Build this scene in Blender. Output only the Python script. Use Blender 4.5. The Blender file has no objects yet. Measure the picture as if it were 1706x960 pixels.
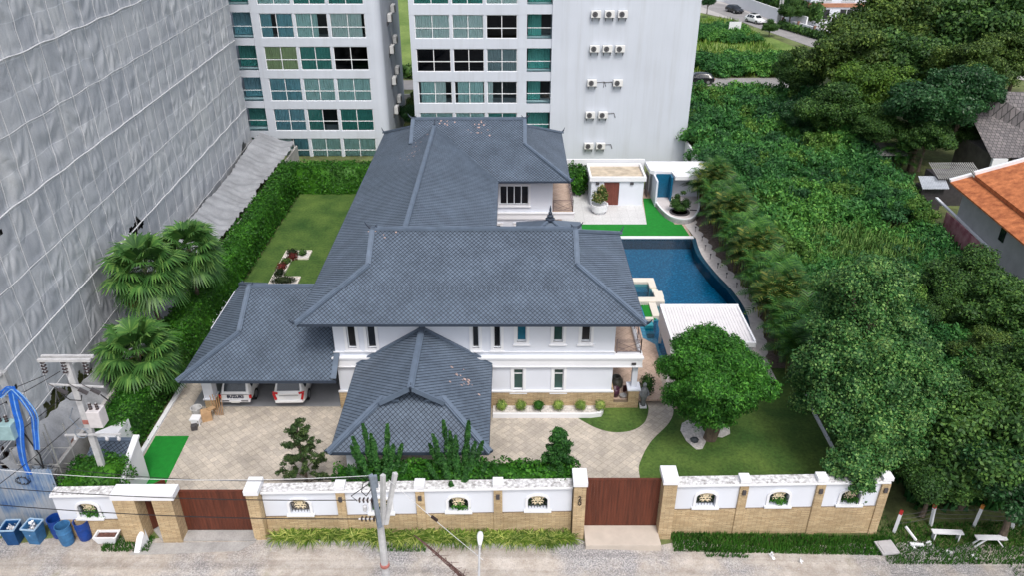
import bpy, math, random
import numpy as np
from mathutils import Vector, Matrix
random.seed(7); rng = np.random.default_rng(7)
R = math.radians
scene = bpy.context.scene
col = scene.collection

# ------------------------------------------------------------------ camera, world, sun, exposure
FPX, PITCH, H = 1290.0, R(29.1), 28.0
cd = bpy.data.cameras.new('camera'); cam = bpy.data.objects.new('camera', cd); col.objects.link(cam)
cd.sensor_width = 36.0; cd.lens = 36.0 * FPX / 1706.0; cd.clip_start = 0.5; cd.clip_end = 2000
cam.location = (0, 0, H); cam.rotation_euler = (R(90) - PITCH, 0, 0)
scene.camera = cam
SUN_EL, SUN_AZ = R(58), R(162)          # azimuth clockwise from +Y
w = bpy.data.worlds.new('World'); scene.world = w; w.use_nodes = True
nt = w.node_tree; nt.nodes.clear()
out = nt.nodes.new('ShaderNodeOutputWorld'); bg = nt.nodes.new('ShaderNodeBackground')
sky = nt.nodes.new('ShaderNodeTexSky'); sky.sky_type = 'NISHITA'; sky.sun_disc = False
sky.sun_elevation = SUN_EL; sky.sun_rotation = SUN_AZ
sky.air_density = 1.0; sky.dust_density = 4.0; sky.ozone_density = 1.0
hs = nt.nodes.new('ShaderNodeHueSaturation'); hs.inputs['Saturation'].default_value = 0.55
nt.links.new(sky.outputs[0], hs.inputs['Color']); nt.links.new(hs.outputs[0], bg.inputs[0])
nt.links.new(bg.outputs[0], out.inputs[0]); bg.inputs[1].default_value = 0.15
ld = bpy.data.lights.new('sun', 'SUN'); sun = bpy.data.objects.new('sun', ld); col.objects.link(sun)
ld.energy = 1.25; ld.angle = R(14); ld.color = (1.0, 0.965, 0.92)
sd = Vector((math.sin(SUN_AZ) * math.cos(SUN_EL), math.cos(SUN_AZ) * math.cos(SUN_EL), math.sin(SUN_EL)))
sun.rotation_euler = sd.to_track_quat('Z', 'Y').to_euler()
scene.view_settings.view_transform = 'Standard'; scene.view_settings.look = 'None'
scene.view_settings.gamma = 1.0; scene.view_settings.exposure = 0.52
scene.render.engine = 'CYCLES'
scene.cycles.max_bounces = 6; scene.cycles.diffuse_bounces = 3; scene.cycles.glossy_bounces = 2
scene.cycles.transmission_bounces = 4; scene.cycles.transparent_max_bounces = 10
scene.cycles.use_denoising = True
scene.cycles.caustics_reflective = False; scene.cycles.caustics_refractive = False

# surveyed pixel of the photograph -> point on the ground plane z (metres)
def G(px, py, z=0.0):
    u = (px - 853.0) / FPX; v = (480.0 - py) / FPX
    ry = math.cos(PITCH) + v * math.sin(PITCH); rz = -math.sin(PITCH) + v * math.cos(PITCH)
    t = (z - H) / rz
    return (u * t, ry * t)

# ------------------------------------------------------------------ materials
MATS = {}
def nodes(m):
    m.use_nodes = True; t = m.node_tree; t.nodes.clear()
    o = t.nodes.new('ShaderNodeOutputMaterial'); b = t.nodes.new('ShaderNodeBsdfPrincipled')
    t.links.new(b.outputs[0], o.inputs[0]); return t, b, o
def mapping(t, scale=(1, 1, 1), rot=(0, 0, 0), kind='Object'):
    tc = t.nodes.new('ShaderNodeTexCoord'); mp = t.nodes.new('ShaderNodeMapping')
    mp.inputs['Scale'].default_value = scale; mp.inputs['Rotation'].default_value = rot
    if kind == 'World':
        g = t.nodes.new('ShaderNodeNewGeometry'); t.links.new(g.outputs['Position'], mp.inputs[0])
    else: t.links.new(tc.outputs[kind], mp.inputs[0])
    return mp
def noise(t, vec, scale, detail=4, rough=.55):
    n = t.nodes.new('ShaderNodeTexNoise'); n.inputs['Scale'].default_value = scale
    n.inputs['Detail'].default_value = detail; n.inputs['Roughness'].default_value = rough
    t.links.new(vec.outputs[0], n.inputs['Vector']); return n
def ramp(t, fac, stops):
    r = t.nodes.new('ShaderNodeValToRGB'); e = r.color_ramp.elements
    while len(e) < len(stops): e.new(0.5)
    for i, (p, c) in enumerate(stops): e[i].position = p; e[i].color = (*c, 1)
    t.links.new(fac, r.inputs[0]); return r
def mixc(t, a, b, fac, mode='MIX'):
    m = t.nodes.new('ShaderNodeMix'); m.data_type = 'RGBA'; m.blend_type = mode
    for s, v in ((0, fac), (6, a), (7, b)):
        if hasattr(v, 'links') or hasattr(v, 'is_linked'): t.links.new(v, m.inputs[s])
        elif s == 0: m.inputs[0].default_value = v
        else: m.inputs[s].default_value = (*v, 1)
    return m.outputs[2]
def bump(t, b, h, strength, dist=.05):
    n = t.nodes.new('ShaderNodeBump'); n.inputs['Strength'].default_value = strength; n.inputs['Distance'].default_value = dist
    t.links.new(h, n.inputs['Height']); t.links.new(n.outputs[0], b.inputs['Normal'])
def M(name, c, rough=.75, var=.12, scale=1.5, bmp=0, bscale=20, metal=0, c2=None, spec=.4, stretch=(1, 1, 1), fine=0):
    if name in MATS: return MATS[name]
    m = bpy.data.materials.new(name); t, b, o = nodes(m)
    mp = mapping(t, stretch, kind='World'); n = noise(t, mp, scale, 6, .6)
    lo = tuple(x * (1 - var) for x in c); hi = c2 or tuple(min(.95, x * (1 + var)) for x in c)
    r = ramp(t, n.outputs[0], [(.32, lo), (.68, hi)]); colr = r.outputs[0]
    if fine:
        n3 = noise(t, mp, scale * 14, 3, .7); r3 = ramp(t, n3.outputs[0], [(.3, (1 - fine,) * 3), (.7, (1 + fine,) * 3)])
        colr = mixc(t, colr, r3.outputs[0], 1.0, 'MULTIPLY')
    t.links.new(colr, b.inputs['Base Color']); b.inputs['Roughness'].default_value = rough
    b.inputs['Metallic'].default_value = metal; b.inputs['Specular IOR Level'].default_value = spec
    if bmp: n2 = noise(t, mp, bscale, 4, .6); bump(t, b, n2.outputs[0], bmp)
    MATS[name] = m; return m
def leafmat(name, dark, mid, light, clump=.35, trans=.25, rough=.55, spec=.25, amp=None):
    m = bpy.data.materials.new(name); t, b, o = nodes(m)
    g = t.nodes.new('ShaderNodeNewGeometry'); mp = mapping(t, kind='World')
    n = noise(t, mp, clump, 3, .6)
    r = ramp(t, g.outputs['Random Per Island'], [(0, dark), (.55, mid), (1, light)])
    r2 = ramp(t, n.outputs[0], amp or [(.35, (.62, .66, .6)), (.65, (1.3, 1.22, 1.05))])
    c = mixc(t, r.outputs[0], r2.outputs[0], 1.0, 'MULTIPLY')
    t.links.new(c, b.inputs['Base Color']); b.inputs['Roughness'].default_value = rough; b.inputs['Specular IOR Level'].default_value = spec
    tr = t.nodes.new('ShaderNodeBsdfTranslucent'); t.links.new(c, tr.inputs[0])
    mx = t.nodes.new('ShaderNodeMixShader'); mx.inputs[0].default_value = trans
    t.links.new(b.outputs[0], mx.inputs[1]); t.links.new(tr.outputs[0], mx.inputs[2]); t.links.new(mx.outputs[0], o.inputs[0])
    return m

WHITE = M('white_paint', (.66, .69, .76), .6, .04, .4, .05, 30)
WHITE2 = M('white_trim', (.74, .75, .78), .55, .03, .8)
COPING = M('stained_coping', (.46, .44, .43), .85, .45, 6, .2, 12, c2=(.84, .84, .86), fine=.2)
BLACKW = M('dark_glass', (.012, .014, .018), .12, .3, 1, spec=.6)
TEALG = M('teal_glass', (.02, .13, .2), .15, .3, 1, spec=.6)
GREENG = M('green_glass', (.02, .06, .055), .15, .3, 1, spec=.6)
FRAMEM = M('white_frame', (.78, .8, .82), .4, .03, 1)
DARKM = M('dark_metal', (.06, .055, .06), .5, .2, 4)
BRONZE = M('bronze_railing', (.16, .12, .12), .45, .2, 4)
ROPE = M('white_rope', (.6, .61, .63), .8, .15, 6)
CONC = M('concrete', (.36, .35, .34), .85, .2, 1.2, .2, 15, fine=.15)
POLE = M('pole_concrete', (.46, .46, .47), .85, .15, 3, .15, 20, fine=.12)
GALV = M('galvanised_steel', (.23, .27, .33), .5, .15, 5, metal=.3)
REDG = M('brown_timber', (.1, .026, .013), .5, .35, 1.2, .1, 30, stretch=(7, 7, .5), fine=.12)
TERR = M('terracotta', (.36, .1, .035), .85, .3, 2, .3, 20, c2=(.55, .19, .07), fine=.35)
TYRE = M('tyre_rubber', (.015, .015, .016), .8, .1, 3)
RIM = M('alloy_rim', (.4, .41, .43), .3, .05, 3, metal=.8)
CARW = M('white_car_paint', (.78, .79, .8), .25, .02, 1, spec=.6)
CARB = M('black_car_paint', (.012, .013, .017), .2, .1, 1, spec=.7)
CARGL = M('car_glass', (.01, .015, .022), .08, .1, 1, spec=.8)
LAMPR = M('red_lamp', (.5, .015, .02), .25, .1, 3)
WATERB = None

def roof_mat(name, base, var):
    m = bpy.data.materials.new(name); t, b, o = nodes(m)
    g = t.nodes.new('ShaderNodeNewGeometry'); mp = mapping(t, kind='World'); n = noise(t, mp, .7, 5)
    r = ramp(t, g.outputs['Random Per Island'], [(0, tuple(x * (1 - var) for x in base)), (1, tuple(x * (1 + var) for x in base))])
    r2 = ramp(t, n.outputs[0], [(.3, (.82,) * 3), (.7, (1.18,) * 3)])
    t.links.new(mixc(t, r.outputs[0], r2.outputs[0], 1.0, 'MULTIPLY'), b.inputs['Base Color'])
    b.inputs['Roughness'].default_value = .5; b.inputs['Specular IOR Level'].default_value = .35
    return m
SLATE = roof_mat('slate_tile', (.098, .128, .172), .1)
SLATE_GAP_SHADE = M('slate_tile_gap_shade', (.012, .016, .026), .8, .1, 3)  # dark underlap and edges; gap shade between tiles put into the colour
SLATE_CAP = M('slate_ridge', (.105, .138, .188), .5, .12, 2)
SLATE_DK = M('slate_board', (.03, .042, .065), .6, .1, 2)

def brick_mat(name, c1, c2, mortar, bw, bh, ms=.012, vertical=True, rotz=0, rough=.85, offset=.5, bmp=.35, big=.15):
    m = bpy.data.materials.new(name); t, b, o = nodes(m)
    if vertical:
        g = t.nodes.new('ShaderNodeNewGeometry'); s = t.nodes.new('ShaderNodeSeparateXYZ'); cb = t.nodes.new('ShaderNodeCombineXYZ')
        ad = t.nodes.new('ShaderNodeMath'); ad.operation = 'ADD'
        t.links.new(g.outputs['Position'], s.inputs[0]); t.links.new(s.outputs[0], ad.inputs[0]); t.links.new(s.outputs[1], ad.inputs[1])
        t.links.new(ad.outputs[0], cb.inputs[0]); t.links.new(s.outputs[2], cb.inputs[1]); vec = cb
    else: vec = mapping(t, rot=(0, 0, rotz), kind='World')
    br = t.nodes.new('ShaderNodeTexBrick'); t.links.new(vec.outputs[0], br.inputs['Vector'])
    br.inputs['Scale'].default_value = 1; br.inputs['Brick Width'].default_value = bw; br.inputs['Row Height'].default_value = bh
    br.inputs['Mortar Size'].default_value = ms; br.offset = offset; br.inputs['Bias'].default_value = 0
    for k, c in (('Color1', c1), ('Color2', c2), ('Mortar', mortar)): br.inputs[k].default_value = (*c, 1)
    mp = mapping(t, kind='World'); n = noise(t, mp, .55, 6, .65); r = ramp(t, n.outputs[0], [(.3, (1 - big,) * 3), (.7, (1 + big,) * 3)])
    n2 = noise(t, mp, 9, 5, .7); r2 = ramp(t, n2.outputs[0], [(.3, (.8,) * 3), (.7, (1.15,) * 3)])
    c = mixc(t, br.outputs[0], r.outputs[0], 1.0, 'MULTIPLY'); c = mixc(t, c, r2.outputs[0], 1.0, 'MULTIPLY')
    t.links.new(c, b.inputs['Base Color']); b.inputs['Roughness'].default_value = rough
    bump(t, b, br.outputs[1], -bmp, .01)
    return m
STONE = brick_mat('tan_stone_cladding', (.42, .3, .165), (.56, .43, .26), (.16, .12, .08), .42, .07, .007, big=.2)
PAVING = brick_mat('diagonal_stone_paving', (.5, .445, .375), (.385, .345, .3), (.29, .26, .225), .34, .34, .01, False, R(45), offset=0, big=.22)
PATIO = brick_mat('peach_patio_tile', (.52, .39, .31), (.45, .33, .26), (.3, .22, .18), .4, .4, .008, False, R(45), offset=0)
TERRACE = brick_mat('white_terrace_tile', (.6, .6, .6), (.57, .57, .57), (.42, .42, .42), .8, .8, .01, False, 0, offset=0, rough=.5, big=.05)
SHINGLE = brick_mat('weathered_shingle', (.2, .18, .18), (.12, .11, .115), (.04, .04, .04), .4, .45, .03, False, R(8))

# ------------------------------------------------------------------ geometry helpers
class MB:
    def __init__(s): s.v = []; s.f = []; s.m = []
    def add(s, vs, fs, mi=0):
        n = len(s.v); s.v += [tuple(map(float, p)) for p in vs]; s.f += [tuple(i + n for i in f) for f in fs]; s.m += [mi] * len(fs); return s
    def box(s, x0, x1, y0, y1, z0, z1, mi=0):
        return s.add([(x0, y0, z0), (x1, y0, z0), (x1, y1, z0), (x0, y1, z0), (x0, y0, z1), (x1, y0, z1), (x1, y1, z1), (x0, y1, z1)],
              [(0, 3, 2, 1), (4, 5, 6, 7), (0, 1, 5, 4), (1, 2, 6, 5), (2, 3, 7, 6), (3, 0, 4, 7)], mi)
    def cbox(s, c, size, rz=0, mi=0):
        a, b, h = size[0] / 2, size[1] / 2, size[2] / 2; cr, sr = math.cos(rz), math.sin(rz); vs = []
        for z in (-h, h):
            for x, y in ((-a, -b), (a, -b), (a, b), (-a, b)): vs.append((c[0] + x * cr - y * sr, c[1] + x * sr + y * cr, c[2] + z))
        return s.add(vs, [(0, 3, 2, 1), (4, 5, 6, 7), (0, 1, 5, 4), (1, 2, 6, 5), (2, 3, 7, 6), (3, 0, 4, 7)], mi)
    def beam(s, p, q, wd, ht, mi=0, up=(0, 0, 1)):
        p = Vector(p); q = Vector(q); d = (q - p).normalized(); u = Vector(up)
        sx = d.cross(u)
        if sx.length < 1e-4: sx = d.cross(Vector((1, 0, 0)))
        sx.normalize(); u = sx.cross(d).normalized(); vs = []
        for c in (p, q):
            for a, b in ((-1, -1), (1, -1), (1, 1), (-1, 1)): vs.append(c + sx * (a * wd / 2) + u * (b * ht / 2))
        return s.add(vs, [(0, 3, 2, 1), (4, 5, 6, 7), (0, 1, 5, 4), (1, 2, 6, 5), (2, 3, 7, 6), (3, 0, 4, 7)], mi)
    def prism(s, pts, z0, z1, mi=0):
        a = sum(pts[i][0] * pts[(i + 1) % len(pts)][1] - pts[(i + 1) % len(pts)][0] * pts[i][1] for i in range(len(pts)))
        if a < 0: pts = pts[::-1]
        n = len(pts); vs = [(*p[:2], z0) for p in pts] + [(*p[:2], z1) for p in pts]
        return s.add(vs, [tuple(range(n))[::-1], tuple(range(n, 2 * n))] + [(i, (i + 1) % n, n + (i + 1) % n, n + i) for i in range(n)], mi)
    def tube(s, pts, r, seg=6, mi=0, cap=True):
        pts = [Vector(p) for p in pts]; n = len(pts); rs = r if hasattr(r, '__len__') else [r] * n; vs = []
        for i, p in enumerate(pts):
            d = (pts[min(i + 1, n - 1)] - pts[max(i - 1, 0)]).normalized()
            u = d.cross(Vector((0, 0, 1)) if abs(d.z) < .95 else Vector((1, 0, 0))).normalized(); v = d.cross(u)
            for k in range(seg): a = 2 * math.pi * k / seg; vs.append(p + (u * math.cos(a) + v * math.sin(a)) * rs[i])
        fs = [(i * seg + k, i * seg + (k + 1) % seg, (i + 1) * seg + (k + 1) % seg, (i + 1) * seg + k) for i in range(n - 1) for k in range(seg)]
        if cap: fs += [tuple(range(seg))[::-1], tuple(range((n - 1) * seg, n * seg))]
        return s.add(vs, fs, mi)
    def lathe(s, c, prof, seg=16, mi=0):
        vs = []; n = len(prof)
        for r, z in prof:
            for k in range(seg): a = 2 * math.pi * k / seg; vs.append((c[0] + r * math.cos(a), c[1] + r * math.sin(a), c[2] + z))
        fs = [(i * seg + k, i * seg + (k + 1) % seg, (i + 1) * seg + (k + 1) % seg, (i + 1) * seg + k) for i in range(n - 1) for k in range(seg)]
        fs += [tuple(range(seg))[::-1], tuple(range((n - 1) * seg, n * seg))]
        return s.add(vs, fs, mi)
    def quad(s, a, b, c, d, mi=0): return s.add([a, b, c, d], [(0, 1, 2, 3)], mi)
    def build(s, name, mats, parent=None, local=False, smooth=False, bevel=0):
        off = Vector((0, 0, 0))
        if parent and not local:
            r = parent
            while r.parent: r = r.parent
            off = r.location
        me = bpy.data.meshes.new(name); me.from_pydata([tuple(Vector(p) - off) for p in s.v], [], s.f)
        for m in (mats if isinstance(mats, (list, tuple)) else [mats]): me.materials.append(m)
        if any(s.m): me.polygons.foreach_set('material_index', s.m)
        if smooth: me.polygons.foreach_set('use_smooth', [True] * len(s.f))
        me.update(); ob = bpy.data.objects.new(name, me); col.objects.link(ob)
        if parent: ob.parent = parent
        if bevel:
            b = ob.modifiers.new('bevel', 'BEVEL'); b.width = bevel; b.segments = 2; b.limit_method = 'ANGLE'
        return ob
def tag(o, label=None, cat=None, group=None, kind=None):
    if label: o['label'] = label
    if cat: o['category'] = cat
    if group: o['group'] = group
    if kind: o['kind'] = kind
    return o
def thing(name, label, cat, loc, rz=0, group=None):
    o = bpy.data.objects.new(name, None); col.objects.link(o); o.location = loc; o.rotation_euler = (0, 0, rz)
    o.empty_display_size = .3
    return tag(o, label, cat, group)
def one(mb, name, mats, label, cat, group=None, loc=None, **k):
    o = mb.build(name, mats, None, **k); return tag(o, label, cat, group)
def copy_tree(o, parent=None):
    c = o.copy(); col.objects.link(c)
    if parent: c.parent = parent
    for ch in [x for x in o.children]: copy_tree(ch, c)
    return c
def struct(mb, name, mats, **k): return tag(mb.build(name, mats, **k), kind='structure')

def npmesh(name, V, F, mats, parent=None, offset=None, mi=None, smooth=False):
    """V (n,3), F (m,4) or (m,3) numpy"""
    me = bpy.data.meshes.new(name); V = np.asarray(V, np.float32)
    if offset is not None: V = V - np.asarray(offset, np.float32)
    k = F.shape[1]; me.vertices.add(len(V)); me.vertices.foreach_set('co', V.ravel())
    me.loops.add(F.size); me.loops.foreach_set('vertex_index', F.ravel().astype(np.int32))
    me.polygons.add(len(F)); me.polygons.foreach_set('loop_start', np.arange(0, F.size, k, dtype=np.int32))
    try: me.polygons.foreach_set('loop_total', np.full(len(F), k, np.int32))
    except Exception: pass
    for m in (mats if isinstance(mats, (list, tuple)) else [mats]): me.materials.append(m)
    if mi is not None: me.polygons.foreach_set('material_index', mi.astype(np.int32))
    if smooth: me.polygons.foreach_set('use_smooth', np.ones(len(F), bool))
    me.update(calc_edges=True); ob = bpy.data.objects.new(name, me); col.objects.link(ob)
    if parent: ob.parent = parent
    return ob

# ------------------------------------------------------------------ foliage
def leaf_quads(C, N, size, aspect=1.8, jitter=.7, droop=0.0):
    n = len(C); N = N + rng.normal(0, jitter, (n, 3)); N /= np.linalg.norm(N, axis=1, keepdims=True) + 1e-9
    A = rng.normal(0, 1, (n, 3)); A[:, 2] -= droop; A -= N * np.sum(A * N, 1, keepdims=True); A /= np.linalg.norm(A, axis=1, keepdims=True) + 1e-9
    B = np.cross(N, A); s = (size * rng.uniform(.6, 1.35, n))[:, None]
    L = A * s * aspect * .5; W = B * s * .5
    V = np.stack([C - L, C + W + L * .1, C + L, C - W + L * .1], 1).reshape(-1, 3)
    return V, np.arange(4 * n).reshape(-1, 4)
def fib(n):
    i = np.arange(n) + .5; ph = np.arccos(1 - 2 * i / n); th = math.pi * (1 + 5 ** .5) * i
    return np.stack([np.cos(th) * np.sin(ph), np.sin(th) * np.sin(ph), np.cos(ph)], 1)
def blobs_foliage(blobs, dens, size, aspect=1.8, jitter=.7, depth=.35, droop=0, core=.72, under=-.75):
    """blobs: list of (cx,cy,cz,rx,ry,rz). leaves over every lobe, thin core inside."""
    Vs = []; Fs = []; off = 0; B = np.array(blobs, float)
    for bi, b in enumerate(B):
        area = 4 * math.pi * ((b[3] * b[4]) ** 1.6 / 3 + (b[3] * b[5]) ** 1.6 / 3 + (b[4] * b[5]) ** 1.6 / 3) ** (1 / 1.6)
        n = max(10, int(area * dens)); d = rng.normal(0, 1, (n, 3)); d /= np.linalg.norm(d, axis=1, keepdims=True)
        d = d[d[:, 2] > under]; n = len(d)
        lump = 1 + .13 * np.sin(d[:, 0] * 7 + bi) * np.sin(d[:, 1] * 6 + bi * 2) + .09 * np.sin(d[:, 2] * 11 + bi * 3)
        rr = lump * (1 - depth * rng.random(n) ** 1.6 + .12 * rng.random(n) ** 3)
        P = b[:3] + d * b[3:6] * rr[:, None]
        keep = np.ones(n, bool)
        for bj, c in enumerate(B):
            if bj == bi: continue
            if np.sum((c[:3] - b[:3]) ** 2) > (max(b[3:6]) + max(c[3:6])) ** 2: continue
            keep &= np.sum(((P - c[:3]) / c[3:6]) ** 2, 1) > .5
        P = P[keep]; nn = (d / b[3:6])[keep]; nn /= np.linalg.norm(nn, axis=1, keepdims=True) + 1e-9; nn[:, 2] += .35
        V, F = leaf_quads(P, nn, size, aspect, jitter, droop); Vs.append(V); Fs.append(F + off); off += len(V)
        if core:
            U = 10; W = 6; vv = []
            for j in range(W + 1):
                for i in range(U):
                    a = 2 * math.pi * i / U; p = math.pi * j / W; dd = np.array((math.cos(a) * math.sin(p), math.sin(a) * math.sin(p), math.cos(p)))
                    vv.append(b[:3] + dd * b[3:6] * core * rng.uniform(.85, 1.08))
            ff = [(j * U + i, j * U + (i + 1) % U, (j + 1) * U + (i + 1) % U, (j + 1) * U + i) for j in range(W) for i in range(U)]
            Vs.append(np.array(vv)); Fs.append(np.array(ff) + off); off += len(vv)
    return np.concatenate(Vs), np.concatenate(Fs)
def crown_blobs(c, r, n=14, sub=.42, flat=.8, seed=0):
    rs = np.random.default_rng(seed); d = fib(n * 2)[:n + n // 2]; out = [(c[0], c[1], c[2], r[0] * .62, r[1] * .62, r[2] * .62)]
    for k in d:
        q = k + rs.normal(0, .24, 3); f = rs.uniform(.5, .9); s = sub * rs.uniform(.5, 1.3)
        out.append((c[0] + q[0] * r[0] * f, c[1] + q[1] * r[1] * f, c[2] + q[2] * r[2] * f, r[0] * s, r[1] * s, r[2] * s * flat))
    return out
def trunk_mb(base, top, r0, r1, limbs=(), seg=8):
    m = MB(); b = Vector(base); t = Vector(top); pts = []; n = 6
    for i in range(n + 1):
        f = i / n; pts.append(b.lerp(t, f) + Vector((math.sin(f * 5) * .12 * r0 * 3, math.cos(f * 4) * .1 * r0 * 3, 0)) * (1 if 0 < i < n else 0))
    m.tube(pts, [r0 + (r1 - r0) * (i / n) + (.35 * r0 if i == 0 else 0) for i in range(n + 1)], seg)
    for (f, e, r) in limbs:
        p = b.lerp(t, f); e = Vector(e); mid = p.lerp(e, .5) + Vector((0, 0, .2)); m.tube([p, mid, e], [r, r * .7, r * .3], 6)
    return m
BARK = M('bark', (.13, .1, .075), .9, .35, 4, .5, 25)
L_ROUND = leafmat('feathery_leaf', (.02, .085, .012), (.035, .16, .02), (.1, .3, .04), .9, trans=.2)
L_BIG = leafmat('bluish_leaf', (.02, .08, .024), (.045, .145, .038), (.18, .32, .1), .6, trans=.12)
L_DARK = leafmat('forest_leaf', (.018, .055, .014), (.036, .1, .022), (.1, .2, .045), .25, trans=.12)
L_OLIVE = leafmat('olive_leaf', (.028, .065, .014), (.055, .11, .022), (.13, .2, .045), .3, trans=.12)
L_YELL = leafmat('yellow_green_leaf', (.03, .075, .012), (.06, .14, .018), (.12, .22, .03), .4, trans=.15)
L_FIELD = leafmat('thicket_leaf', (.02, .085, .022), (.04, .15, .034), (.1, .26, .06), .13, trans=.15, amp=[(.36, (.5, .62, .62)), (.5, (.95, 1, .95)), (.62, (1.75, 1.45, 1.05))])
L_HEDGE = leafmat('hedge_leaf', (.014, .07, .008), (.028, .125, .012), (.07, .23, .02), .5, trans=.15)
L_PALM = leafmat('palm_leaf', (.014, .065, .014), (.032, .115, .022), (.09, .21, .04), .4, trans=.1, rough=.4)
L_FAN = leafmat('fan_palm_leaf', (.03, .09, .025), (.06, .16, .04), (.14, .26, .07), .9, trans=.1, rough=.4)
L_CONIF = leafmat('conifer_needle', (.014, .06, .016), (.024, .1, .022), (.05, .16, .03), .6, trans=.05)
L_PINE = leafmat('pine_needle', (.025, .055, .02), (.045, .09, .03), (.09, .14, .045), .8, trans=.05)
L_RIB = leafmat('striped_grass_blade', (.05, .11, .012), (.12, .21, .03), (.42, .47, .16), .8, trans=.2)
L_BALL = leafmat('variegated_leaf', (.08, .16, .03), (.2, .32, .07), (.42, .5, .16), 2, trans=.15)
GRASSB = leafmat('grass_blade', (.02, .09, .01), (.035, .13, .014), (.06, .17, .02), .3, trans=.2)

# ------------------------------------------------------------------ terrain, roads, ground surfaces
def zg(x, y):                           # the lane falls to the right of the gate
    f = min(1.0, max(0.0, (28.3 - y) / 1.2)) if x < 18.4 else min(1.0, max(0.0, (46 - y) / 18.0))
    return -.07 - f * max(0.0, min(.72, .026 * (x + 9)))
xs = sorted(set([-300, -200, -120, -80] + list(np.arange(-50, 60, 1.0)) + [70, 90, 120, 180, 260, 400])); ys = sorted(set([-60, -20, 0, 8] + list(np.arange(14, 40, .6)) + [40.3, 44, 48, 52, 56, 59.1] + list(np.arange(62, 120, 4)) + [140, 170, 220, 300, 450, 700]))
V = [(x, y, zg(x, y) + (0 if abs(y - 27) > 60 else 0)) for y in ys for x in xs]; nx = len(xs)
F = [(j * nx + i, j * nx + i + 1, (j + 1) * nx + i + 1, (j + 1) * nx + i) for j in range(len(ys) - 1) for i in range(nx - 1) if not (8.9 < (xs[i] + xs[i + 1]) / 2 < 17 and 40.2 < (ys[j] + ys[j + 1]) / 2 < 59.2)]
soil = M('weedy_soil', (.09, .1, .04), .95, .4, .25, .4, 8, c2=(.16, .2, .07), fine=.25)
me = MB(); me.v = V; me.f = F; me.m = [0] * len(F); struct(me, 'ground', soil)

# dirt lane
m = bpy.data.materials.new('dirt_lane'); t, b, o = nodes(m); mp = mapping(t, kind='World')
n1 = noise(t, mp, .22, 7, .62); n2 = noise(t, mp, 1.4, 6, .7); n3 = noise(t, mp, 14, 5, .8); n4 = noise(t, mp, .6, 6, .7)
base = ramp(t, n2.outputs[0], [(.3, (.315, .27, .235)), (.5, (.42, .38, .34)), (.72, (.52, .485, .455))])
grav = ramp(t, n3.outputs[0], [(.34, (.1, .105, .12)), (.5, (.27, .27, .285)), (.62, (.5, .49, .49))])
msk = ramp(t, n1.outputs[0], [(.47, (0, 0, 0)), (.6, (.85,) * 3)])
c = mixc(t, base.outputs[0], grav.outputs[0], msk.outputs[0])
weed = ramp(t, n4.outputs[0], [(.62, (0, 0, 0)), (.74, (.5,) * 3)]); c = mixc(t, c, (.22, .22, .12), weed.outputs[0])
r3 = ramp(t, n3.outputs[0], [(.3, (.74,) * 3), (.65, (1.18,) * 3)]); c = mixc(t, c, r3.outputs[0], 1.0, 'MULTIPLY')
mpt = mapping(t, (.06, 1.3, 1), kind='World'); nt_ = noise(t, mpt, 1.2, 4, .6); c = mixc(t, c, ramp(t, nt_.outputs[0], [(.35, (.82, .81, .8)), (.6, (1.12, 1.11, 1.1))]).outputs[0], 1.0, 'MULTIPLY')
t.links.new(c, b.inputs['Base Color']); b.inputs['Roughness'].default_value = .95; bump(t, b, n3.outputs[0], .7, .04)
DIRT = m
def yw(x): return 26.45 + .0236 * (x + 11.2)
xs2 = list(np.arange(-45, 60, .5)); rows = [5, 12, 18, 20, 21, 22, 23, 24, 25, 25.8]
def lane_edge(x): return min(26.2, yw(x) - .05) + .18 * math.sin(x * .9) + .12 * math.sin(x * 2.3 + 1) + (.5 if x > 18 else 0) - (.4 if x > 20 else 0)
mb = MB(); V = []
for x in xs2:
    for y in rows: V.append((x, y, zg(x, y) + .02 + .015 * math.sin(x * 1.7) * math.sin(y * 1.3)))
    V.append((x, lane_edge(x), zg(x, 26) + .012))
k = len(rows) + 1
mb.v = V; mb.f = [(i * k + j, (i + 1) * k + j, (i + 1) * k + j + 1, i * k + j + 1) for i in range(len(xs2) - 1) for j in range(k - 1)]; mb.m = [0] * len(mb.f)
struct(mb, 'dirt_road', DIRT)

def sheet(name, pts, z, mat, thick=.0):
    mb = MB(); mb.prism(pts, z - max(.03, thick), z); return struct(mb, name, mat)
LAWN = M('lawn_grass', (.035, .11, .015), .95, .35, .4, .6, 45, c2=(.095, .16, .03), fine=.35)
TURF = M('artificial_turf', (.006, .19, .018), .9, .12, 3, .3, 60, fine=.12)
GREYF = M('grey_floor', (.24, .25, .27), .6, .12, .8)
# plot sheets (each a few mm above the next)
sheet('side_lawn', [(-20.2, 45), (-9.4, 45), (-9.4, 70), (-20.2, 70)], .0, LAWN)
sheet('front_lawn', [(3, 27.6), (18.3, 27.9), (18.3, 40), (7, 40), (3, 36)], .0, LAWN)
sheet('plot_paving', [(-10.4, 35.8), (9.6, 35.8), (9.4, 40.6), (8.6, 40.7), (8.6, 59.2), (15.2, 59.2), (14.9, 70), (-10.4, 70)], .004, PATIO)
def smooth(pts, n=6):
    out = []; k = len(pts)
    for i in range(k - 1):
        p0, p1, p2, p3 = pts[max(0, i - 1)], pts[i], pts[i + 1], pts[min(k - 1, i + 2)]
        for j in range(n):
            t_ = j / n
            out.append(tuple(.5 * ((2 * p1[a]) + (-p0[a] + p2[a]) * t_ + (2 * p0[a] - 5 * p1[a] + 4 * p2[a] - p3[a]) * t_ ** 2 + (-p0[a] + 3 * p1[a] - 3 * p2[a] + p3[a]) * t_ ** 3) for a in (0, 1)))
    return out + [pts[-1]]
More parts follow.
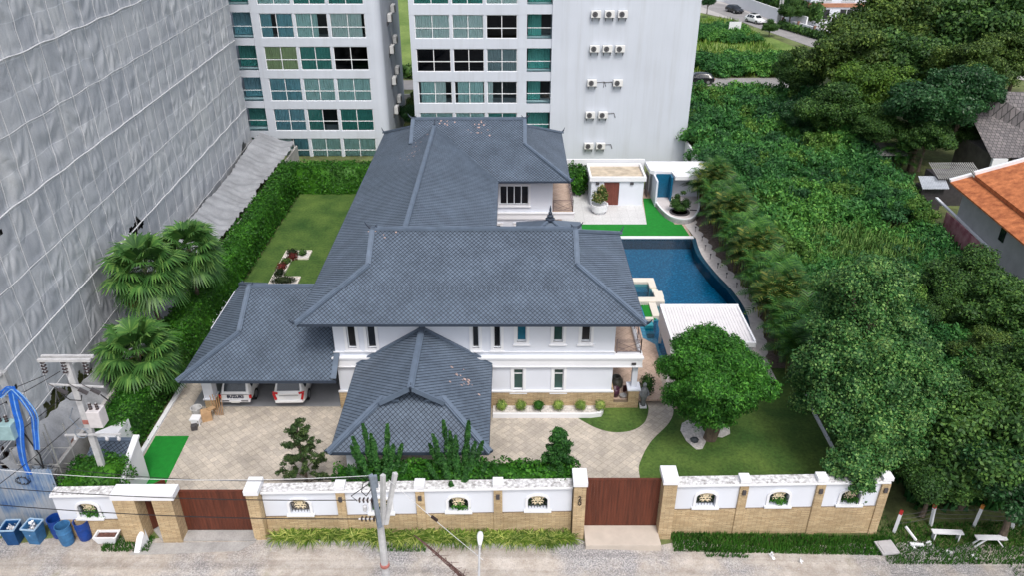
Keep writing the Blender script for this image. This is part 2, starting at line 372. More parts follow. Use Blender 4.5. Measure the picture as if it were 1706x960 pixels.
inner = smooth([(6.72, 27.5), (6.6, 30.4), (6.9, 31.6), (7.64, 33.0), (8.9, 34.6), (9.4, 36.0), (9.5, 38.5), (9.5, 41)])
mb = MB(); mb.prism([(-19.6, 27.4)] + inner + [(-10, 41), (-10, 36.05), (-19.9, 36.05)], -.02, .012); mb.prism([(-19.9, 36.051), (-18.62, 36.051), (-18.62, 45), (-20.1, 45)], -.02, .012); struct(mb, 'driveway', PAVING)
bed = smooth([(3.6, 35.15), (4.6, 34.2), (5.6, 33.75), (6.7, 33.9), (7.5, 34.6), (7.9, 35.7), (7.9, 36.4)])
mb = MB(); mb.prism(bed + [(3.6, 36.4)], .0, .02); struct(mb, 'curved_lawn', LAWN)
sheet('carport_floor', [(-18.6, 36.06), (-9.86, 36.06), (-9.86, 45), (-18.6, 45)], .03, GREYF)
sheet('entry_turf', [(-19.55, 28.2), (-17.55, 28.2), (-17.7, 30), (-17.85, 33.4), (-19.7, 33.4)], .03, TURF)
mb = MB(); mb.prism([(-19.95, 28), (-19.72, 28), (-19.85, 45), (-20.1, 45)], -.05, .14); tag(one(mb, 'kerb', WHITE2, 'long low white kerb between the driveway and the left hedge', 'kerb'))
sheet('gate_apron', [(3.45, 25.75), (6.98, 25.75), (6.92, 27.2), (3.45, 27.2)], -.13, M('beige_slab', (.5, .44, .38), .85, .08, 1.5, .1, 20), .5)
mb = MB(); mb.prism([(-16.4, 25.95), (-12.0, 25.95), (-12.0, 27), (-17.5, 27)], -.2, .02); mb.prism([(-17.6, 25.1), (-12.6, 25.35), (-12.0, 25.9), (-17.4, 25.8)], -.2, -.03)
struct(mb, 'gate_ramp', CONC)
# pool terrace, turf
sheet('pool_terrace', [(4.4, 61.7), (11.75, 61.7), (12.2, 67.5), (12.2, 69.5), (4.4, 69.5)], .03, TERRACE)
mb = MB(); mb.prism([(5.0, 59.3), (15.02, 59.3), (14.8, 61.7), (5.0, 61.7)], .0, .034); mb.prism([(11.75, 61.7), (14.2, 61.7), (13.2, 67.6), (12.3, 67.6)], .0, .034)
mb.prism([(9.3, 45.7), (9.95, 45.7), (9.75, 47.7), (9.2, 47.7)], .0, .05)
struct(mb, 'pool_turf', TURF)
pool_r = smooth([(15.1, 58.8), (14.95, 57), (14.97, 55.2), (15.36, 52.5), (15.93, 49.8), (16.15, 47.2), (15.9, 44.8), (15.4, 42.6), (14.6, 41)], 5)
deck_r = smooth([(17.3, 67.0), (16.3, 64.0), (15.9, 61.0), (16.2, 58.2), (16.3, 55.4), (16.9, 52), (17.3, 49), (17.2, 46.5), (16.7, 43.5), (16.0, 40.5)], 4)
pool_l = [(9.6, 40.9), (9.6, 43.3), (9.0, 43.4), (9.0, 45.5), (10.0, 45.6), (10.3, 47.6), (9.0, 47.7), (9.0, 58.8)]
pool = pool_r + pool_l
m = bpy.data.materials.new('pool_mosaic'); t, b, o = nodes(m); mp = mapping(t, kind='World')
v = t.nodes.new('ShaderNodeTexVoronoi'); v.inputs['Scale'].default_value = 9; t.links.new(mp.outputs[0], v.inputs['Vector'])
t.links.new(ramp(t, v.outputs['Color'], [(0, (.01, .11, .19)), (.6, (.015, .18, .3)), (1, (.06, .32, .46))]).outputs[0], b.inputs['Base Color']); b.inputs['Roughness'].default_value = .3
MOSAIC = m
DARKT = M('dark_pool_tile', (.012, .06, .1), .35, .4, 6)
# pool basin: floor, sides, coping
mb = MB(); mb.prism(pool, -1.2, -.95); struct(mb, 'pool_floor', MOSAIC)
def ring(mb, pts, off, z0, z1, closed=True, mi=0):
    n = len(pts); q = []
    for i in range(n):
        a = Vector((*pts[(i - 1) % n], 0)) if closed or i > 0 else Vector((*pts[i], 0)); c_ = Vector((*pts[(i + 1) % n], 0)) if closed or i < n - 1 else Vector((*pts[i], 0))
        d = (c_ - a).normalized(); nn = Vector((-d.y, d.x, 0)); q.append((pts[i][0] + nn.x * off, pts[i][1] + nn.y * off))
    for i in range(n if closed else n - 1):
        j = (i + 1) % n; mb.prism([pts[i], pts[j], q[j], q[i]], z0, z1, mi)
    return q
mb = MB(); ring(mb, pool_r, .35, -1.4, .02, False); struct(mb, 'pool_side', DARKT)
mb = MB(); ring(mb, pool_l[::-1] + [pool_r[0]], -.05, -1.4, -.005, False) if 0 else None
mb.box(8.6, 9.0, 47.6, 59.1, -1.4, .02); mb.prism([(8.6, 45.5), (10.0, 45.6), (10.3, 47.6), (8.6, 47.6)], -1.4, .012); mb.box(8.6, 9.6, 40.9, 43.3, -1.4, .015); mb.box(8.6, 9.0, 43.3, 45.5, -1.4, .015)
mb.box(9.4, 15.0, 40.4, 40.9, -1.4, .02); struct(mb, 'pool_wall', MOSAIC)
mb = MB(); mb.box(8.6, 15.3, 58.86, 59.28, -1.4, .05); struct(mb, 'pool_kerb', WHITE2); mb = MB(); mb.box(9.0, 15.1, 58.8, 58.859, -1.4, -.02); struct(mb, 'pool_side', DARKT)
m = bpy.data.materials.new('pool_water'); t, b, o = nodes(m); t.nodes.remove(b)
tr = t.nodes.new('ShaderNodeBsdfTransparent'); tr.inputs[0].default_value = (.3, .72, .84, 1); gl = t.nodes.new('ShaderNodeBsdfGlossy'); gl.inputs['Roughness'].default_value = .04
fr = t.nodes.new('ShaderNodeFresnel'); fr.inputs[0].default_value = 1.33; mx = t.nodes.new('ShaderNodeMixShader')
mp = mapping(t, kind='World'); n = noise(t, mp, 2.2, 4); bp = t.nodes.new('ShaderNodeBump'); bp.inputs['Strength'].default_value = .25; bp.inputs['Distance'].default_value = .05
t.links.new(n.outputs[0], bp.inputs['Height']); t.links.new(bp.outputs[0], gl.inputs['Normal']); t.links.new(bp.outputs[0], fr.inputs['Normal'])
t.links.new(fr.outputs[0], mx.inputs[0]); t.links.new(tr.outputs[0], mx.inputs[1]); t.links.new(gl.outputs[0], mx.inputs[2]); t.links.new(mx.outputs[0], o.inputs[0])
WATER = m
mb = MB(); p = pool; ar = sum(p[i][0] * p[(i + 1) % len(p)][1] - p[(i + 1) % len(p)][0] * p[i][1] for i in range(len(p))); p = p if ar > 0 else p[::-1]; mb.add([(*q, -.07) for q in p], [tuple(range(len(p)))]); struct(mb, 'pool_water', WATER)
GRAVELM = M('white_gravel', (.6, .57, .55), .9, .3, 8, .8, 25, fine=.3)
MULCH = M('brown_mulch', (.13, .1, .085), .95, .5, 5, .8, 20, fine=.3)
# white deck with scalloped edge against the mulch bed
DECKM = M('pale_deck_stone', (.56, .52, .5), .8, .12, 3, .1, 20)
mb = MB(); pr = [(x + .35 * 0, y) for x, y in pool_r]
left = [(x + .33, y) for x, y in pool_r]; outer = []
for i, (x, y) in enumerate(deck_r): outer.append((x + (.22 if i % 2 else -.14), y))
lo = [(15.05, 66), (15.0, 62), (15.32, 59.3)] + left
n1_, n2_ = len(lo), len(outer)
def at_y(pl, y):
    for i in range(len(pl) - 1):
        (xa, ya), (xb, yb) = pl[i], pl[i + 1]
        if (ya - y) * (yb - y) <= 0 and ya != yb: return xa + (xb - xa) * (y - ya) / (yb - ya)
    return pl[0][0] if y > pl[0][1] else pl[-1][0]
yy = list(np.arange(39.9, 66.4, .22))
for i in range(len(yy) - 1):
    a, b2 = yy[i], yy[i + 1]
    sc = lambda y: .16 * abs(math.sin(y * 2.6)) * 1.6
    mb.add([(at_y(lo, a), a, .045), (at_y(deck_r, a) + sc(a), a, .045), (at_y(deck_r, b2) + sc(b2), b2, .045), (at_y(lo, b2), b2, .045)], [(0, 1, 2, 3)])
struct(mb, 'pool_deck', DECKM)
mb = MB()
for i in range(len(yy) - 1):
    a, b2 = yy[i], yy[i + 1]; mb.add([(at_y(deck_r, a) - .1, a, .02), (18.8, a, .02), (18.8, b2, .02), (at_y(deck_r, b2) - .1, b2, .02)], [(0, 1, 2, 3)])
struct(mb, 'mulch_bed', MULCH)
sheet('pool_side_path', [(9.4, 38.0), (16.2, 38.4), (16.2, 40.4), (9.4, 40.4)], .02, DECKM)
for nm, pts in (('left', [(9.4, 33.9), (9.55, 33.0), (9.95, 32.3), (10.3, 32.35), (10.6, 32.9), (10.75, 33.5), (10.6, 34.6), (10.1, 34.9), (9.6, 34.5)]), ('right', [(11.05, 33.4), (11.6, 33.3), (12.1, 33.6), (12.2, 34.1), (11.7, 34.6), (11.0, 34.4)])):
    sheet('gravel_patch', pts, .03, GRAVELM)
# back road, far field, paths behind
ASPH = M('worn_asphalt', (.26, .25, .25), .9, .15, .3, .1, 8, fine=.1)
mb = MB(); mb.prism([(22, 192), (41, 174), (46, 152), (54, 122), (62, 100), (66.5, 102), (59, 126), (51, 156), (46.5, 178), (28, 200)], -.1, -.03); struct(mb, 'back_road', ASPH)
mb = MB(); mb.prism([(-60, 106), (40, 108), (40, 113.5), (-60, 111)], -.1, -.035); struct(mb, 'back_lane', ASPH)
FIELD = M('meadow', (.11, .2, .03), .95, .3, .12, .5, 6, c2=(.2, .27, .07), fine=.25)
mb = MB(); mb.prism([(-60, 113.6), (40, 116), (50, 124), (43, 158), (34, 176), (-60, 190)], -.1, -.045); struct(mb, 'field', FIELD)
mb = MB(); mb.prism([(15, 206), (75, 110), (140, 150), (60, 280)], -.1, -.05); struct(mb, 'forecourt', M('forecourt_concrete', (.4, .38, .37), .9, .1, .3))

# loose stones and grass tufts along the lane
n = 2600; P = np.stack([rng.uniform(-24, 20, n), 25.9 - np.abs(rng.normal(0, 2.2, n)), np.zeros(n)], 1); P[:, 2] = [zg(p[0], 26) + .035 for p in P]
Vs, Fs = leaf_quads(P, np.tile([0, 0, 1.0], (n, 1)), .055, 1.1, .5); o = npmesh('gravel', Vs, Fs, M('pebble', (.42, .39, .37), .9, .4, 9)); tag(o, kind='stuff')
def grass_patch(name, boxes, n, h, mat, label=None):
    P = []; 
    tot = sum(b[4] for b in boxes)
    for b in boxes:
        k = int(n * b[4] / tot); x = rng.uniform(b[0], b[1], k); y = b[2] + (b[3] - b[2]) * rng.random(k) ** 1.2
        P.append(np.stack([x, y, [zg(a, c_) + (0.02 if not (len(b) > 5) else b[5]) for a, c_ in zip(x, y)]], 1))
    P = np.concatenate(P); k = len(P); a = rng.uniform(0, 2 * math.pi, k); hh = h * rng.uniform(.4, 1.3, k)
    d = np.stack([np.cos(a), np.sin(a), np.zeros(k)], 1); lean = np.stack([np.cos(a + 1.3), np.sin(a + 1.3), np.zeros(k)], 1) * (hh * .5)[:, None]
    wv = d * (h * .14); top = P + lean; top[:, 2] += hh
    V = np.stack([P - wv, P + wv, top + wv * .2, top - wv * .2], 1).reshape(-1, 3)
    return tag(npmesh(name, V, np.arange(4 * k).reshape(-1, 4), mat), kind='stuff')
grass_patch('roadside_grass', [(7.6, 18.3, 25.7, 26.85, 6), (17.5, 27, 25.2, 27.8, 5), (-19, -16.8, 25.3, 26.2, .7), (9, 11, 25.4, 25.9, .2), (-6, -4, 25.4, 25.8, .2), (23, 40, 22, 27, 6)], 26000, .17, GRASSB)
grass_patch('lawn_edge_grass', [(8, 17.5, 27.9, 28.7, 5, .09)], 6000, .28, GRASSB)

# ------------------------------------------------------------------ white apartment blocks
m = bpy.data.materials.new('tower_render'); t, b, o = nodes(m)
mp = mapping(t, (1.1, 1.1, .06), kind='World'); n = noise(t, mp, 1.2, 6, .7); mp2 = mapping(t, (1, 1, 1), kind='World'); n2 = noise(t, mp2, .15, 3)
c = mixc(t, ramp(t, n.outputs[0], [(.25, (.5, .53, .58)), (.5, (.56, .6, .67)), (.8, (.585, .62, .69))]).outputs[0], ramp(t, n2.outputs[0], [(.3, (.93,) * 3), (.7, (1.04,) * 3)]).outputs[0], 1.0, 'MULTIPLY')
t.links.new(c, b.inputs['Base Color']); b.inputs['Roughness'].default_value = .7
TOWER = m
def glass_mat(name, tint, ior=1.45):
    m = bpy.data.materials.new(name); t, b, o = nodes(m); t.nodes.remove(b)
    tr = t.nodes.new('ShaderNodeBsdfTransparent'); tr.inputs[0].default_value = (*tint, 1); gl = t.nodes.new('ShaderNodeBsdfGlossy'); gl.inputs['Roughness'].default_value = .03
    fr = t.nodes.new('ShaderNodeFresnel'); fr.inputs[0].default_value = ior; mx = t.nodes.new('ShaderNodeMixShader')
    t.links.new(fr.outputs[0], mx.inputs[0]); t.links.new(tr.outputs[0], mx.inputs[1]); t.links.new(gl.outputs[0], mx.inputs[2]); t.links.new(mx.outputs[0], o.inputs[0]); return m
GLASS = glass_mat('tinted_window_glass', (.84, .98, .98))
GLASSD = glass_mat('smoked_window_glass', (.12, .14, .16))
CUR = {'t': M('teal_curtain', (.68, .9, .88), .9, .1, 2), 'w': M('pale_curtain', (.86, .98, .96), .9, .1, 2), 'y': M('yellow_curtain', (.62, .66, .36), .9, .1, 2),
       'b': M('blue_curtain', (.32, .58, .68), .9, .1, 2), 'g': M('green_curtain', (.12, .42, .38), .9, .1, 2), 'k': M('grey_curtain', (.36, .42, .45), .9, .1, 2)}
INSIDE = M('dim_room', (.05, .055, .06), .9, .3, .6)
def curtain(mb, x0, x1, z0, z1, Y):
    n = max(6, int((x1 - x0) * 16)); vs = []
    ph = random.uniform(0, 6)
    for i in range(n + 1):
        x = x0 + (x1 - x0) * i / n; y = Y + .05 * math.sin(i * 1.9 + ph) + .025 * math.sin(i * .7 + ph)
        vs += [(x, y, z0), (x, y + .01, z1)]
    mb.add(vs, [(2 * i, 2 * i + 2, 2 * i + 3, 2 * i + 1) for i in range(n)])
def tower_window(par, x0, x1, z0, z1, Y, style):
    f = MB(); d = .07; y0, y1 = Y + .1, Y + .18
    f.box(x0, x1, y0, y1, z0, z0 + d); f.box(x0, x1, y0, y1, z1 - d, z1); f.box(x0, x0 + d, y0, y1, z0 + d, z1 - d); f.box(x1 - d, x1, y0, y1, z0 + d, z1 - d)
    xm = (x0 + x1) / 2; zm = z0 + (z1 - z0) * .44
    f.box(xm - .035, xm + .035, y0 + .003, y1 - .003, z0 + d, z1 - d); f.box(x0 + d, x1 - d, y0 + .008, y1 - .008, zm - .04, zm + .04)
    fr = f.build('window', FRAMEM, par)
    g = MB(); g.quad((x0 + d, Y + .14, z0 + d), (x1 - d, Y + .14, z0 + d), (x1 - d, Y + .14, z1 - d), (x0 + d, Y + .14, z1 - d))
    g.build('pane', GLASSD if style[0] == 'D' else GLASS, fr)
    if style == 'D': return
    if style[0] == 'D' and 'brown' in style:
        q = MB(); q.box(x0 + d, x1 - d, Y + .22, Y + .26, z0 + d, zm); q.build('roller_blind', M('brown_blind', (.3, .2, .05), .8, .1, 2), fr); return
    for (a, e, k) in style:
        q = MB(); curtain(q, x0 + (x1 - x0) * a + .03, x0 + (x1 - x0) * e - .03, z0 + .05, z1 - .05, Y + .3); q.build('curtain', CUR[k], fr)
def facade(mb, xL, xR, Y, cols, zrows, hz, zbot, ztop, dep=.55):
    """wall with real openings: spandrels run through, piers between them"""
    zz = [zbot] + [v for z in zrows for v in (z, z + hz)] + [ztop]
    for i in range(0, len(zz), 2): mb.box(xL, xR, Y, Y + dep, zz[i], zz[i + 1])
    xx = [xL] + [v for c_ in cols for v in c_] + [xR]
    for z in zrows:
        for i in range(0, len(xx), 2): mb.box(xx[i], xx[i + 1], Y + .012, Y + dep, z, z + hz)
W_ = lambda k: [(0, 1, k)]
def ac_unit_proto():
    r = thing('air_conditioner', 'x', 'air conditioner', (0, 0, 0))
    mb = MB(); mb.box(-.45, .45, -.42, -.1, 0, .62); mb.build('casing', M('ac_casing', (.7, .7, .69), .5, .05, 3), r, local=True, bevel=.02)
    mb = MB(); vs = []; 
    for R0 in (.24, .17, .1, .04):
        for k in range(16):
            a = 2 * math.pi * k / 16; a2 = 2 * math.pi * (k + 1) / 16
            mb.beam((-.1 + R0 * math.cos(a), -.435, .31 + R0 * math.sin(a)), (-.1 + R0 * math.cos(a2), -.435, .31 + R0 * math.sin(a2)), .02, .02, 0, (0, 1, 0))
    for a in (.4, 1.45, 2.5): mb.beam((-.1 + .25 * math.cos(a), -.44, .31 + .25 * math.sin(a)), (-.1 - .25 * math.cos(a), -.44, .31 - .25 * math.sin(a)), .018, .015, 0, (0, 1, 0))
    mb.build('fan_grille', DARKM, r, local=True)
    mb = MB(); n = 18; mb.add([(-.1 + .25 * math.cos(2 * math.pi * k / n), -.424, .31 + .25 * math.sin(2 * math.pi * k / n)) for k in range(n)], [tuple(range(n))]); mb.build('fan_opening', M('grey_fan', (.18, .19, .2), .6, .1, 5), r, local=True)
    mb = MB()
    for x in (-.32, .32): mb = MB(); mb.box(x - .02, x + .02, -.44, 0, -.06, -.003); mb.box(x - .02, x + .02, -.05, 0, -.35, -.06); mb.build('bracket', DARKM, r, local=True)
    return r
AC = ac_unit_proto(); ac_used = []
def place(proto, used, loc, rz, label, group=None, scale=None):
    o = proto if not used else copy_tree(proto); used.append(1)
    o.location = loc; o.rotation_euler = (0, 0, rz); o['label'] = label
    if group: o['group'] = group
    if scale: o.scale = (scale,) * 3
    return o

Y1, Y2 = 79.5, 78.0
# left block
tw = thing('apartment_building', 'white apartment block between the grey netting and the green alley, teal curtained windows', 'apartment building', (-20, 86, 0))
zl = [-.4 + 3.17 * k for k in range(0, 8)]; cl = [(-24.9, -21.62), (-21.38, -18.2), (-17.96, -14.5)]
mb = MB(); facade(mb, -25.7, -13.9, Y1, cl, zl, 2.35, -2, 27)
# rounded corner and side wall, back, roof
arc = [(-13.9 + .9 * math.sin(a), Y1 + .9 - .9 * math.cos(a)) for a in np.linspace(0, math.pi / 2, 9)]
mb.prism(arc + [(-13.0, 93), (-13.4, 93), (-13.4, Y1 + 1.3), (-13.9, Y1 + .55)], -2, 27)
for z in [-.5] + zl: mb.box(-33, -13.41, Y1 + .56, 92.6, z - .35, z - .1)
mb.box(-28.4, -25.71, Y1 - .003, Y1 + .5, -2, -.4)
for i, z in enumerate(zl): mb.box(-33, -25.72, Y1 + .005, Y1 + 1.6, z + 2.45, z + 3.16)
mb.box(-33, -28.2, Y1 + .01, Y1 + .5, -2, 26.9); mb.box(-33, -13.4, 92.6, 93, -2, 27); mb.build('wall', TOWER, tw)
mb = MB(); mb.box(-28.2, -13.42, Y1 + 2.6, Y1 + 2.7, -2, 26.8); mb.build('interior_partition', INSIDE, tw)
styL = {0: [[(0, .45, 'w'), (.5, 1, 'b')], W_('t'), W_('t')], 1: [W_('b'), [(0, .5, 'g')], W_('g')], 2: [W_('b'), W_('t'), W_('t')], 3: [W_('y'), W_('g'), 'D'],
        4: [[(0, .35, 'b'), (.5, 1, 'b')], [(0, .68, 't')], [(0, .9, 'w')]], 5: [W_('t'), W_('g'), W_('g')], 6: [W_('t'), W_('k'), W_('t')], 7: [W_('w'), W_('t'), W_('g')]}
for i, z in enumerate(zl):
    for j, (a, e) in enumerate(cl): tower_window(tw, a, e, z, z + 2.35, Y1, styL[i][j])
    g = MB(); g.box(-28.1, -25.75, Y1 + .1, Y1 + .13, z, z + 1.1); bl = g.build('balcony', GLASS, tw)
    g = MB(); g.box(-28.1, -25.75, Y1 + .07, Y1 + .16, z + 1.1, z + 1.15); g.build('handrail', FRAMEM, bl)
    g = MB(); curtain(g, -28.1, -25.8, z, z + 2.3, Y1 + 1.9); g.build('curtain', CUR['g' if i % 2 else 'b'], bl)
for i, z in enumerate((9.0, 9.7, 12.2, 12.9, 5.8, 6.5, 2.8)):
    pass
names = ['top', 'second', 'third', 'fourth']
for i, z in enumerate((13.1, 9.9, 6.6, 3.4)):
    for j, y in enumerate((84.0, 86.6)):
        place(AC, ac_used, (-13.0, y, z + (.5 if j else 0)), R(90), '%s outdoor cooling unit of the %s pair on the side wall facing the green alley' % (('nearer', 'farther')[j], names[i]), 'outdoor cooling units on the alley wall', 1.25)
# right block
tr_ = thing('apartment_building', 'white apartment block with a blank white wall behind the pool huts', 'apartment building', (4, 84, 0))
zr = [-.3 + 3.2 * k for k in range(0, 8)]; cr_ = [(-9.45, -6.05), (-5.8, -2.75), (-2.5, .52)]
mb = MB(); facade(mb, -9.95, 1.46, Y2, cr_, zr, 2.25, -2, 27)
for z in zr: mb.box(1.461, 3.9, Y2 + .01, Y2 + 1.4, z + 2.3, z + 3.19)
mb.box(1.461, 3.9, Y2 + .01, Y2 + .5, -2, -.4)
mb.box(3.9, 18.1, Y2 - .12, 93, -2, 27.2); mb.box(-9.95, -9.55, Y2 + .56, 93, -2, 27); mb.box(-9.55, 3.9, 92.6, 93, -2, 27)
for z in [-.5] + zr: mb.box(-9.54, 3.89, Y2 + .57, 92.5, z - .35, z - .1)
mb.build('wall', TOWER, tr_)
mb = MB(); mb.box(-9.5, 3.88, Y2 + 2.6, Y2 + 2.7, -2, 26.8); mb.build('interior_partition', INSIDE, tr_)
styR = {0: [W_('t'), W_('t'), W_('g')], 1: [W_('t'), W_('t'), W_('g')], 2: [[(.06, .5, 't'), (.5, .82, 'w')], [(.1, .95, 't')], [(0, .2, 'w')]], 3: ['D', 'D', W_('k')],
        4: [W_('w'), W_('w'), ['D', 'brown']], 5: [W_('g'), W_('g'), W_('w')], 6: [W_('t'), 'D', W_('t')], 7: [W_('t'), W_('w'), 'D']}
for i, z in enumerate(zr):
    for j, (a, e) in enumerate(cr_): tower_window(tr_, a, e, z, z + 2.25, Y2, styR[i][j])
    g = MB(); g.box(1.5, 3.86, Y2 + .1, Y2 + .13, z, z + 1.0); bl = g.build('balcony', GLASS, tr_)
    g = MB(); g.box(1.5, 3.86, Y2 + .07, Y2 + .16, z + 1.0, z + 1.05); g.build('handrail', FRAMEM, bl)
    g = MB(); curtain(g, 1.6, 3.8 if i % 2 else 2.9, z, z + 2.2, Y2 + 1.6); g.build('curtain', CUR['g'], bl)
rows = [(75, (1035, 1110, 1182)), (265, (1027, 1097, 1167)), (452, (1013, 1155)), (628, (1003, 1073)), (798, (995, 1060))]
rn = ['top', 'second', 'third', 'fourth', 'lowest']; pn = {3: ['left', 'middle', 'right'], 2: ['left', 'right']}
for i, (ry_, xs_) in enumerate(rows):
    for j, x in enumerate(xs_):
        px, py = 680 + x / 3.31, ry_ / 3.31 + 6; u = (px - 853) / FPX; v = (480 - py) / FPX
        ry = math.cos(PITCH) + v * math.sin(PITCH); rz = -math.sin(PITCH) + v * math.cos(PITCH); tt = 77.7 / ry
        place(AC, ac_used, (u * tt, Y2 - .12, H + rz * tt), 0, '%s outdoor cooling unit in the %s row on the blank white wall' % (pn[len(xs_)][j], rn[i]), 'outdoor cooling units on the blank wall', 1.05)
for i, (px, py) in enumerate(((1013, 137), (1020, 189), (1018, 241), (1001, 137))):
    x, z = (px - 853) / FPX * (77.8 * .8738 + (H - 7) * .486), 28 - 77.8 * math.tan(PITCH + math.atan((py - 480) / FPX))
    mb = MB(); mb.tube([(x - .5, Y2 - .16, z - .5), (x - .5, Y2 - .16, z), (x + .3, Y2 - .16, z + .05), (x + .45, Y2 - .16, z - .4)], .035, 5)
    one(mb, 'refrigerant_pipe', DARKM, ['bare bent pipe on the blank wall right of the third row, beside its right unit', 'bare bent pipe on the blank wall right of the fourth row of units', 'bare bent pipe on the blank wall right of the lowest row of units', 'short bare pipe stub in the gap of the third row of units'][i], 'pipe', 'bare pipes on the blank wall')

# ------------------------------------------------------------------ netted construction building
nb = thing('construction_building', 'tall building under construction wrapped in grey safety netting, left of the villa', 'building', (-30, 50, 0))
NET = bpy.data.materials.new('grey_safety_net'); t, b, o = nodes(NET)
mp = mapping(t, kind='World'); n1 = noise(t, mp, .16, 5, .6); mp2 = mapping(t, (1, 3.2, .55), kind='World'); n2 = noise(t, mp2, 1.4, 6, .7); n3 = noise(t, mp, 16, 3, .7)
c = mixc(t, ramp(t, n1.outputs[0], [(.3, (.48, .5, .54)), (.55, (.55, .565, .595)), (.75, (.6, .61, .62))]).outputs[0], ramp(t, n2.outputs[0], [(.28, (.88, .9, .92)), (.5, (1, 1, 1)), (.78, (1.06,) * 3)]).outputs[0], 1.0, 'MULTIPLY')
c = mixc(t, c, ramp(t, n3.outputs[0], [(.3, (.9,) * 3), (.7, (1.08,) * 3)]).outputs[0], 1.0, 'MULTIPLY')
sp = t.nodes.new('ShaderNodeSeparateXYZ'); gg = t.nodes.new('ShaderNodeNewGeometry'); t.links.new(gg.outputs['Position'], sp.inputs[0]); cb = t.nodes.new('ShaderNodeCombineXYZ'); t.links.new(sp.outputs[1], cb.inputs[0]); t.links.new(sp.outputs[2], cb.inputs[1])
nd = noise(t, mp, .5, 2); vm = t.nodes.new('ShaderNodeVectorMath'); vm.operation = 'MULTIPLY_ADD'; t.links.new(nd.outputs['Color'], vm.inputs[0]); vm.inputs[1].default_value = (.35, .35, 0); t.links.new(cb.outputs[0], vm.inputs[2])
br = t.nodes.new('ShaderNodeTexBrick'); t.links.new(vm.outputs[0], br.inputs['Vector']); br.inputs['Scale'].default_value = 1; br.inputs['Brick Width'].default_value = 1.75; br.inputs['Row Height'].default_value = 1.62; br.inputs['Mortar Size'].default_value = .028; br.offset = 0
br.inputs['Color1'].default_value = (.9, .91, .93, 1); br.inputs['Color2'].default_value = (1.08, 1.08, 1.07, 1); br.inputs['Mortar'].default_value = (1.22, 1.22, 1.22, 1)
c = mixc(t, c, br.outputs[0], 1.0, 'MULTIPLY')
t.links.new(c, b.inputs['Base Color']); b.inputs['Roughness'].default_value = .85; b.inputs['Specular IOR Level'].default_value = .15
mpz = mapping(t, (1, 1.15, .8), kind='World'); w1 = noise(t, mpz, .6, 2, .5); w1.inputs['Distortion'].default_value = .7; m1 = t.nodes.new('ShaderNodeMath'); m1.operation = 'SUBTRACT'; m1.inputs[1].default_value = .5; t.links.new(w1.outputs[0], m1.inputs[0]); mm = t.nodes.new('ShaderNodeMath'); mm.operation = 'ABSOLUTE'; t.links.new(m1.outputs[0], mm.inputs[0])
bump(t, b, mm.outputs[0], .25, .7)
tb = t.nodes.new('ShaderNodeBsdfTranslucent'); t.links.new(c, tb.inputs[0]); mx = t.nodes.new('ShaderNodeMixShader'); mx.inputs[0].default_value = .12
t.links.new(b.outputs[0], mx.inputs[1]); t.links.new(tb.outputs[0], mx.inputs[2]); t.links.new(mx.outputs[0], o.inputs[0])
def netx(Y): return -24.35 - (Y - 28) * .0405
PW, PH = 1.75, 1.62
def net_disp(Y, Z):
    u = Y / PW + .05 * np.sin(Z * .7); v = Z / PH + .04 * np.sin(Y * .5); iu = np.floor(u); iv = np.floor(v); fu = u - iu; fv = v - iv
    h = np.sin(iu * 12.9898 + iv * 78.233) * 43758.5453; h = h - np.floor(h); h2 = np.sin(iu * 39.34 + iv * 11.13) * 24634.63; h2 = h2 - np.floor(h2)
    d = .055 * np.sin(math.pi * fu) * np.sin(math.pi * fv) * (.3 + h)
    big = .02 * np.sin(Y * .33 + 1.2 * np.sin(Z * .21)) * np.sin(Z * .27 + 1)
    U2 = Y / 3.5; V2 = Z / 3.24; i2 = np.floor(U2); j2 = np.floor(V2); f2 = U2 - i2; g2 = V2 - j2; q2 = np.sin(i2 * 17.13 + j2 * 53.7) * 9137.7; q2 = q2 - np.floor(q2); q3 = np.sin(i2 * 7.7 + j2 * 23.1) * 5137.7; q3 = q3 - np.floor(q3)
    sw = (g2 - (.25 + .5 * q3) * (2 * f2 - 1) ** 2); d = d + np.where(q2 > .55, .085 * (q2 - .3) * np.sin(sw * (11 + 9 * q3) + q2 * 20) * np.sin(math.pi * f2) * np.sin(math.pi * g2), 0)
    rad = np.arctan2(1.02 - fv, fu - .5); d = d + np.where((h2 < .3), .03 * np.sin(rad * 11 + h * 9) * np.sin(math.pi * fv), 0)
    d = d * .9 + .03 * np.sin(Y * 4.1 + 2.2 * np.sin(Z * .9 + Y * .3)) * np.clip(np.sin(Y * .43 + Z * .37) + .2, 0, 1)
    seam = np.exp(-((Z / 3.24 - np.round(Z / 3.24)) * 3.24 / .14) ** 2); d = d * (1 - .9 * seam) + .03 * seam
    return d + big
Yg = np.arange(21, 75.6, .115); Zg = np.arange(-.4, 34, .135)
YY, ZZ = np.meshgrid(Yg, Zg); D = net_disp(YY, ZZ)
XX = netx(YY) + D; X2 = XX.copy()
lift = np.clip(1.6 - ZZ, 0, 2) ; XX = XX + .25 * lift
V = np.stack([XX, YY, ZZ], -1).reshape(-1, 3); nyg = len(Yg)
I = np.arange((len(Zg) - 1) * (nyg - 1)); r_, c_ = I // (nyg - 1), I % (nyg - 1)
F = np.stack([r_ * nyg + c_, r_ * nyg + c_ + 1, (r_ + 1) * nyg + c_ + 1, (r_ + 1) * nyg + c_], 1)
cy = Yg[c_]; cz = Zg[r_]; keep = np.ones(len(I), bool)
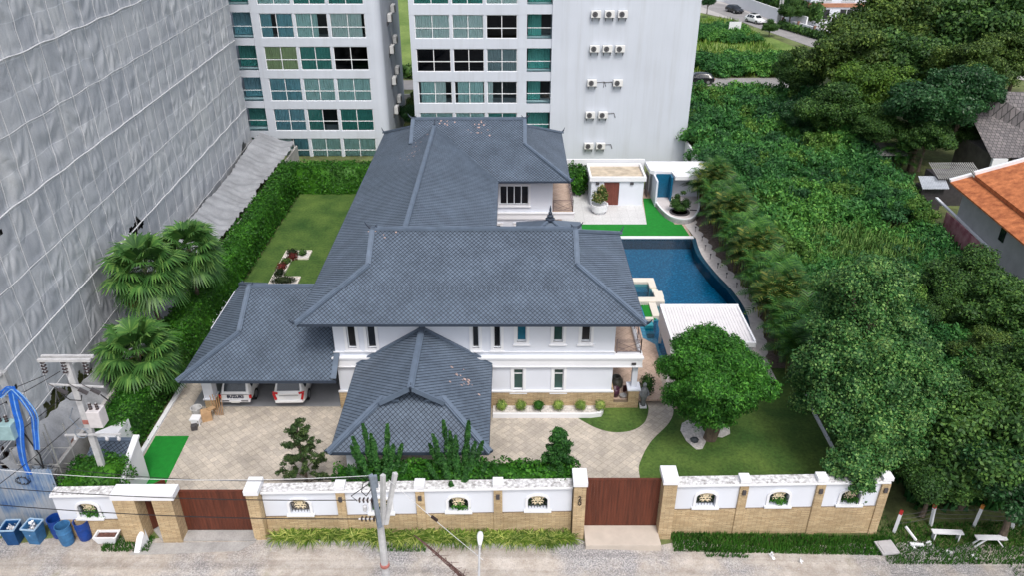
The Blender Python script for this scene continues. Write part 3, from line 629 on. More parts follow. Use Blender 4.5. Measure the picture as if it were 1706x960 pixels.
for (hy, hz_, a, e) in ((60.5, 1.0, 2.4, 1.3), (47.3, 6.35, 1.15, .42), (33.3, 2.2, 1.1, .7), (35.6, 1.3, 1.5, .8), (66.5, .7, 2.2, .8), (30.5, 4.9, .5, .3), (72.5, 3.1, .9, .6), (27.5, 1.2, 2.8, 1.6), (33.6, 12.2, .22, .16)):
    q = ((cy - hy) / a + .25 * np.sin(cz * 7)) ** 2 + ((cz - hz_ - .25 * (cy - hy) * .3) / e + .3 * np.sin(cy * 5)) ** 2; keep &= q > 1
npmesh('netting', V, F[keep], NET, nb, (-30, 50, 0), smooth=True)
# return face at the far end
Yh = np.arange(0, 9, .15); mb = None
XX2, ZZ2 = np.meshgrid(Yh, Zg); V = np.stack([netx(75.5) - XX2 + 0 * ZZ2, 75.5 + .1 * np.sin(XX2 * 3) * np.sin(ZZ2 * 2) + 0 * XX2, ZZ2], -1).reshape(-1, 3); V[:, 0] += net_disp(np.full(len(V), 75.5), V[:, 2]) * (XX2.ravel() < .05)
k = len(Yh); I = np.arange((len(Zg) - 1) * (k - 1)); r2_, c2_ = I // (k - 1), I % (k - 1); F2 = np.stack([r2_ * k + c2_, r2_ * k + c2_ + 1, (r2_ + 1) * k + c2_ + 1, (r2_ + 1) * k + c2_], 1)
npmesh('netting', V, F2, NET, nb, (-30, 50, 0), smooth=True)
for i in range(0, 11):
    z = 3.24 * i + .02; mb = MB()
    pts = [(netx(y) + .1, y, z - .05 * abs(math.sin(y * math.pi / 3.5)) + .02 * math.sin(y * 1.7 + i)) for y in np.arange(21.2, 75.4, .5)]
    mb.tube(pts, .02 if i % 2 else .04, 5); mb.build('rope', ROPE, nb)
mb = MB()
for i in range(0, 32):
    y0 = PW * (i + 12) + .9
    if y0 > 75: break
    pts = []
    for z in np.arange(.6, 33.8, .55):
        y = y0 - PW * .05 * math.sin(z * .7) - .9; y = max(21.1, min(75.3, y)); pts.append((netx(y) + float(net_disp(np.array(y + 1e-3), np.array(z))) + .02, y, z))
    q = MB(); 
    s0 = random.randint(0, 8); s1 = len(pts) - random.randint(0, 10)
    q.tube(pts[s0:s1], .018, 4); q.build('rope', ROPE, nb)
# slabs, columns and scaffold behind the net
mb = MB()
for i in range(0, 11): mb.box(-40, -27.2 - .0, 20, 76, 3.24 * i - .4, 3.24 * i - .15)
for y in range(22, 76, 6): mb.box(-28.2, -27.6, y, y + .5, -1, 33)
mb.box(-29.6, -29.4, 20, 76, -1, 33.5); mb.build('concrete_frame', M('raw_concrete', (.15, .15, .15), .9, .25, .6), nb)
mb = MB()
for y in np.arange(22, 75, 1.75):
    mb.tube([(netx(y) - .35, y, -.3), (netx(y) - .35, y, 33)], .03, 5, cap=False)
for z in np.arange(1, 33, 1.7): mb.tube([(netx(21) - .35, 21, z), (netx(75) - .35, 75, z)], .03, 5, cap=False)
for y in np.arange(22, 44, 3.5): mb.tube([(netx(y) - .3, y, 0), (netx(y) - .3, y + 2, 3.2)], .03, 5, cap=False)
mb.build('scaffold', M('scaffold_tube', (.34, .34, .33), .6, .3, 4, metal=.2), nb)

# drooping catch nets between the building and the villa hedge
def catch_net(label, a, b_, top, bot, n=60, m_=16):
    V = []
    for i in range(n + 1):
        f = i / n; y = a + (b_ - a) * f
        for j in range(m_ + 1):
            g = j / m_; xt = netx(y) + .5; xb = -22.25 - .1 * math.sin(y); x = xt + (xb - xt) * (g ** .75); z = top(f) + (bot(f) - top(f)) * g - .35 * math.sin(math.pi * g)
            V.append((x + .05 * math.sin(y * 7 + g * 3), y + .05 * math.sin(g * 9 + y), z + .09 * math.sin(y * 5.3 + 2 * math.sin(g * 3 + y)) * (.3 + g) + .05 * math.sin(y * 1.3)))
    F = np.array([(i * (m_ + 1) + j, (i + 1) * (m_ + 1) + j, (i + 1) * (m_ + 1) + j + 1, i * (m_ + 1) + j + 1) for i in range(n) for j in range(m_)])
    return tag(npmesh('catch_net', np.array(V), F, M('pale_net', (.27, .28, .3), .9, .2, .8, .3, 6, fine=.12), smooth=True), label, 'safety net', 'drooping safety nets along the hedge')
catch_net('drooping grey safety net beside the far half of the hedge', 51, 77, lambda f: 3.3 + .2 * math.sin(f * 9), lambda f: 2.5 + .12 * math.sin(f * 14), 120)
catch_net('drooping grey safety net behind the two taller palms', 38.5, 50.6, lambda f: 1.5 + .3 * math.sin(f * 9), lambda f: 1.9 - .5 * f + .2 * math.sin(f * 11), 60)
catch_net('drooping grey safety net behind the small roofed gatehouse', 27.6, 38.2, lambda f: 3.4 - 1.6 * f, lambda f: 1.1 + .7 * f, 60)
for i, (y0, y1) in enumerate(((27.4, 38), (38, 50), (50, 63), (63, 77))):
    mb = MB(); mb.box(-22.35, -22.15, y0, y1 - .01, -.3, 2.0); one(mb, 'boundary_wall', CONC, ['grey boundary wall behind the small gatehouse', 'grey boundary wall behind the lowest palm', 'grey boundary wall behind the middle of the hedge', 'grey boundary wall behind the far corner of the hedge'][i], 'wall')

# ------------------------------------------------------------------ the villa
hv = thing('villa', 'white two-storey villa with dark blue-grey hipped tile roofs in the middle of the plot', 'house', (-3, 46, 0))
def clip(poly, a, b_, c_):             # keep a*u+b*v+c >= 0
    out = []
    for i in range(len(poly)):
        p, q = poly[i], poly[(i + 1) % len(poly)]; dp = a * p[0] + b_ * p[1] + c_; dq = a * q[0] + b_ * q[1] + c_
        if dp >= 0: out.append(p)
        if dp * dq < 0: t_ = dp / (dp - dq); out.append((p[0] + (q[0] - p[0]) * t_, p[1] + (q[1] - p[1]) * t_))
    return out
TW, TH_ = .25, .27
def tile_slope(polys, o0, e, plain=False, lift=.032):
    """diamond tiles laid on a slope; polys: convex lists of (x,y,z); e: eave direction; o0: origin on the slope"""
    mb = MB(); e = Vector(e).normalized(); o0 = Vector(o0)
    p = [Vector(q) for q in polys[0]]; nrm = (p[1] - p[0]).cross(p[2] - p[0]).normalized()
    if nrm.z < 0: nrm = -nrm
    up = nrm.cross(e).normalized()
    if up.z < 0: up = -up
    for poly in polys:
        P2 = [((Vector(q) - o0).dot(e), (Vector(q) - o0).dot(up)) for q in poly]
        ar = sum(P2[i][0] * P2[(i + 1) % len(P2)][1] - P2[(i + 1) % len(P2)][0] * P2[i][1] for i in range(len(P2)))
        if ar < 0: P2 = P2[::-1]
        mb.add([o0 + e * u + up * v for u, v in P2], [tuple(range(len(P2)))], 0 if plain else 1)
        if plain: continue
        E_ = []
        for i in range(len(P2)):
            (x0, y0), (x1, y1) = P2[i], P2[(i + 1) % len(P2)]; a, b_ = -(y1 - y0), (x1 - x0); L = math.hypot(a, b_)
            if L > 1e-6:
                a, b_ = a / L, b_ / L; k0 = -(a * x0 + b_ * y0); sh = False
                for po in polys:
                    if po is poly: continue
                    O = [((Vector(q) - o0).dot(e), (Vector(q) - o0).dot(up)) for q in po]
                    for ii in range(len(O)):
                        (ua, va), (ub, vb) = O[ii], O[(ii + 1) % len(O)]
                        if abs(a * ua + b_ * va + k0) < .01 and abs(a * ub + b_ * vb + k0) < .01 and math.hypot(ub - ua, vb - va) > .2: sh = True
                E_.append((a, b_, k0, sh))
        u0, u1 = min(q[0] for q in P2), max(q[0] for q in P2); v0, v1 = min(q[1] for q in P2), max(q[1] for q in P2)
        for r in range(int(v0 / (TH_ / 2)) - 1, int(v1 / (TH_ / 2)) + 2):
            cv = r * TH_ / 2
            for c_ in range(int(u0 / TW) - 1, int(u1 / TW) + 2):
                cu = c_ * TW + (TW / 2 if r % 2 else 0)
                g = .89; T = [(cu, cv - TH_ / 2 * g), (cu + TW / 2 * g, cv), (cu, cv + TH_ / 2 * g), (cu - TW / 2 * g, cv)]
                if any(s_ and a * cu + b_ * cv + k < (0 if poly is polys[0] else 1e-6) for a, b_, k, s_ in E_): continue
                dmin = min([a * cu + b_ * cv + k for a, b_, k, s_ in E_ if not s_] + [9])
                if dmin < -TH_ * .5: continue
                q = T
                if dmin < TH_ * .52:
                    for a, b_, k, s_ in E_:
                        if s_: continue
                        q = clip(q, a, b_, k)
                        if len(q) < 3: break
                if len(q) < 3: continue
                hf = lambda v: .008 + lift * (.5 - (v - cv) / TH_)
                top = [o0 + e * u + up * v + nrm * hf(v) for u, v in q]; n = len(mb.v); mb.add(top, [tuple(range(len(q)))], 0)
                if len(q) == 4 and q is T:
                    b3 = [o0 + e * u + up * v + nrm * .001 for u, v in (T[3], T[0], T[1])]
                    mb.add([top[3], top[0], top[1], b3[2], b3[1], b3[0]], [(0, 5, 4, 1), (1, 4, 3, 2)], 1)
    return mb
SL = .522
def tiled(par, polys, o0, e, plain=False): return tile_slope(polys, o0, e, plain).build('roof_slope', [SLATE, SLATE_GAP_SHADE], par)
def roof_part(nm='roof'):
    mb = MB(); return mb
def ridge(mb, p, q, w_=.3, h_=.14):
    p = Vector(p) + Vector((0, 0, .05)); q = Vector(q) + Vector((0, 0, .05)); mb.beam(p, q, w_, h_)
    mb.beam(p + Vector((0, 0, h_ * .6)), q + Vector((0, 0, h_ * .6)), w_ * .5, h_ * .5)
def horn(mb, p, d, s=.55):             # upturned ridge ornament
    p = Vector(p); d = Vector(d).normalized(); pts = []; rs = []
    for i in range(7):
        f = i / 6; pts.append(p + d * (s * (f - .25 + .1 * math.sin(f * 3))) + Vector((0, 0, s * (.12 + .75 * f * f)))); rs.append(s * (.2 * (1 - f) + .03))
    mb.tube(pts, rs, 6); mb.tube([p - d * s * .5 + Vector((0, 0, .1)), p - d * s * .35 + Vector((0, 0, s * .42)), p - d * s * .52 + Vector((0, 0, s * .6))], [s * .15, s * .09, .015], 5)
def fascia(mb, pts, z, h_=.2, t_=.06):
    for a, b_ in zip(pts, pts[1:]): mb.beam((*a, z - h_ / 2 + .02), (*b_, z - h_ / 2 + .02), t_, h_)
# front block
A0, A1, B0, B1, ze = -11.4, 7.04, 34.83, 46.09, 6.4; hd = (B1 - B0) / 2; rz_ = ze + SL * hd; yr = (B0 + B1) / 2; T_ = 3.4
def zz_(s): return ze + SL * s
rp = MB(); rp.box(A0 + .3, A1 - .3, B0 + .3, B1 - .3, ze - .16, ze - .1); rf = rp.build('roof', WHITE, hv)
def sub(mb, name='roof_slope', mats=None): return mb.build(name, mats or [SLATE, SLATE_GAP_SHADE], rf)
sub(tile_slope([[(A0, B0, ze), (A1, B0, ze), (A1 - T_, B0 + T_, zz_(T_)), (A0 + T_, B0 + T_, zz_(T_))],
                [(A0 + T_, B0 + T_, zz_(T_)), (A1 - T_, B0 + T_, zz_(T_)), (A1 - T_, yr, rz_), (A0 + T_, yr, rz_)]], (A0, B0, ze), (1, 0, 0)))
sub(tile_slope([[(A0, B1, ze), (A1, B1, ze), (A1 - T_, B1 - T_, zz_(T_)), (A0 + T_, B1 - T_, zz_(T_))],
                [(A0 + T_, B1 - T_, zz_(T_)), (A1 - T_, B1 - T_, zz_(T_)), (A1 - T_, yr, rz_), (A0 + T_, yr, rz_)]], (A0, B1, ze), (1, 0, 0), True))
T2 = T_ + .25
sub(tile_slope([[(A1, B0, ze), (A1, B1, ze), (A1 - T2, B1 - T2, zz_(T2)), (A1 - T2, B0 + T2, zz_(T2))]], (A1, B0, ze), (0, 1, 0)))
# rear block
C0, C1, E0, E1 = -11.4, 4.43, 55.56, 67.32; hr = (E1 - E0) / 2; rzr = ze + SL * hr; yrr = (E0 + E1) / 2
sub(tile_slope([[(C0, E0, ze), (C1, E0, ze), (C1 - T_, E0 + T_, zz_(T_)), (C0 + T_, E0 + T_, zz_(T_))],
                [(C0 + T_, E0 + T_, zz_(T_)), (C1 - T_, E0 + T_, zz_(T_)), (C1 - T_, yrr, rzr), (C0 + T_, yrr, rzr)]], (C0, E0, ze), (1, 0, 0)))
sub(tile_slope([[(C0, E1, ze), (C1, E1, ze), (C1 - T_, E1 - T_, zz_(T_)), (C0 + T_, E1 - T_, zz_(T_))],
                [(C0 + T_, E1 - T_, zz_(T_)), (C1 - T_, E1 - T_, zz_(T_)), (C1 - T_, yrr, rzr), (C0 + T_, yrr, rzr)]], (C0, E1, ze), (1, 0, 0), True))
sub(tile_slope([[(C1, E0, ze), (C1, E1, ze), (C1 - T2, E1 - T2, zz_(T2)), (C1 - T2, E0 + T2, zz_(T2))]], (C1, E0, ze), (0, 1, 0)))
# long left slope and the link wing
W1 = -1.05; sw = (W1 - A0) / 2; xr = A0 + sw
sub(tile_slope([[(A0, B0, ze), (A0, E1, ze), (A0 + T_, E1 - T_, zz_(T_)), (A0 + T_, B0 + T_, zz_(T_))],
                [(A0 + T_, B1 - T_, zz_(T_)), (A0 + T_, E0 + T_, zz_(T_)), (xr, E0 + sw, zz_(sw)), (xr, B1 - sw, zz_(sw))]], (A0, B0, ze), (0, 1, 0)))
sub(tile_slope([[(W1, B1, ze), (W1, E0, ze), (xr, E0 + sw, zz_(sw)), (xr, B1 - sw, zz_(sw))]], (W1, B1, ze), (0, 1, 0)))
rm = MB()
ridge(rm, (A0 + T_ - .1, yr, rz_), (A1 - T_ + .1, yr, rz_)); ridge(rm, (C0 + T_ - .1, yrr, rzr), (C1 - T_ + .1, yrr, rzr)); ridge(rm, (xr, B1 - sw, zz_(sw)), (xr, E0 + sw, zz_(sw)))
for (cx, cy, sx, sy) in ((A0, B0, 1, 1), (A1, B0, -1, 1), (A1, B1, -1, -1), (C0, E1, 1, -1), (C1, E1, -1, -1), (C1, E0, -1, 1)):
    yr0 = yr if cy < 50 else yrr; rz0 = rz_ if cy < 50 else rzr
    ridge(rm, (cx - sx * .1, cy - sy * .1, ze), (cx + sx * T_, cy + sy * T_, zz_(T_)), .3, .13)
    ridge(rm, (cx + sx * T_, cy + sy * T_, zz_(T_)), (cx + sx * T_, yr0, rz0), .3, .13)
for x0_, yy_, z_ in ((A0 + T_, yrr, rzr),): ridge(rm, (x0_, yrr - (hr - T_), zz_(T_)), (x0_, yrr, rzr), .3, .13)
sub(rm, 'ridge_cap', SLATE_CAP)
fm = MB(); fascia(fm, [(A0, B1 + 9), (A0, B0), (A1, B0), (A1, B1), (W1, B1), (W1, E0), (C1, E0), (C1, E1), (C0, E1), (C0, B1 + 9)], ze, .16); sub(fm, 'gutter', SLATE_DK)
gm = MB()
for (x, s, y, z) in ((A1 - T_ + .02, 1, yr, rz_), (A0 + T_ - .02, -1, yr, rz_), (C1 - T_ + .02, 1, yrr, rzr), (C0 + T_ - .02, -1, yrr, rzr)):
    hh = (z - zz_(T_)); gm.add([(x - s * .25, y - hh / SL, zz_(T_)), (x - s * .25, y + hh / SL, zz_(T_)), (x - s * .25, y, z)], [(0, 1, 2)])
sub(gm, 'gable', SLATE_DK)
for p, d in (((A0 + T_, yr, rz_), (-1, 0, 0)), ((A1 - T_, yr, rz_), (1, 0, 0)), ((C0 + T_, yrr, rzr), (-1, 0, 0)), ((C1 - T_, yrr, rzr), (1, 0, 0)), ((A1, B1, ze), (1, 1, 0)), ((A1, B0, ze), (1, -1, 0)), ((A0, B0, ze), (-1, -1, 0)), ((C1, E1, ze), (1, 1, 0)), ((C1, E0, ze), (1, -1, 0)), ((C0, E1, ze), (-1, 1, 0)), ((xr, E0 + sw, zz_(sw)), (0, 1, 0))):
    hm = MB(); horn(hm, p, d); sub(hm, 'ridge_ornament', SLATE_DK)
# weather marks: bare patches of broken coating on the tiles
PEEL = M('peeled_tile', (.42, .3, .27), .8, .3, 6)
def peel(cx, cy, zf, n, sx, sy, par):
    mb = MB()
    for i in range(n):
        x = cx + random.gauss(0, sx); y = cy + random.gauss(0, sy); z = zf(x, y) + .055; s = random.uniform(.03, .09); e_ = .02
        pts = [(x + s * math.cos(a) * random.uniform(.6, 1.3), y + s * math.sin(a) * random.uniform(.6, 1.3)) for a in np.linspace(0, 5.4, 6)]
        mb.add([(a, c_, zf(a, c_) + .055) for a, c_ in pts], [tuple(range(6))])
    mb.build('peeled_patch', PEEL, par)
peel(-2.6, 60.6, lambda x, y: ze + SL * (y - E0), 16, .5, .5, rf); peel(-5.3, 61, lambda x, y: ze + SL * (y - E0), 9, .5, .3, rf); peel(-7.7, 57, lambda x, y: ze + SL * (x - A0), 22, .5, 2.2, rf); peel(-7.2, 40.2, lambda x, y: ze + SL * (y - B0), 8, .5, .15, rf)
# carport roof
K0, K1, L0, L1, zk = -18.25, -9.9, 34.6, 45.6, 2.9; hk = (L1 - L0) / 2; yk = (L0 + L1) / 2; rk = zk + SL * hk; Tk = 2.7
zk_ = lambda s: zk + SL * s
rp = MB(); rp.box(K0 + .3, K1, L0 + .3, L1 - .3, zk - .16, zk - .1); ck = rp.build('carport_roof', WHITE, hv)
tile_slope([[(K0, L0, zk), (K1, L0, zk), (K1, L0 + Tk, zk_(Tk)), (K0 + Tk, L0 + Tk, zk_(Tk))], [(K0 + Tk, L0 + Tk, zk_(Tk)), (K1, L0 + Tk, zk_(Tk)), (K1, yk, rk), (K0 + Tk, yk, rk)]], (K0, L0, zk), (1, 0, 0)).build('roof_slope', [SLATE, SLATE_GAP_SHADE], ck)
tile_slope([[(K0, L1, zk), (K1, L1, zk), (K1, yk, rk), (K0 + hk, yk, rk)]], (K0, L1, zk), (1, 0, 0), True).build('roof_slope', [SLATE, SLATE_GAP_SHADE], ck)
T3 = Tk + .25
tile_slope([[(K0, L0, zk), (K0, L1, zk), (K0 + T3, L1 - T3, zk_(T3)), (K0 + T3, L0 + T3, zk_(T3))]], (K0, L0, zk), (0, 1, 0)).build('roof_slope', [SLATE, SLATE_GAP_SHADE], ck)
rm = MB(); ridge(rm, (K0 + Tk - .1, yk, rk), (K1, yk, rk), .26); ridge(rm, (K0 - .1, L0 - .1, zk), (K0 + Tk, L0 + Tk, zk_(Tk)), .28); ridge(rm, (K0 + Tk, L0 + Tk, zk_(Tk)), (K0 + Tk, yk, rk), .28); rm.build('ridge_cap', SLATE_CAP, ck); rm = MB(); ridge(rm, (K0, L1, zk), (K0 + Tk, L1 - Tk, zk_(Tk)), .28)
rm.build('ridge_cap', SLATE_CAP, ck); rm = MB(); rm.beam((K1 + .12, L0, zk + .12), (K1 + .12, yk, rk + .12), .3, .1); rm.build('verge_cap', SLATE_CAP, ck)
fm = MB(); fascia(fm, [(K0, L1), (K0, L0), (K1 + .25, L0)], zk, .18); fm.build('gutter', SLATE_DK, ck)
hm = MB(); horn(hm, (K0 + Tk, yk, rk), (-1, 0, 0), .5); hm.build('ridge_ornament', SLATE_DK, ck)
# portico roof
P0, P1, Q0, Q1, zp = -8.72, -1.12, 28.55, 36.0, 3.08; hp = (P1 - P0) / 2; xp = (P0 + P1) / 2; SP = .62; Tp = 2.35
zp_ = lambda s: zp + SP * s
rp = MB(); rp.box(P0 + .3, P1 - .3, Q0 + .3, Q1 - .05, zp - .16, zp - .1); pk = rp.build('portico_roof', WHITE, hv)
tile_slope([[(P0, Q0, zp), (P1, Q0, zp), (P1 - Tp, Q0 + Tp, zp_(Tp)), (P0 + Tp, Q0 + Tp, zp_(Tp))], [(P0 + Tp, Q0 + Tp, zp_(Tp)), (P1 - Tp, Q0 + Tp, zp_(Tp)), (P1 - Tp - .25, Q0 + Tp + .25, zp_(Tp + .25)), (P0 + Tp + .25, Q0 + Tp + .25, zp_(Tp + .25))]], (P0, Q0, zp), (1, 0, 0)).build('roof_slope', [SLATE, SLATE_GAP_SHADE], pk)
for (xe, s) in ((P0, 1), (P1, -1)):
    tile_slope([[(xe, Q0, zp), (xe, Q1, zp), (xe + s * Tp, Q1, zp_(Tp)), (xe + s * Tp, Q0 + Tp, zp_(Tp))], [(xe + s * Tp, Q0 + Tp - .45, zp_(Tp)), (xe + s * Tp, Q1, zp_(Tp)), (xp, Q1, zp_(hp)), (xp, Q0 + Tp - .45, zp_(hp))]], (xe, Q0, zp), (0, 1, 0)).build('roof_slope', [SLATE, SLATE_GAP_SHADE], pk)
rm = MB(); yb = Q0 + Tp - .5
ridge(rm, (xp, yb, zp_(hp)), (xp, Q1 - .02, zp_(hp)), .34)
for (xe, s) in ((P0, 1), (P1, -1)):
    ridge(rm, (xe - s * .1, Q0 - .1, zp), (xe + s * Tp, Q0 + Tp, zp_(Tp)), .32); rm.beam((xe + s * Tp, Q0 + Tp - .2, zp_(Tp) + .1), (xe + s * (Tp + .8), Q0 + Tp - .2, zp_(Tp) + .1), .3, .12)
    rm.beam((xe + s * (Tp - .15), yb, zp_(Tp) + .04), (xp, yb, zp_(hp) + .06), .1, .24)
    rm.beam((xe, Q1 - .1, zp + .08), (xp, Q1 - .1, zp_(hp) + .08), .16, .12)
rm.build('ridge_cap', SLATE_CAP, pk)
gm = MB(); hh = zp_(hp) - zp_(Tp + .25); gm.add([(P0 + Tp + .25, Q0 + Tp + .24, zp_(Tp + .25)), (P1 - Tp - .25, Q0 + Tp + .24, zp_(Tp + .25)), (xp, Q0 + Tp + .24, zp_(hp) - .02)], [(0, 1, 2)]); gm.build('gable', SLATE_DK, pk)
fm = MB(); fascia(fm, [(P0, Q1), (P0, Q0), (P1, Q0), (P1, Q1)], zp, .18); fm.build('gutter', SLATE_DK, pk)
for p, d in (((P0, Q0, zp), (-1, -1, 0)), ((P1, Q0, zp), (1, -1, 0)), ((xp, yb, zp_(hp)), (0, -1, 0))):
    hm = MB(); horn(hm, p, d, .42); hm.build('ridge_ornament', SLATE_DK, pk)
peel(-2.5, 33.2, lambda x, y: zp + SP * (P1 - x), 16, .55, .5, pk)
for x in (-7.9, -1.95):
    mb = MB(); mb.box(x - .3, x + .3, 29.0, 29.6, .012, .9); mb.box(x - .22, x + .22, 29.08, 29.52, .9, 2.9); mb.build('column', WHITE, hv)
# small porch roof in the inner court with finial
mb = MB(); a, c_, z0 = 2.7, 50.2, 4.35; q = 2.4
mb.add([(a - q, c_ - q, z0), (a + q, c_ - q, z0), (a + q, c_ + q, z0), (a - q, c_ + q, z0), (a, c_, z0 + 1.25)], [(0, 1, 4), (1, 2, 4), (2, 3, 4), (3, 0, 4), (3, 2, 1, 0)]); pc = mb.build('porch_roof', SLATE, hv)
mb = MB(); mb.lathe((a, c_, z0 + 1.2), [(.32, 0), (.34, .15), (.2, .22), (.24, .36), (.12, .45), (.15, .58), (.07, .7), (.08, .82), (.02, 1.15)], 10); mb.build('finial', SLATE_DK, pc)
mb = MB()
for sx, sy in ((-1, -1), (1, -1)): ridge(mb, (a + sx * q, c_ + sy * q, z0), (a, c_, z0 + 1.25), .22, .1)
mb.build('ridge_cap', SLATE_CAP, pc)
mb = MB(); 
for sx, sy in ((-1, -1), (1, -1), (1, 1), (-1, 1)): mb.box(a + sx * 1.9 - .15, a + sx * 1.9 + .15, c_ + sy * 1.9 - .15, c_ + sy * 1.9 + .15, 0, z0)
mb.build('column', WHITE, hv)
# walls with real window openings on the front face
YW = 36.0
def wall_open(mb, x0, x1, z0, z1, Y, th, ops):
    ops = sorted(ops); x = x0
    for (a, e, c_, d) in ops:
        mb.box(x, a, Y, Y + th, z0, z1); mb.box(a, e, Y + .002, Y + th, z0, c_)
        if d < z1 - .01: mb.box(a, e, Y + .002, Y + th, d, z1)
        x = e
    mb.box(x, x1, Y, Y + th, z0, z1)
up = [(-9.1, -8.62, 4.12, 5.75), (-8.0, -7.52, 4.12, 5.75), (-2.2, -1.82, 4.12, 5.75), (-1.02, -.62, 4.12, 5.75), (.26, .8, 4.55, 5.75), (2.28, 2.82, 4.55, 5.75), (3.82, 4.34, 4.55, 5.75)]
lo_ = [(.08, .64, 1.25, 2.72), (2.38, 2.94, 1.25, 2.72)]
mb = MB(); wall_open(mb, -9.85, 5.7, 3.3, 6.28, YW, .25, up); wall_open(mb, -9.85, 5.7, 1.15, 3.3, YW, .25, lo_)
mb.box(-9.85, 5.7, YW + .26, 45.2, -.1, 1.0) if 0 else None
mb.box(-9.85, -9.6, YW + .25, 45.2, -.1, 6.28); mb.box(5.45, 5.7, YW + .25, 45.2, -.1, 6.28); mb.box(-9.6, 5.45, 44.95, 45.2, -.1, 6.28)
mb.box(-10.2, -2.0, 45.21, 56.9, -.1, 6.28); mb.box(-10.2, -2.1, 56.91, 66.3, -.1, 6.28)
wall_open(mb, -2.09, 3.2, 2.7, 6.28, 56.9, .25, [(-.95, 1.3, 3.95, 5.5)]); wall_open(mb, -2.09, 3.2, -.1, 2.7, 56.9, .25, [(-1.6, -.9, .6, 2.15), (.3, 1.5, .6, 2.15)])
mb.box(2.95, 3.2, 57.15, 66.3, -.1, 6.28); mb.box(-2.09, 2.95, 66.05, 66.3, -.1, 6.28)
mb.build('wall', WHITE, hv)
mb = MB(); mb.box(-9.93, 5.78, YW - .08, YW + .0, -.1, 1.15); mb.box(5.78, 5.86, YW - .08, 45.2, -.1, 1.15); mb.build('stone_base', STONE, hv)
mb = MB(); mb.box(-9.95, 5.82, YW - .12, YW, 1.15, 1.24); mb.box(-10.0, 7.3, YW - .16, YW, 3.0, 3.5); mb.box(-10.06, 7.36, YW - .24, YW, 3.5, 3.6); mb.box(-10.03, 7.33, YW - .2, YW, 2.94, 3.0)
mb.box(-9.95, 5.75, YW - .07, YW, 3.86, 3.9); mb.build('cornice', WHITE2, hv); mb = MB()
mb.box(-2.3, 4.95, 56.75, 56.89, 2.72, 3.2); mb.box(-2.35, 5.0, 56.68, 56.89, 3.2, 3.3); mb.build('cornice', WHITE2, hv)
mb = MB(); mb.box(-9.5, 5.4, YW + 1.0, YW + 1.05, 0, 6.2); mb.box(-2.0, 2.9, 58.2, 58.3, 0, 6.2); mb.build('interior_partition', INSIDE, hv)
def house_window(a, e, c_, d, Y, glass, nsplit=1, transom=False):
    s = .05; m_ = .16; f = MB(); f.box(a - m_, a, Y - .06, Y + .05, c_ - m_, d + (m_ if d < 5.7 else 0)); f.box(e, e + m_, Y - .06, Y + .05, c_ - m_, d + (m_ if d < 5.7 else 0)); f.box(a, e, Y - .06, Y + .05, c_ - m_, c_)
    if d < 5.7: f.box(a, e, Y - .06, Y + .05, d, d + m_); f.box(a - m_ - .04, e + m_ + .04, Y - .1, Y - .003, d + m_, d + m_ + .06)
    f.box(a - m_ - .06, e + m_ + .06, Y - .12, Y - .003, c_ - m_ - .06, c_ - m_)
    fr = f.build('window', WHITE2, hv)
    g = MB(); y = Y + .1
    g.box(a, a + s, y, y + .06, c_, d); g.box(e - s, e, y, y + .06, c_, d); g.box(a + s, e - s, y, y + .06, c_, c_ + s); g.box(a + s, e - s, y, y + .06, d - s, d)
    for i in range(1, nsplit): x = a + (e - a) * i / nsplit; g.box(x - .04, x + .04, y + .003, y + .057, c_ + s, d - s)
    if transom: g.box(a + s, e - s, y + .004, y + .056, d - .42, d - .36)
    g.build('sash', FRAMEM, fr)
    g = MB(); g.quad((a + s, y + .04, c_ + s), (e - s, y + .04, c_ + s), (e - s, y + .04, d - s), (a + s, y + .04, d - s)); g.build('pane', glass, fr)
for i, q in enumerate(up): house_window(*q, YW, [BLACKW, BLACKW, BLACKW, BLACKW, TEALG, GREENG, BLACKW][i])
for q in lo_: house_window(*q, YW, GREENG, 1, True)
house_window(-.95, 1.3, 3.95, 5.5, 56.9, BLACKW, 4); house_window(-1.6, -.9, .6, 2.15, 56.9, BLACKW); house_window(.3, 1.5, .6, 2.15, 56.9, BLACKW, 2)
# balconies
def railing(par, pts, z, h_=.95, mat=None):
    mb = MB()
    for a, b_ in zip(pts, pts[1:]):
        A = Vector((*a, 0)); B = Vector((*b_, 0)); L = (B - A).length; n = max(1, round(L / 1.3))
        for zt in (z + h_, z + h_ * .86, z + .1): mb.beam(A + Vector((0, 0, zt)), B + Vector((0, 0, zt)), .035 if zt > z + .9 else .02, .03)
        for i in range(n + 1): p = A.lerp(B, i / n); mb.box(p.x - .025, p.x + .025, p.y - .025, p.y + .025, z, z + h_ + .05)
        for i in range(n):
            p, q = A.lerp(B, i / n), A.lerp(B, (i + 1) / n)
            mb.beam(p + Vector((0, 0, z + .1)), q + Vector((0, 0, z + h_ * .86)), .02, .02); mb.beam(p + Vector((0, 0, z + h_ * .86)), q + Vector((0, 0, z + .1)), .02, .02)
            c_ = p.lerp(q, .5); mb.beam(c_ + Vector((0, 0, z + .1)), p.lerp(q, 0) + Vector((0, 0, z + h_ * .5)), .018, .018); mb.beam(c_ + Vector((0, 0, z + .1)), q + Vector((0, 0, z + h_ * .5)), .018, .018)
    return mb.build('railing', mat or BRONZE, par)
mb = MB(); mb.box(5.71, 7.3, YW + .001, 45.2, 3.02, 3.48); bc = mb.build('balcony', WHITE, hv)
mb = MB(); mb.box(5.72, 7.28, YW + .25, 45.18, 3.48, 3.5); mb.build('floor_tile', PATIO, bc)
mb = MB(); mb.box(5.72, 7.3, YW - .01, YW + .22, 3.6, 3.72); mb.box(7.1, 7.3, YW + .22, 45.1, 3.48, 3.72); mb.build('parapet', WHITE2, bc)
railing(bc, [(5.85, YW + .1), (7.2, YW + .1), (7.2, 45)], 3.72, .85)
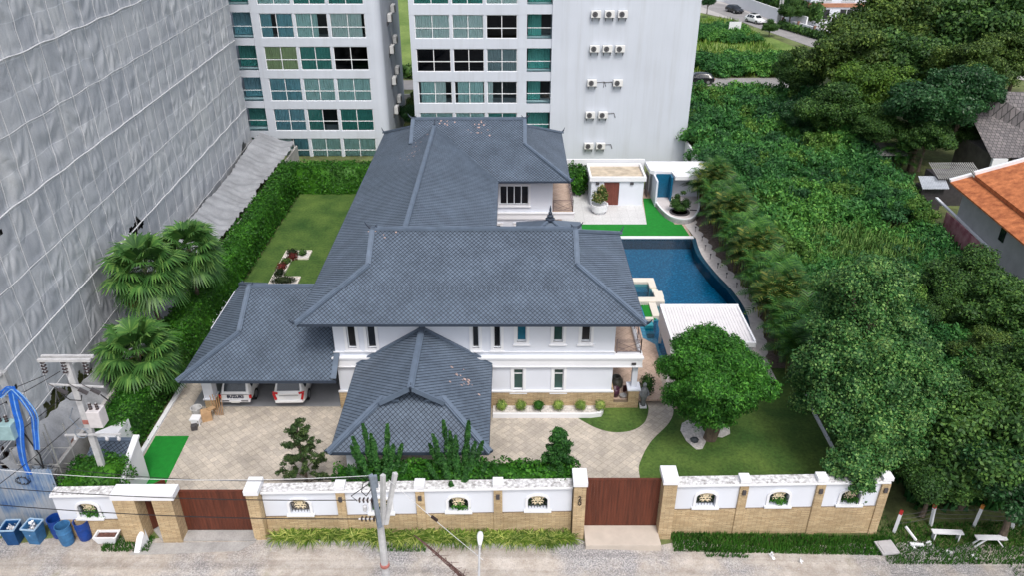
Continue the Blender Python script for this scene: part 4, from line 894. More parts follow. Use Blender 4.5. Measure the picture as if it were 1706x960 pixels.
mb = MB(); mb.box(3.21, 4.95, 56.9, 66.3, 2.72, 3.25); b2 = mb.build('balcony', WHITE, hv)
mb = MB(); mb.box(3.22, 4.9, 56.95, 66.2, 3.25, 3.31); mb.build('floor_tile', PATIO, b2)
railing(b2, [(3.3, 57.0), (4.85, 57.0), (4.85, 66)], 3.31, .95)
mb = MB(); mb.box(6.85, 7.15, YW + .1, YW + .4, 1.35, 3.0); mb.box(6.62, 7.38, YW - .15, YW + .65, 1.25, 1.35); cl_ = mb.build('column', WHITE, hv)
mb = MB(); mb.box(6.7, 7.3, YW - .07, YW + .57, -.1, 1.25); mb.build('pedestal', STONE, cl_)
mb = MB(); mb.box(5.87, 6.7, YW - .07, YW + .18, -.1, .42); mb.box(5.87, 9.0, YW + .58, 41, -.05, .3); mb.build('porch_step', STONE, hv)
mb = MB(); mb.box(5.87, 9.0, YW + .19, 41, .3, .42); mb.build('porch_floor', PATIO, hv)
mb = MB(); mb.box(6.7, 6.95, YW - .22, YW - .16, 3.12, 3.24); mb.build('wall_lamp', DARKM, hv)
# left terrace railing of the house and the carport post
mb = MB(); mb.box(-12.7, -10.2, 45.7, 56, -.05, .5); lt = mb.build('terrace', WHITE, hv)
railing(lt, [(-12.6, 46), (-12.6, 55.5)], .5, 1.0, FRAMEM)
for x in (-17.35,):
    mb = MB(); mb.box(x - .28, x + .28, 35.7, 36.3, .85, 2.9); mb.box(x - .34, x + .34, 35.62, 36.38, .78, .86); q = mb.build('column', WHITE, hv)
    mb = MB(); mb.box(x - .3, x + .3, 35.68, 36.32, .03, .78); mb.build('pedestal', STONE, q)
mb = MB(); mb.box(-18.3, -9.9, 44.6, 44.8, 0, 2.9); mb.box(-18.35, -18.2, 40, 44.6, 0, 2.9); mb.build('carport_wall', WHITE, hv)

def to_mesh(ob, parent):
    bpy.context.view_layer.update(); me = bpy.data.meshes.new_from_object(ob.evaluated_get(bpy.context.evaluated_depsgraph_get())); nm = ob.name.split('.')[0]
    n = bpy.data.objects.new(nm, me); col.objects.link(n); n.parent = parent; n.location = ob.location; n.rotation_euler = ob.rotation_euler; bpy.data.objects.remove(ob); n.name = nm; return n

# ------------------------------------------------------------------ front boundary walls and gates
ZT = 2.7; IRON = M('wrought_iron', (.03, .032, .035), .5, .2, 4); GOLD = M('cream_iron', (.62, .53, .36), .5, .2, 4)
def ivy(mb_name, cx, cy, cz, rx, rz_, n, size, par, mat=None):
    C = np.stack([rng.normal(cx, rx, n), rng.normal(cy, .05, n), rng.normal(cz, rz_, n)], 1)
    V, F = leaf_quads(C, np.tile([0, -1.0, .4], (n, 1)), size, 1.5, .6); r = par
    while r.parent: r = r.parent
    return npmesh(mb_name, V, F, mat or L_HEDGE, par, tuple(r.location))
def arch_pts(cx, z0, w_, h_, n=10):
    pts = [(cx - w_, z0), (cx + w_, z0)]
    for i in range(n + 1): a = math.pi * i / n; pts.append((cx + w_ * math.cos(a), z0 + h_ + w_ * .62 * math.sin(a)))
    return pts
def boundary_wall(label, x0, x1, wins, pillars, seed, plants):
    xm = (x0 + x1) / 2; w_ = thing('front_wall', label, 'wall', (xm, yw(xm), 0)); zb = zg(xm, 26) - .2; th = .22
    def Y(x): return yw(x)
    # panel split round the arched openings
    mb = MB(); edges = [x0] + [v for c_ in wins for v in (c_ - .46, c_ + .46)] + [x1]
    def slab(a, b_, z0, z1, off=0, t_=th, bld=None):
        (bld or mb).prism([(a, Y(a) + off), (b_, Y(b_) + off), (b_, Y(b_) + off + t_), (a, Y(a) + off + t_)], z0, z1)
    for i in range(0, len(edges), 2): slab(edges[i], edges[i + 1], 1.05, 2.5)
    for c_ in wins:
        slab(c_ - .46, c_ + .46, 1.05, 1.2); n = 10
        for i in range(n):
            a, b_ = c_ - .46 + .92 * i / n, c_ - .46 + .92 * (i + 1) / n; m1 = (a + b_) / 2
            z = 1.8 + .3 * math.sqrt(max(0, 1 - ((m1 - c_) / .46) ** 2)); slab(a, b_, z, 2.5)
    mb.build('panel', WHITE, w_)
    mb = MB(); slab(x0, x1, zb, 1.05, -.06, th + .06); mb.build('stone_base', STONE, w_)
    mb = MB(); slab(x0, x1, 2.5, 2.56, -.1, .5); slab(x0, x1, 2.56, 2.64, -.16, .62); mb.build('cornice', WHITE2, w_)
    mb = MB(); slab(x0, x1, 2.64, 2.7, -.1, .52); mb.build('coping', COPING, w_)
    for p in pillars:
        mb = MB(); mb.prism([(p - .2, Y(p) - .12), (p + .2, Y(p) - .12), (p + .2, Y(p) - .001), (p - .2, Y(p) - .001)], zb, 2.5); q = mb.build('pillar', STONE, w_)
        mb = MB(); mb.prism([(p - .24, Y(p) - .14), (p + .24, Y(p) - .14), (p + .24, Y(p) + .36), (p - .24, Y(p) + .36)], 2.7, 2.9); mb.build('cap', WHITE2, q)
        mb = MB(); mb.cbox((p, Y(p) - .16, 2.15), (.16, .08, .26)); mb.build('wall_lamp', DARKM, q)
    for k, c_ in enumerate(wins):
        mb = MB(); y = Y(c_) - .07
        prev = None
        A = arch_pts(c_, 1.2, .46, .6, 12); B = arch_pts(c_, 1.2, .58, .62, 12)
        for i in range(2, len(A) - 1): mb.add([(A[i][0], y, A[i][1]), (B[i][0], y, B[i][1]), (B[i + 1][0], y, B[i + 1][1]), (A[i + 1][0], y, A[i + 1][1]), (A[i][0], y + .07, A[i][1]), (B[i][0], y + .07, B[i][1]), (B[i + 1][0], y + .07, B[i + 1][1]), (A[i + 1][0], y + .07, A[i + 1][1])], [(0, 1, 2, 3), (1, 5, 6, 2), (0, 3, 7, 4)])
        for s in (-1, 1): mb.box(min(c_ + s * .46, c_ + s * .58), max(c_ + s * .46, c_ + s * .58), y, y + .069, 1.2, 1.81)
        mb.box(c_ - .64, c_ + .64, y - .08, y + .069, 1.1, 1.2); wf = mb.build('arched_window', WHITE2, w_)
        mb = MB(); gy = Y(c_) + .1
        for R_ in (.45, .3, .16):
            pts = [(c_ + R_ * math.cos(a), gy, 1.76 + R_ * .64 * math.sin(a)) for a in np.linspace(0, math.pi, 12)]; mb.tube(pts, .018, 5)
        for a in np.linspace(0.2, math.pi - .2, 7): mb.tube([(c_ + .1 * math.cos(a), gy, 1.76 + .1 * .64 * math.sin(a)), (c_ + .45 * math.cos(a), gy, 1.76 + .45 * .64 * math.sin(a))], .014, 4)
        for x in np.linspace(-.42, .42, 7): mb.tube([(c_ + x, gy, 1.2), (c_ + x, gy, 1.76)], .013, 4)
        for x in (-.28, 0, .28): mb.tube([(c_ + x + .1 * math.cos(a), gy, 1.5 + .13 * math.sin(a)) for a in np.linspace(0, 6.283, 10)], .018, 4)
        mb.tube([(c_ - .46, gy, 1.76), (c_ + .46, gy, 1.76)], .02, 5); mb.build('grille', IRON, wf)
        mb = MB()
        for s in (-1, 1):
            for r_, zz0 in ((.1, 1.84), (.2, 1.84), (.09, 1.5), (.14, 1.62)): mb.tube([(c_ + s * (.2 - r_ * .5) + r_ * math.cos(a) * s, gy - .03, zz0 + r_ * .5 * math.sin(a)) for a in np.linspace(0, 4.8, 10)], .024, 4)
            mb.tube([(c_ + s * .08, gy - .03, 1.45), (c_ + s * .3, gy - .03, 1.95)], .02, 4); mb.tube([(c_, gy - .03, 1.5), (c_ + s * .02, gy - .03, 2.0)], .02, 4)
        mb.build('scrollwork', GOLD, wf)
        if plants[k]: ivy('window_plant', c_ + (.1 if plants[k] < 2 else 0), Y(c_) + .02, 1.42, .16 * plants[k], .11, int(110 * plants[k]), .07, wf)
    return w_
fw_l = boundary_wall('short white front wall with an ivy-filled arched window, left of the small gate', -21.0, -18.2, [-19.55], [], 1, [1.7])
fw_m = boundary_wall('long white front wall with four arched windows, behind the striped grass', -11.5, 2.8, [-9.85, -6.1, -2.5, 1.2], [-7.9, -4.25, -.65], 2, [0, 1.1, 1.1, 0])
fw_r = boundary_wall('white front wall with three arched windows, right of the wide right gate', 7.6, 17.6, [9.1, 12.55, 15.95], [10.8, 14.4, 17.45], 3, [0, 1.2, 1.5])
def gate_post(x, w_, d, h_, label, cap=True):
    y = yw(x); r = thing('gate_post', label, 'gate post', (x, y, zg(x, 26)), 0, 'stone gate posts'); mb = MB(); mb.box(x - w_ / 2, x + w_ / 2, y - d / 2, y + d / 2, zg(x, 26) - .2, h_); mb.build('shaft', STONE, r)
    if cap: mb = MB(); mb.box(x - w_ / 2 - .06, x + w_ / 2 + .06, y - d / 2 - .06, y + d / 2 + .12, h_, h_ + .28); mb.build('cap', WHITE2, r, bevel=.02)
    return r
gate_post(-17.55, 1.0, .95, 2.62, 'stone post left of the small entrance gate, under the white lintel', False)
gate_post(-15.85, .9, .95, 2.62, 'stone post between the small gate and the wide left gate', False)
gate_post(-11.8, .55, .8, 2.75, 'white-capped stone post right of the wide left gate')
gp = gate_post(3.12, .55, .8, 2.95, 'white-capped stone post with the number 20, left of the right gate')
gate_post(7.25, .62, .85, 3.0, 'white-capped stone post right of the wide right gate')
mb = MB(); mb.box(-18.1, -15.25, yw(-17) - .5, yw(-17) + .25, 2.63, 2.93); mb.box(-17.5, -16.7, yw(-17) - .3, yw(-17) + .05, 2.931, 2.95); one(mb, 'gate_lintel', WHITE2, 'thick white lintel slab over the small entrance gate', 'lintel')
for i, ch in enumerate('20'):
    cu = bpy.data.curves.new('number', 'FONT'); cu.body = ch; cu.size = .36; cu.extrude = .015; cu.align_x = 'CENTER'; cu.materials.append(BLACKW)
    ob = bpy.data.objects.new('house_number', cu); col.objects.link(ob); ob.rotation_euler = (R(90), 0, 0); ob.location = (0, -.43, 2.12 - .3 * i - zg(3.12, 26)); to_mesh(ob, gp)
def slat_gate(label, x0, x1, z0, z1, off=.12):
    r = thing('sliding_gate', label, 'gate', ((x0 + x1) / 2, yw((x0 + x1) / 2) + off, z0)); y = yw((x0 + x1) / 2) + off; mb = MB()
    n = int((x1 - x0) / .14)
    for i in range(n): a = x0 + .03 + (x1 - x0 - .06) * i / n; mb.box(a + .003, a + (x1 - x0 - .06) / n - .003, y, y + .035, z0 + .08, z1 - .08)
    mb.build('slat_panel', REDG, r); mb = MB(); mb.box(x0, x1, y + .036, y + .1, z0, z0 + .1); mb.box(x0, x1, y - .02, y + .1, z1 - .08, z1); mb.box(x0 + .001, x1 - .001, y + .037, y + .09, (z0 + z1) / 2 - .05, (z0 + z1) / 2 + .05)
    mb.build('frame', REDG, r); return r
slat_gate('wide brown slatted gate between the two left stone posts', -15.4, -12.08, .05, 2.55)
slat_gate('wide brown slatted gate between the two right white-capped posts', 3.4, 6.94, -.12, 2.85)
r = thing('entrance_gate', 'narrow brown entrance gate standing ajar under the white lintel', 'gate', (-17.3, 26.3, 0), 0)
mb = MB(); mb.beam((-17.3, 26.35, 1.3), (-16.3, 27.35, 1.3), .05, 2.45); mb.build('slat_panel', REDG, r)
mb = MB(); mb.beam((-16.92, 26.62, 1.95), (-16.5, 27.04, 1.95), .05, .22); mb.build('letter_slot', M('metal_plate', (.4, .38, .36), .4, .1, 4, metal=.4), r)

# bed of striped grass at the foot of the middle wall
k = 88; P = []; 
for i in range(k): P.append((-11.0 + 13.8 * (i + random.random()) / k, 26.0 + random.uniform(-.12, .33), .12 - .026 * max(0, i / k * 13)))
C = []; Vs = []; off = 0
for (x, y, z) in P:
    for j in range(44):
        a = random.uniform(0, 6.283); L = random.uniform(.38, .82); wv = .019; e0 = random.uniform(.9, 1.35); px, py, pz = x, y, z
        dx, dy = math.cos(a), math.sin(a); pts = [(x, y, z)]
        for s in range(1, 4): f = s / 3; ang = e0 - f * 1.5; pts.append((pts[-1][0] + dx * math.cos(ang) * L / 3, pts[-1][1] + dy * math.cos(ang) * L / 3, pts[-1][2] + math.sin(ang) * L / 3))
        row = []
        for s, q in enumerate(pts): ww = wv * (1, 1, .75, .2)[s]; row += [(q[0] - dy * ww, q[1] + dx * ww, q[2]), (q[0] + dy * ww, q[1] - dx * ww, q[2])]
        n0 = len(Vs); Vs += row; C += [(n0 + 2 * s, n0 + 2 * s + 1, n0 + 2 * s + 3, n0 + 2 * s + 2) for s in range(3)]
tag(npmesh('striped_grass', np.array(Vs), np.array(C), L_RIB), kind='stuff')
mb = MB()
for i in range(12): a = -11.4 + 14.3 * i / 12; mb.prism([(a + .01, 25.72), (a + 1.17, 25.72), (a + 1.17, 25.86), (a + .01, 25.86)], zg(a + .6, 26) - .1, zg(a + .6, 26) + .2)
tag(one(mb, 'planter_kerb', CONC, 'low concrete kerb holding the striped grass along the middle wall', 'kerb'))

# ------------------------------------------------------------------ vehicles
def car(name, label, kind, paint, loc, rz, L=4.7, W=1.84, Hh=1.8, group=None, glassroof=False):
    r = thing(name, label, 'car' if kind != 'pickup' else 'pickup truck', loc, rz, group)
    # y from rear(0) to front(L). stations: y, zbot, zbelt, ztop, halfwidth belt, halfwidth top
    hw = W / 2
    if kind == 'suv': st = [(0, .5, .95, 1.0, .86, .8), (.06, .36, 1.02, 1.1, .95, .84), (.35, .32, 1.06, 1.62, 1, .76), (.75, .32, 1.07, 1.76, 1, .78), (2.2, .3, 1.03, Hh, 1, .78), (2.95, .3, 1.0, 1.66, 1, .74), (3.55, .3, .98, 1.08, .99, .8), (4.3, .32, .9, .96, .96, .78), (L - .08, .36, .74, .8, .88, .7), (L, .45, .66, .7, .8, .66)]
    elif kind == 'pickup': st = [(0, .5, .88, .92, .95, .9), (.04, .45, .93, 1.0, .98, .86), (.42, .42, 1.0, 1.72, 1, .76), (.7, .42, 1.07, 1.78, 1, .76), (1.9, .42, 1.05, 1.78, 1, .76), (3.0, .4, 1.04, 1.72, 1, .74), (3.6, .4, 1.02, 1.12, .98, .8), (4.6, .42, .98, 1.02, .95, .8), (L, .5, .8, .84, .88, .74)]
    else: st = [(0, .45, .85, .9, .88, .8), (.08, .34, .92, .98, .95, .82), (.5, .3, .95, 1.32, 1, .72), (.95, .3, .94, Hh - .06, 1, .7), (2.0, .28, .92, Hh, 1, .72), (2.7, .28, .9, Hh - .12, 1, .68), (3.3, .28, .88, .96, .98, .78), (4.1, .3, .78, .82, .94, .76), (L, .4, .58, .62, .82, .68)]
    mb = MB(); n = len(st); k = 10
    for (y, zb, zc, zt, wb, wt) in st:
        a, b_ = hw * wb, hw * wt
        mb.v += [(-a * .9, y, zb), (-a, y, zb + .12), (-a, y, (zb + zc) / 2), (-a * .97, y, zc), (-b_, y, zt - .04), (-b_ * .8, y, zt), (b_ * .8, y, zt), (b_, y, zt - .04), (a * .97, y, zc), (a, y, (zb + zc) / 2), (a, y, zb + .12), (a * .9, y, zb)]
    k = 12
    for i in range(n - 1):
        for j in range(k): mb.f.append((i * k + j, i * k + (j + 1) % k, (i + 1) * k + (j + 1) % k, (i + 1) * k + j)); mb.m.append(0)
    mb.f += [tuple(range(k)), tuple(range((n - 1) * k, n * k))[::-1]]; mb.m += [0, 0]
    body = mb.build('body', paint, r, local=True, smooth=True)
    md = body.modifiers.new('bevel', 'BEVEL'); md.width = .03; md.segments = 2; md.limit_method = 'ANGLE'; md.angle_limit = R(25)
    def lerp_st(y):
        for i in range(n - 1):
            if st[i][0] <= y <= st[i + 1][0]:
                f = (y - st[i][0]) / (st[i + 1][0] - st[i][0]); return [st[i][c_] + (st[i + 1][c_] - st[i][c_]) * f for c_ in range(6)]
        return st[-1]
    # side glass
    yA, yB = (.45, 3.15) if kind == 'suv' else ((.5, 3.2) if kind == 'pickup' else (.75, 2.9))
    for s in (-1, 1):
        g = MB(); ys = list(np.linspace(yA, yB, 9))
        for i in range(len(ys) - 1):
            if i in (2, 5): ya, yb_ = ys[i] + .06, ys[i + 1]
            else: ya, yb_ = ys[i], ys[i + 1]
            q = []
            for y in (ya, yb_):
                _, zb, zc, zt, wb, wt = lerp_st(y); h_ = zt - .04 - zc; x0 = hw * (wb * .97 + (wt - wb * .97) * .1); x1 = hw * (wb * .97 + (wt - wb * .97) * .88)
                q.append(((s * (x0 + .012), y, zc + h_ * .1), (s * (x1 + .012), y, zc + h_ * .88)))
            g.add([q[0][0], q[1][0], q[1][1], q[0][1]], [(0, 1, 2, 3)])
        g.build('side_window', CARGL, r, local=True)
    def endglass(i, j, nm, lo=.08, hi=.9, out_=1):
        (y0, _, c0, t0, b0, w0), (y1, _, c1, t1, b1, w1) = st[i], st[j]; g = MB()
        f = lambda u: (y0 + (y1 - y0) * u, t0 + (t1 - t0) * u, hw * (w0 + (w1 - w0) * u) * .86)
        (ya, za, wa), (yb_, zb_, wb_) = f(lo), f(hi); nv = Vector((0, -(t1 - t0), (y1 - y0))).normalized(); nv = -nv if nv.z < 0 else nv; o_ = nv * .02
        g.add([(-wa, ya + o_.y, za + o_.z), (wa, ya + o_.y, za + o_.z), (wb_, yb_ + o_.y, zb_ + o_.z), (-wb_, yb_ + o_.y, zb_ + o_.z)], [(0, 1, 2, 3)]); return g.build(nm, CARGL, r, local=True)
    endglass(1, 2, 'rear_window', .1, .86); 
    if kind == 'suv': endglass(5, 6, 'windscreen', .08, .94)
    elif kind == 'pickup': endglass(5, 6, 'windscreen')
    else: endglass(5, 6, 'windscreen'); 
    if glassroof: g = MB(); g.box(-.55, .55, 1.0, 2.3, Hh - .005, Hh + .012); g.build('roof_panel', CARGL, r, local=True)
    for y in (.85, L - .95):
        for s in (-1, 1):
            w_ = MB(); w_.tube([(s * (hw - .2), y, .35), (s * (hw + .015), y, .35)], .35, 18); wh = w_.build('wheel', TYRE, r, local=True)
            w_ = MB(); w_.tube([(s * (hw - .02), y, .35), (s * (hw + .03), y, .35)], .22, 12); w_.build('rim', RIM, wh, local=True)
    if kind == 'suv':
        for s in (-1, 1):
            g = MB(); g.add([(s * .62, -.03, .98), (s * .9, .02, 1.03), (s * .92, .1, 1.13), (s * .58, -.02, 1.12)], [(0, 1, 2, 3)]); g.beam((s * .84, -.01, 1.04), (s * .74, -.03, .62), .14, .05, 0, (0, 1, 0)); g.build('tail_light', LAMPR, r, local=True)
        g = MB(); g.box(-.55, .55, -.03, -.005, .86, .9); g.build('chrome_strip', RIM, r, local=True)
        g = MB(); g.box(-.8, .8, -.1, .05, .42, .56); g.build('bumper', paint, r, local=True, bevel=.03)
        g = MB(); g.box(-.75, .75, -.112, -.101, .38, .42); g.build('bumper_trim', DARKM, r, local=True)
        g = MB(); g.box(-.26, .26, -.04, -.03, .68, .8); g.build('number_plate', WHITE2, r, local=True)
    elif kind == 'pickup':
        for s in (-1, 1): g = MB(); g.box(s * .86 - .07, s * .86 + .07, -.02, .05, .66, .88); g.build('tail_light', LAMPR, r, local=True)
        g = MB(); g.box(-.86, .86, -.14, .0, .46, .6); bp = g.build('bumper', WHITE2, r, local=True, bevel=.03)
        for s in (-1, 1): g = MB(); g.box(s * .55 - .2, s * .55 + .2, -.15, -.141, .53, .605); g.build('step_pad', DARKM, bp, local=True)
        g = MB(); g.box(-.25, .25, -.155, -.143, .44, .55); g.build('number_plate', M('plate', (.7, .7, .68), .5, .05, 4), r, local=True)
        g = MB(); g.box(-.8, .8, -.018, -.002, .915, .935); g.build('tailgate_trim', DARKM, r, local=True)
        cu = bpy.data.curves.new('lettering', 'FONT'); cu.body = 'SUZUKI'; cu.size = .26; cu.extrude = .01; cu.offset = .012; cu.align_x = 'CENTER'; cu.space_character = 1.1; cu.materials.append(M('navy_letter', (.01, .015, .05), .5, .1, 3))
        ob = bpy.data.objects.new('lettering', cu); col.objects.link(ob); ob.location = (0, -.03, .69); ob.rotation_euler = (R(90), 0, 0); to_mesh(ob, r)
    else:
        for s in (-1, 1): g = MB(); g.box(s * .66 - .16, s * .66 + .16, -.02, .06, .7, .84); g.build('tail_light', LAMPR, r, local=True)
    for s in (-1, 1): g = MB(); g.box(s * .66 - .16, s * .66 + .16, L - .12, L + .0, .6, .7); g.build('headlight', RIM, r, local=True)
    for s in (-1, 1): g = MB(); g.cbox((s * (hw + .08), L * .63, 1.05), (.18, .1, .14)); g.build('side_mirror', paint, r, local=True)
    return r
car('parked_pickup', 'white canopied pickup with SUZUKI on its tailgate, left side of the carport', 'pickup', CARW, (-15.95, 35.95, .03), 0, 5.0, 1.76)
car('parked_car', 'white SUV with red boomerang tail lights, right side of the carport', 'suv', CARW, (-12.85, 35.9, .03), R(1.5), 4.8, 1.84)
gx, gy = G(1205, 20); car('parked_car', 'black car parked farthest away on the back road by the white wall', 'sedan', CARB, (gx + 1.5, gy + 2, -.03), R(200), 4.4, 1.85, 1.5)
gx, gy = G(1255, 38); car('parked_car', 'white car with a black roof panel on the back road', 'sedan', CARW, (gx - .5, gy + 2.5, -.03), R(205), 4.5, 1.9, 1.62, glassroof=True)
car('parked_car', 'dark estate car just right of the blank apartment wall', 'sedan', CARB, (28.6, 110.2, -.03), R(82), 4.6, 1.85, 1.5)

# ------------------------------------------------------------------ things in the forecourt and porch
r = thing('plastic_stool_stack', 'white plastic tub and stool beside the left carport column', 'stool', (-17.75, 34.5, .01))
mb = MB(); mb.box(-18.05, -17.5, 34.2, 34.7, .42, .5)
for x in (-18.0, -17.58):
    for y in (34.24, 34.62): mb.box(x, x + .06, y, y + .06, .01, .42)
mb.box(-18.0, -17.94, 34.31, 34.61, .15, .42); mb.box(-17.6, -17.54, 34.31, 34.61, .1, .42); mb.box(-17.94, -17.62, 34.22, 34.26, .2, .42); mb.build('seat', WHITE2, r)
mb = MB(); mb.lathe((-18.0, 35.2, .01), [(.22, 0), (.3, .55), (.33, .6), (.27, .6), (.2, .1)], 14); one(mb, 'plastic_tub', M('grey_plastic', (.5, .5, .5), .6, .1, 3), 'grey plastic tub on the ground behind the white stool', 'tub')
mb = MB(); mb.cbox((-17.35, 34.9, .3), (.55, .5, .58), .4); mb.cbox((-17.1, 35.1, .62), (.4, .3, .04), .9); one(mb, 'cardboard_box', M('cardboard', (.42, .27, .15), .9, .15, 4), 'brown open cardboard box leaning by the left carport column', 'box')
mb = MB(); mb.cbox((-17.75, 34.0, .16), (.32, .32, .28), .3); mb.tube([(-17.9, 33.85, .3), (-17.6, 33.85, .3)], .02, 5); one(mb, 'wire_crate', DARKM, 'small dark crate on the paving in front of the white stool', 'crate')
mb = MB()
for a in range(5): mb.tube([(-16.95 + .1 * a, 35.2, .05), (-17.2 + .16 * a, 35.5, 1.2 + .1 * (a % 2))], .025, 5)
one(mb, 'timber_offcut', M('raw_timber', (.35, .2, .1), .8, .2, 4), 'bundle of brown sticks leaning right of the carport column', 'sticks')
JAR = M('glazed_jar', (.05, .05, .04), .3, .3, 4)
mb = MB(); mb.lathe((6.15, 37.2, .42), [(.2, 0), (.36, .25), (.42, .5), (.36, .75), (.22, .86), (.25, .92), (.18, .92), (.16, .8)], 18); one(mb, 'glazed_jar', JAR, 'tall dark glazed jar on the porch', 'jar', smooth=True)
mb = MB(); mb.lathe((5.98 + .05, 36.55, .42), [(.2, 0), (.26, .3), (.24, .55), (.2, .55), (.18, .3)], 14); one(mb, 'plant_pot', M('maroon_pot', (.06, .02, .04), .4, .2, 4), 'dark maroon pot in front of the tall jar on the porch', 'pot', smooth=True)
mb = MB(); mb.cbox((6.75, 37.0, .62), (.4, .1, .42), .3); mb.box(6.6, 6.95, 37.02, 37.3, .42, .46); one(mb, 'small_chair', M('maroon_plastic', (.05, .012, .015), .5, .2, 3), 'dark red low chair between the jar and the porch column', 'chair')
mb = MB(); mb.lathe((6.48, 36.35, .42), [(.12, 0), (.2, .16), (.22, .2), (.16, .2), (.1, .05)], 12); one(mb, 'water_bowl', M('steel_bowl', (.5, .5, .5), .35, .1, 3, metal=.6), 'small steel bowl at the front edge of the porch', 'bowl')
# statue on plinth beside the column
r = thing('garden_statue', 'grey draped statue on a white plinth right of the porch column', 'statue', (7.62, 36.1, 0))
mb = MB(); mb.box(7.42, 7.82, 35.85, 36.25, 0, .12); mb.build('plinth', WHITE2, r)
mb = MB(); mb.lathe((7.62, 36.05, .12), [(.14, 0), (.12, .3), (.17, .5), (.24, .75), (.22, 1.0), (.2, 1.15), (.08, 1.26), (.07, 1.3), (.11, 1.38), (.11, 1.5), (.05, 1.58)], 12)
mb.tube([(7.45, 36.0, 1.2), (7.36, 35.9, .95), (7.5, 35.8, .85)], [.07, .06, .04], 6); mb.tube([(7.79, 36.0, 1.2), (7.88, 35.9, .98), (7.7, 35.8, .9)], [.07, .06, .04], 6); mb.build('figure', M('grey_stone', (.2, .21, .22), .8, .3, 8), r, smooth=True)
V, F = blobs_foliage([(7.95, 37.0, .9, .45, .5, .7)], 160, .07); tag(npmesh('potted_shrub', V, F, L_DARK), 'dark potted shrub behind the porch statue', 'shrub')
# planter with six ball shrubs below the house front
r = thing('shrub_planter', 'long low white planter curb along the foot of the villa front', 'planter', (2.3, 35.3, 0))
mb = MB(); pts = [(-1.1, 34.98), (4.5, 34.98), (5.1, 35.1), (5.25, 35.4), (5.25, 35.9), (5.1, 35.9), (5.1, 35.42), (5.0, 35.22), (4.45, 35.12), (-1.1, 35.12)]
mb.prism(pts, .0, .3); mb.build('curb', WHITE2, r); mb = MB(); mb.prism([(-1.1, 35.13), (4.4, 35.13), (5.05, 35.4), (5.05, 35.9), (-1.1, 35.9)], .0, .2); mb.build('gravel', GRAVELM, r)
for i, px in enumerate((836, 868, 897, 930, 967, 999)):
    x = (px - 853) / FPX * 44.6; V, F = blobs_foliage([(0, 0, .33, .31, .31, .3)], 420, .045, 1.6, .8, .2, core=.85)
    o = npmesh('ball_shrub', V, F, L_BALL if i != 2 else L_HEDGE); o.location = (x, 35.5, .2)
    tag(o, ['leftmost round clipped shrub in the white planter, beside the portico roof', 'second round clipped shrub from the left in the white planter', 'darker green round shrub, third from the left in the white planter', 'fourth round clipped shrub from the left in the white planter', 'fifth round clipped shrub from the left in the white planter', 'rightmost round clipped shrub in the white planter, near the porch'][i], 'shrub', 'clipped shrubs in the white planter')
# small guard house beside the gate
r = thing('gatehouse', 'small hut with a dark tiled roof and a white gable wall beside the entrance turf', 'hut', (-19.2, 29, 0))
tile_slope([[(-20.9, 27.9, 1.7), (-18.85, 27.9, 1.7), (-18.85, 30.0, 2.55), (-20.9, 30.0, 2.55)]], (-20.9, 27.9, 1.7), (1, 0, 0)).build('roof', [SLATE, SLATE_GAP_SHADE], r)
mb = MB(); mb.box(-20.9, -18.85, 29.95, 30.2, 2.5, 2.62); mb.build('ridge_cap', SLATE_CAP, r); mb = MB(); mb.box(-20.9, -18.85, 27.8, 27.95, 1.6, 1.72); mb.build('ridge_cap', SLATE_CAP, r)
mb = MB(); mb.beam((-18.75, 27.8, 1.85), (-18.75, 30.2, 2.75), .3, .12); mb.box(-18.84, -18.66, 27.9, 30.1, 0, 1.75); mb.add([(-18.84, 27.9, 1.751), (-18.66, 27.9, 1.751), (-18.66, 30.1, 1.751), (-18.84, 30.1, 1.751), (-18.84, 30.1, 2.6), (-18.66, 30.1, 2.6)], [(0, 1, 2, 3), (3, 2, 5, 4), (0, 3, 4), (1, 5, 2), (0, 4, 5, 1)]); mb.box(-20.8, -18.85, 29.9, 30.05, 0, 2.45); mb.build('wall', WHITE2, r)
mb = MB(); mb.prism([(-21.6, 30.9), (-20.2, 30.6), (-20.15, 32.2)], 0, 2.2); one(mb, 'garden_wall', WHITE2, 'angled white wall end showing between the hut and the hedge', 'wall')

# ------------------------------------------------------------------ pool side
r = thing('pool_hut', 'flat-roofed white pool hut with a brown door and two small lamps', 'hut', (9.6, 67, 0))
mb = MB(); wall_open(mb, 7.2, 11.95, .03, 2.45, 65.9, .2, [(8.35, 9.75, .04, 2.3)]); mb.box(7.2, 7.4, 66.1, 69.2, .03, 2.45); mb.box(11.75, 11.95, 66.1, 69.2, .03, 2.45); mb.box(7.4, 11.75, 69.0, 69.2, .03, 2.45); mb.build('wall', WHITE, r)
mb = MB(); mb.box(7.02, 12.12, 65.72, 65.95, 2.45, 2.85); mb.box(7.02, 12.12, 69.2, 69.4, 2.45, 2.85); mb.box(7.02, 7.2, 65.95, 69.2, 2.45, 2.85); mb.box(11.95, 12.12, 65.95, 69.2, 2.45, 2.85); mb.build('parapet', WHITE2, r)
mb = MB(); mb.box(7.2, 11.95, 65.95, 69.2, 2.45, 2.6); mb.build('roof', M('sandy_roof', (.46, .39, .3), .9, .3, 1.2, .1, 12), r)
mb = MB(); mb.box(8.35, 9.75, 65.98, 66.04, .04, 2.3)
for i in range(14): mb.box(8.38 + i * .097, 8.46 + i * .097, 65.955, 65.979, .06, 2.28)
mb.build('door', M('reddish_timber', (.17, .05, .035), .6, .3, 3, stretch=(5, 5, .5)), r)
for x in (7.75, 10.85): mb = MB(); mb.cbox((x, 65.84, 2.2), (.3, .12, .2)); mb.build('wall_lamp', DARKM, r)
r = thing('shower_pavilion', 'white curved-wall pavilion with a blue tiled shower recess', 'pavilion', (16, 67, 0))
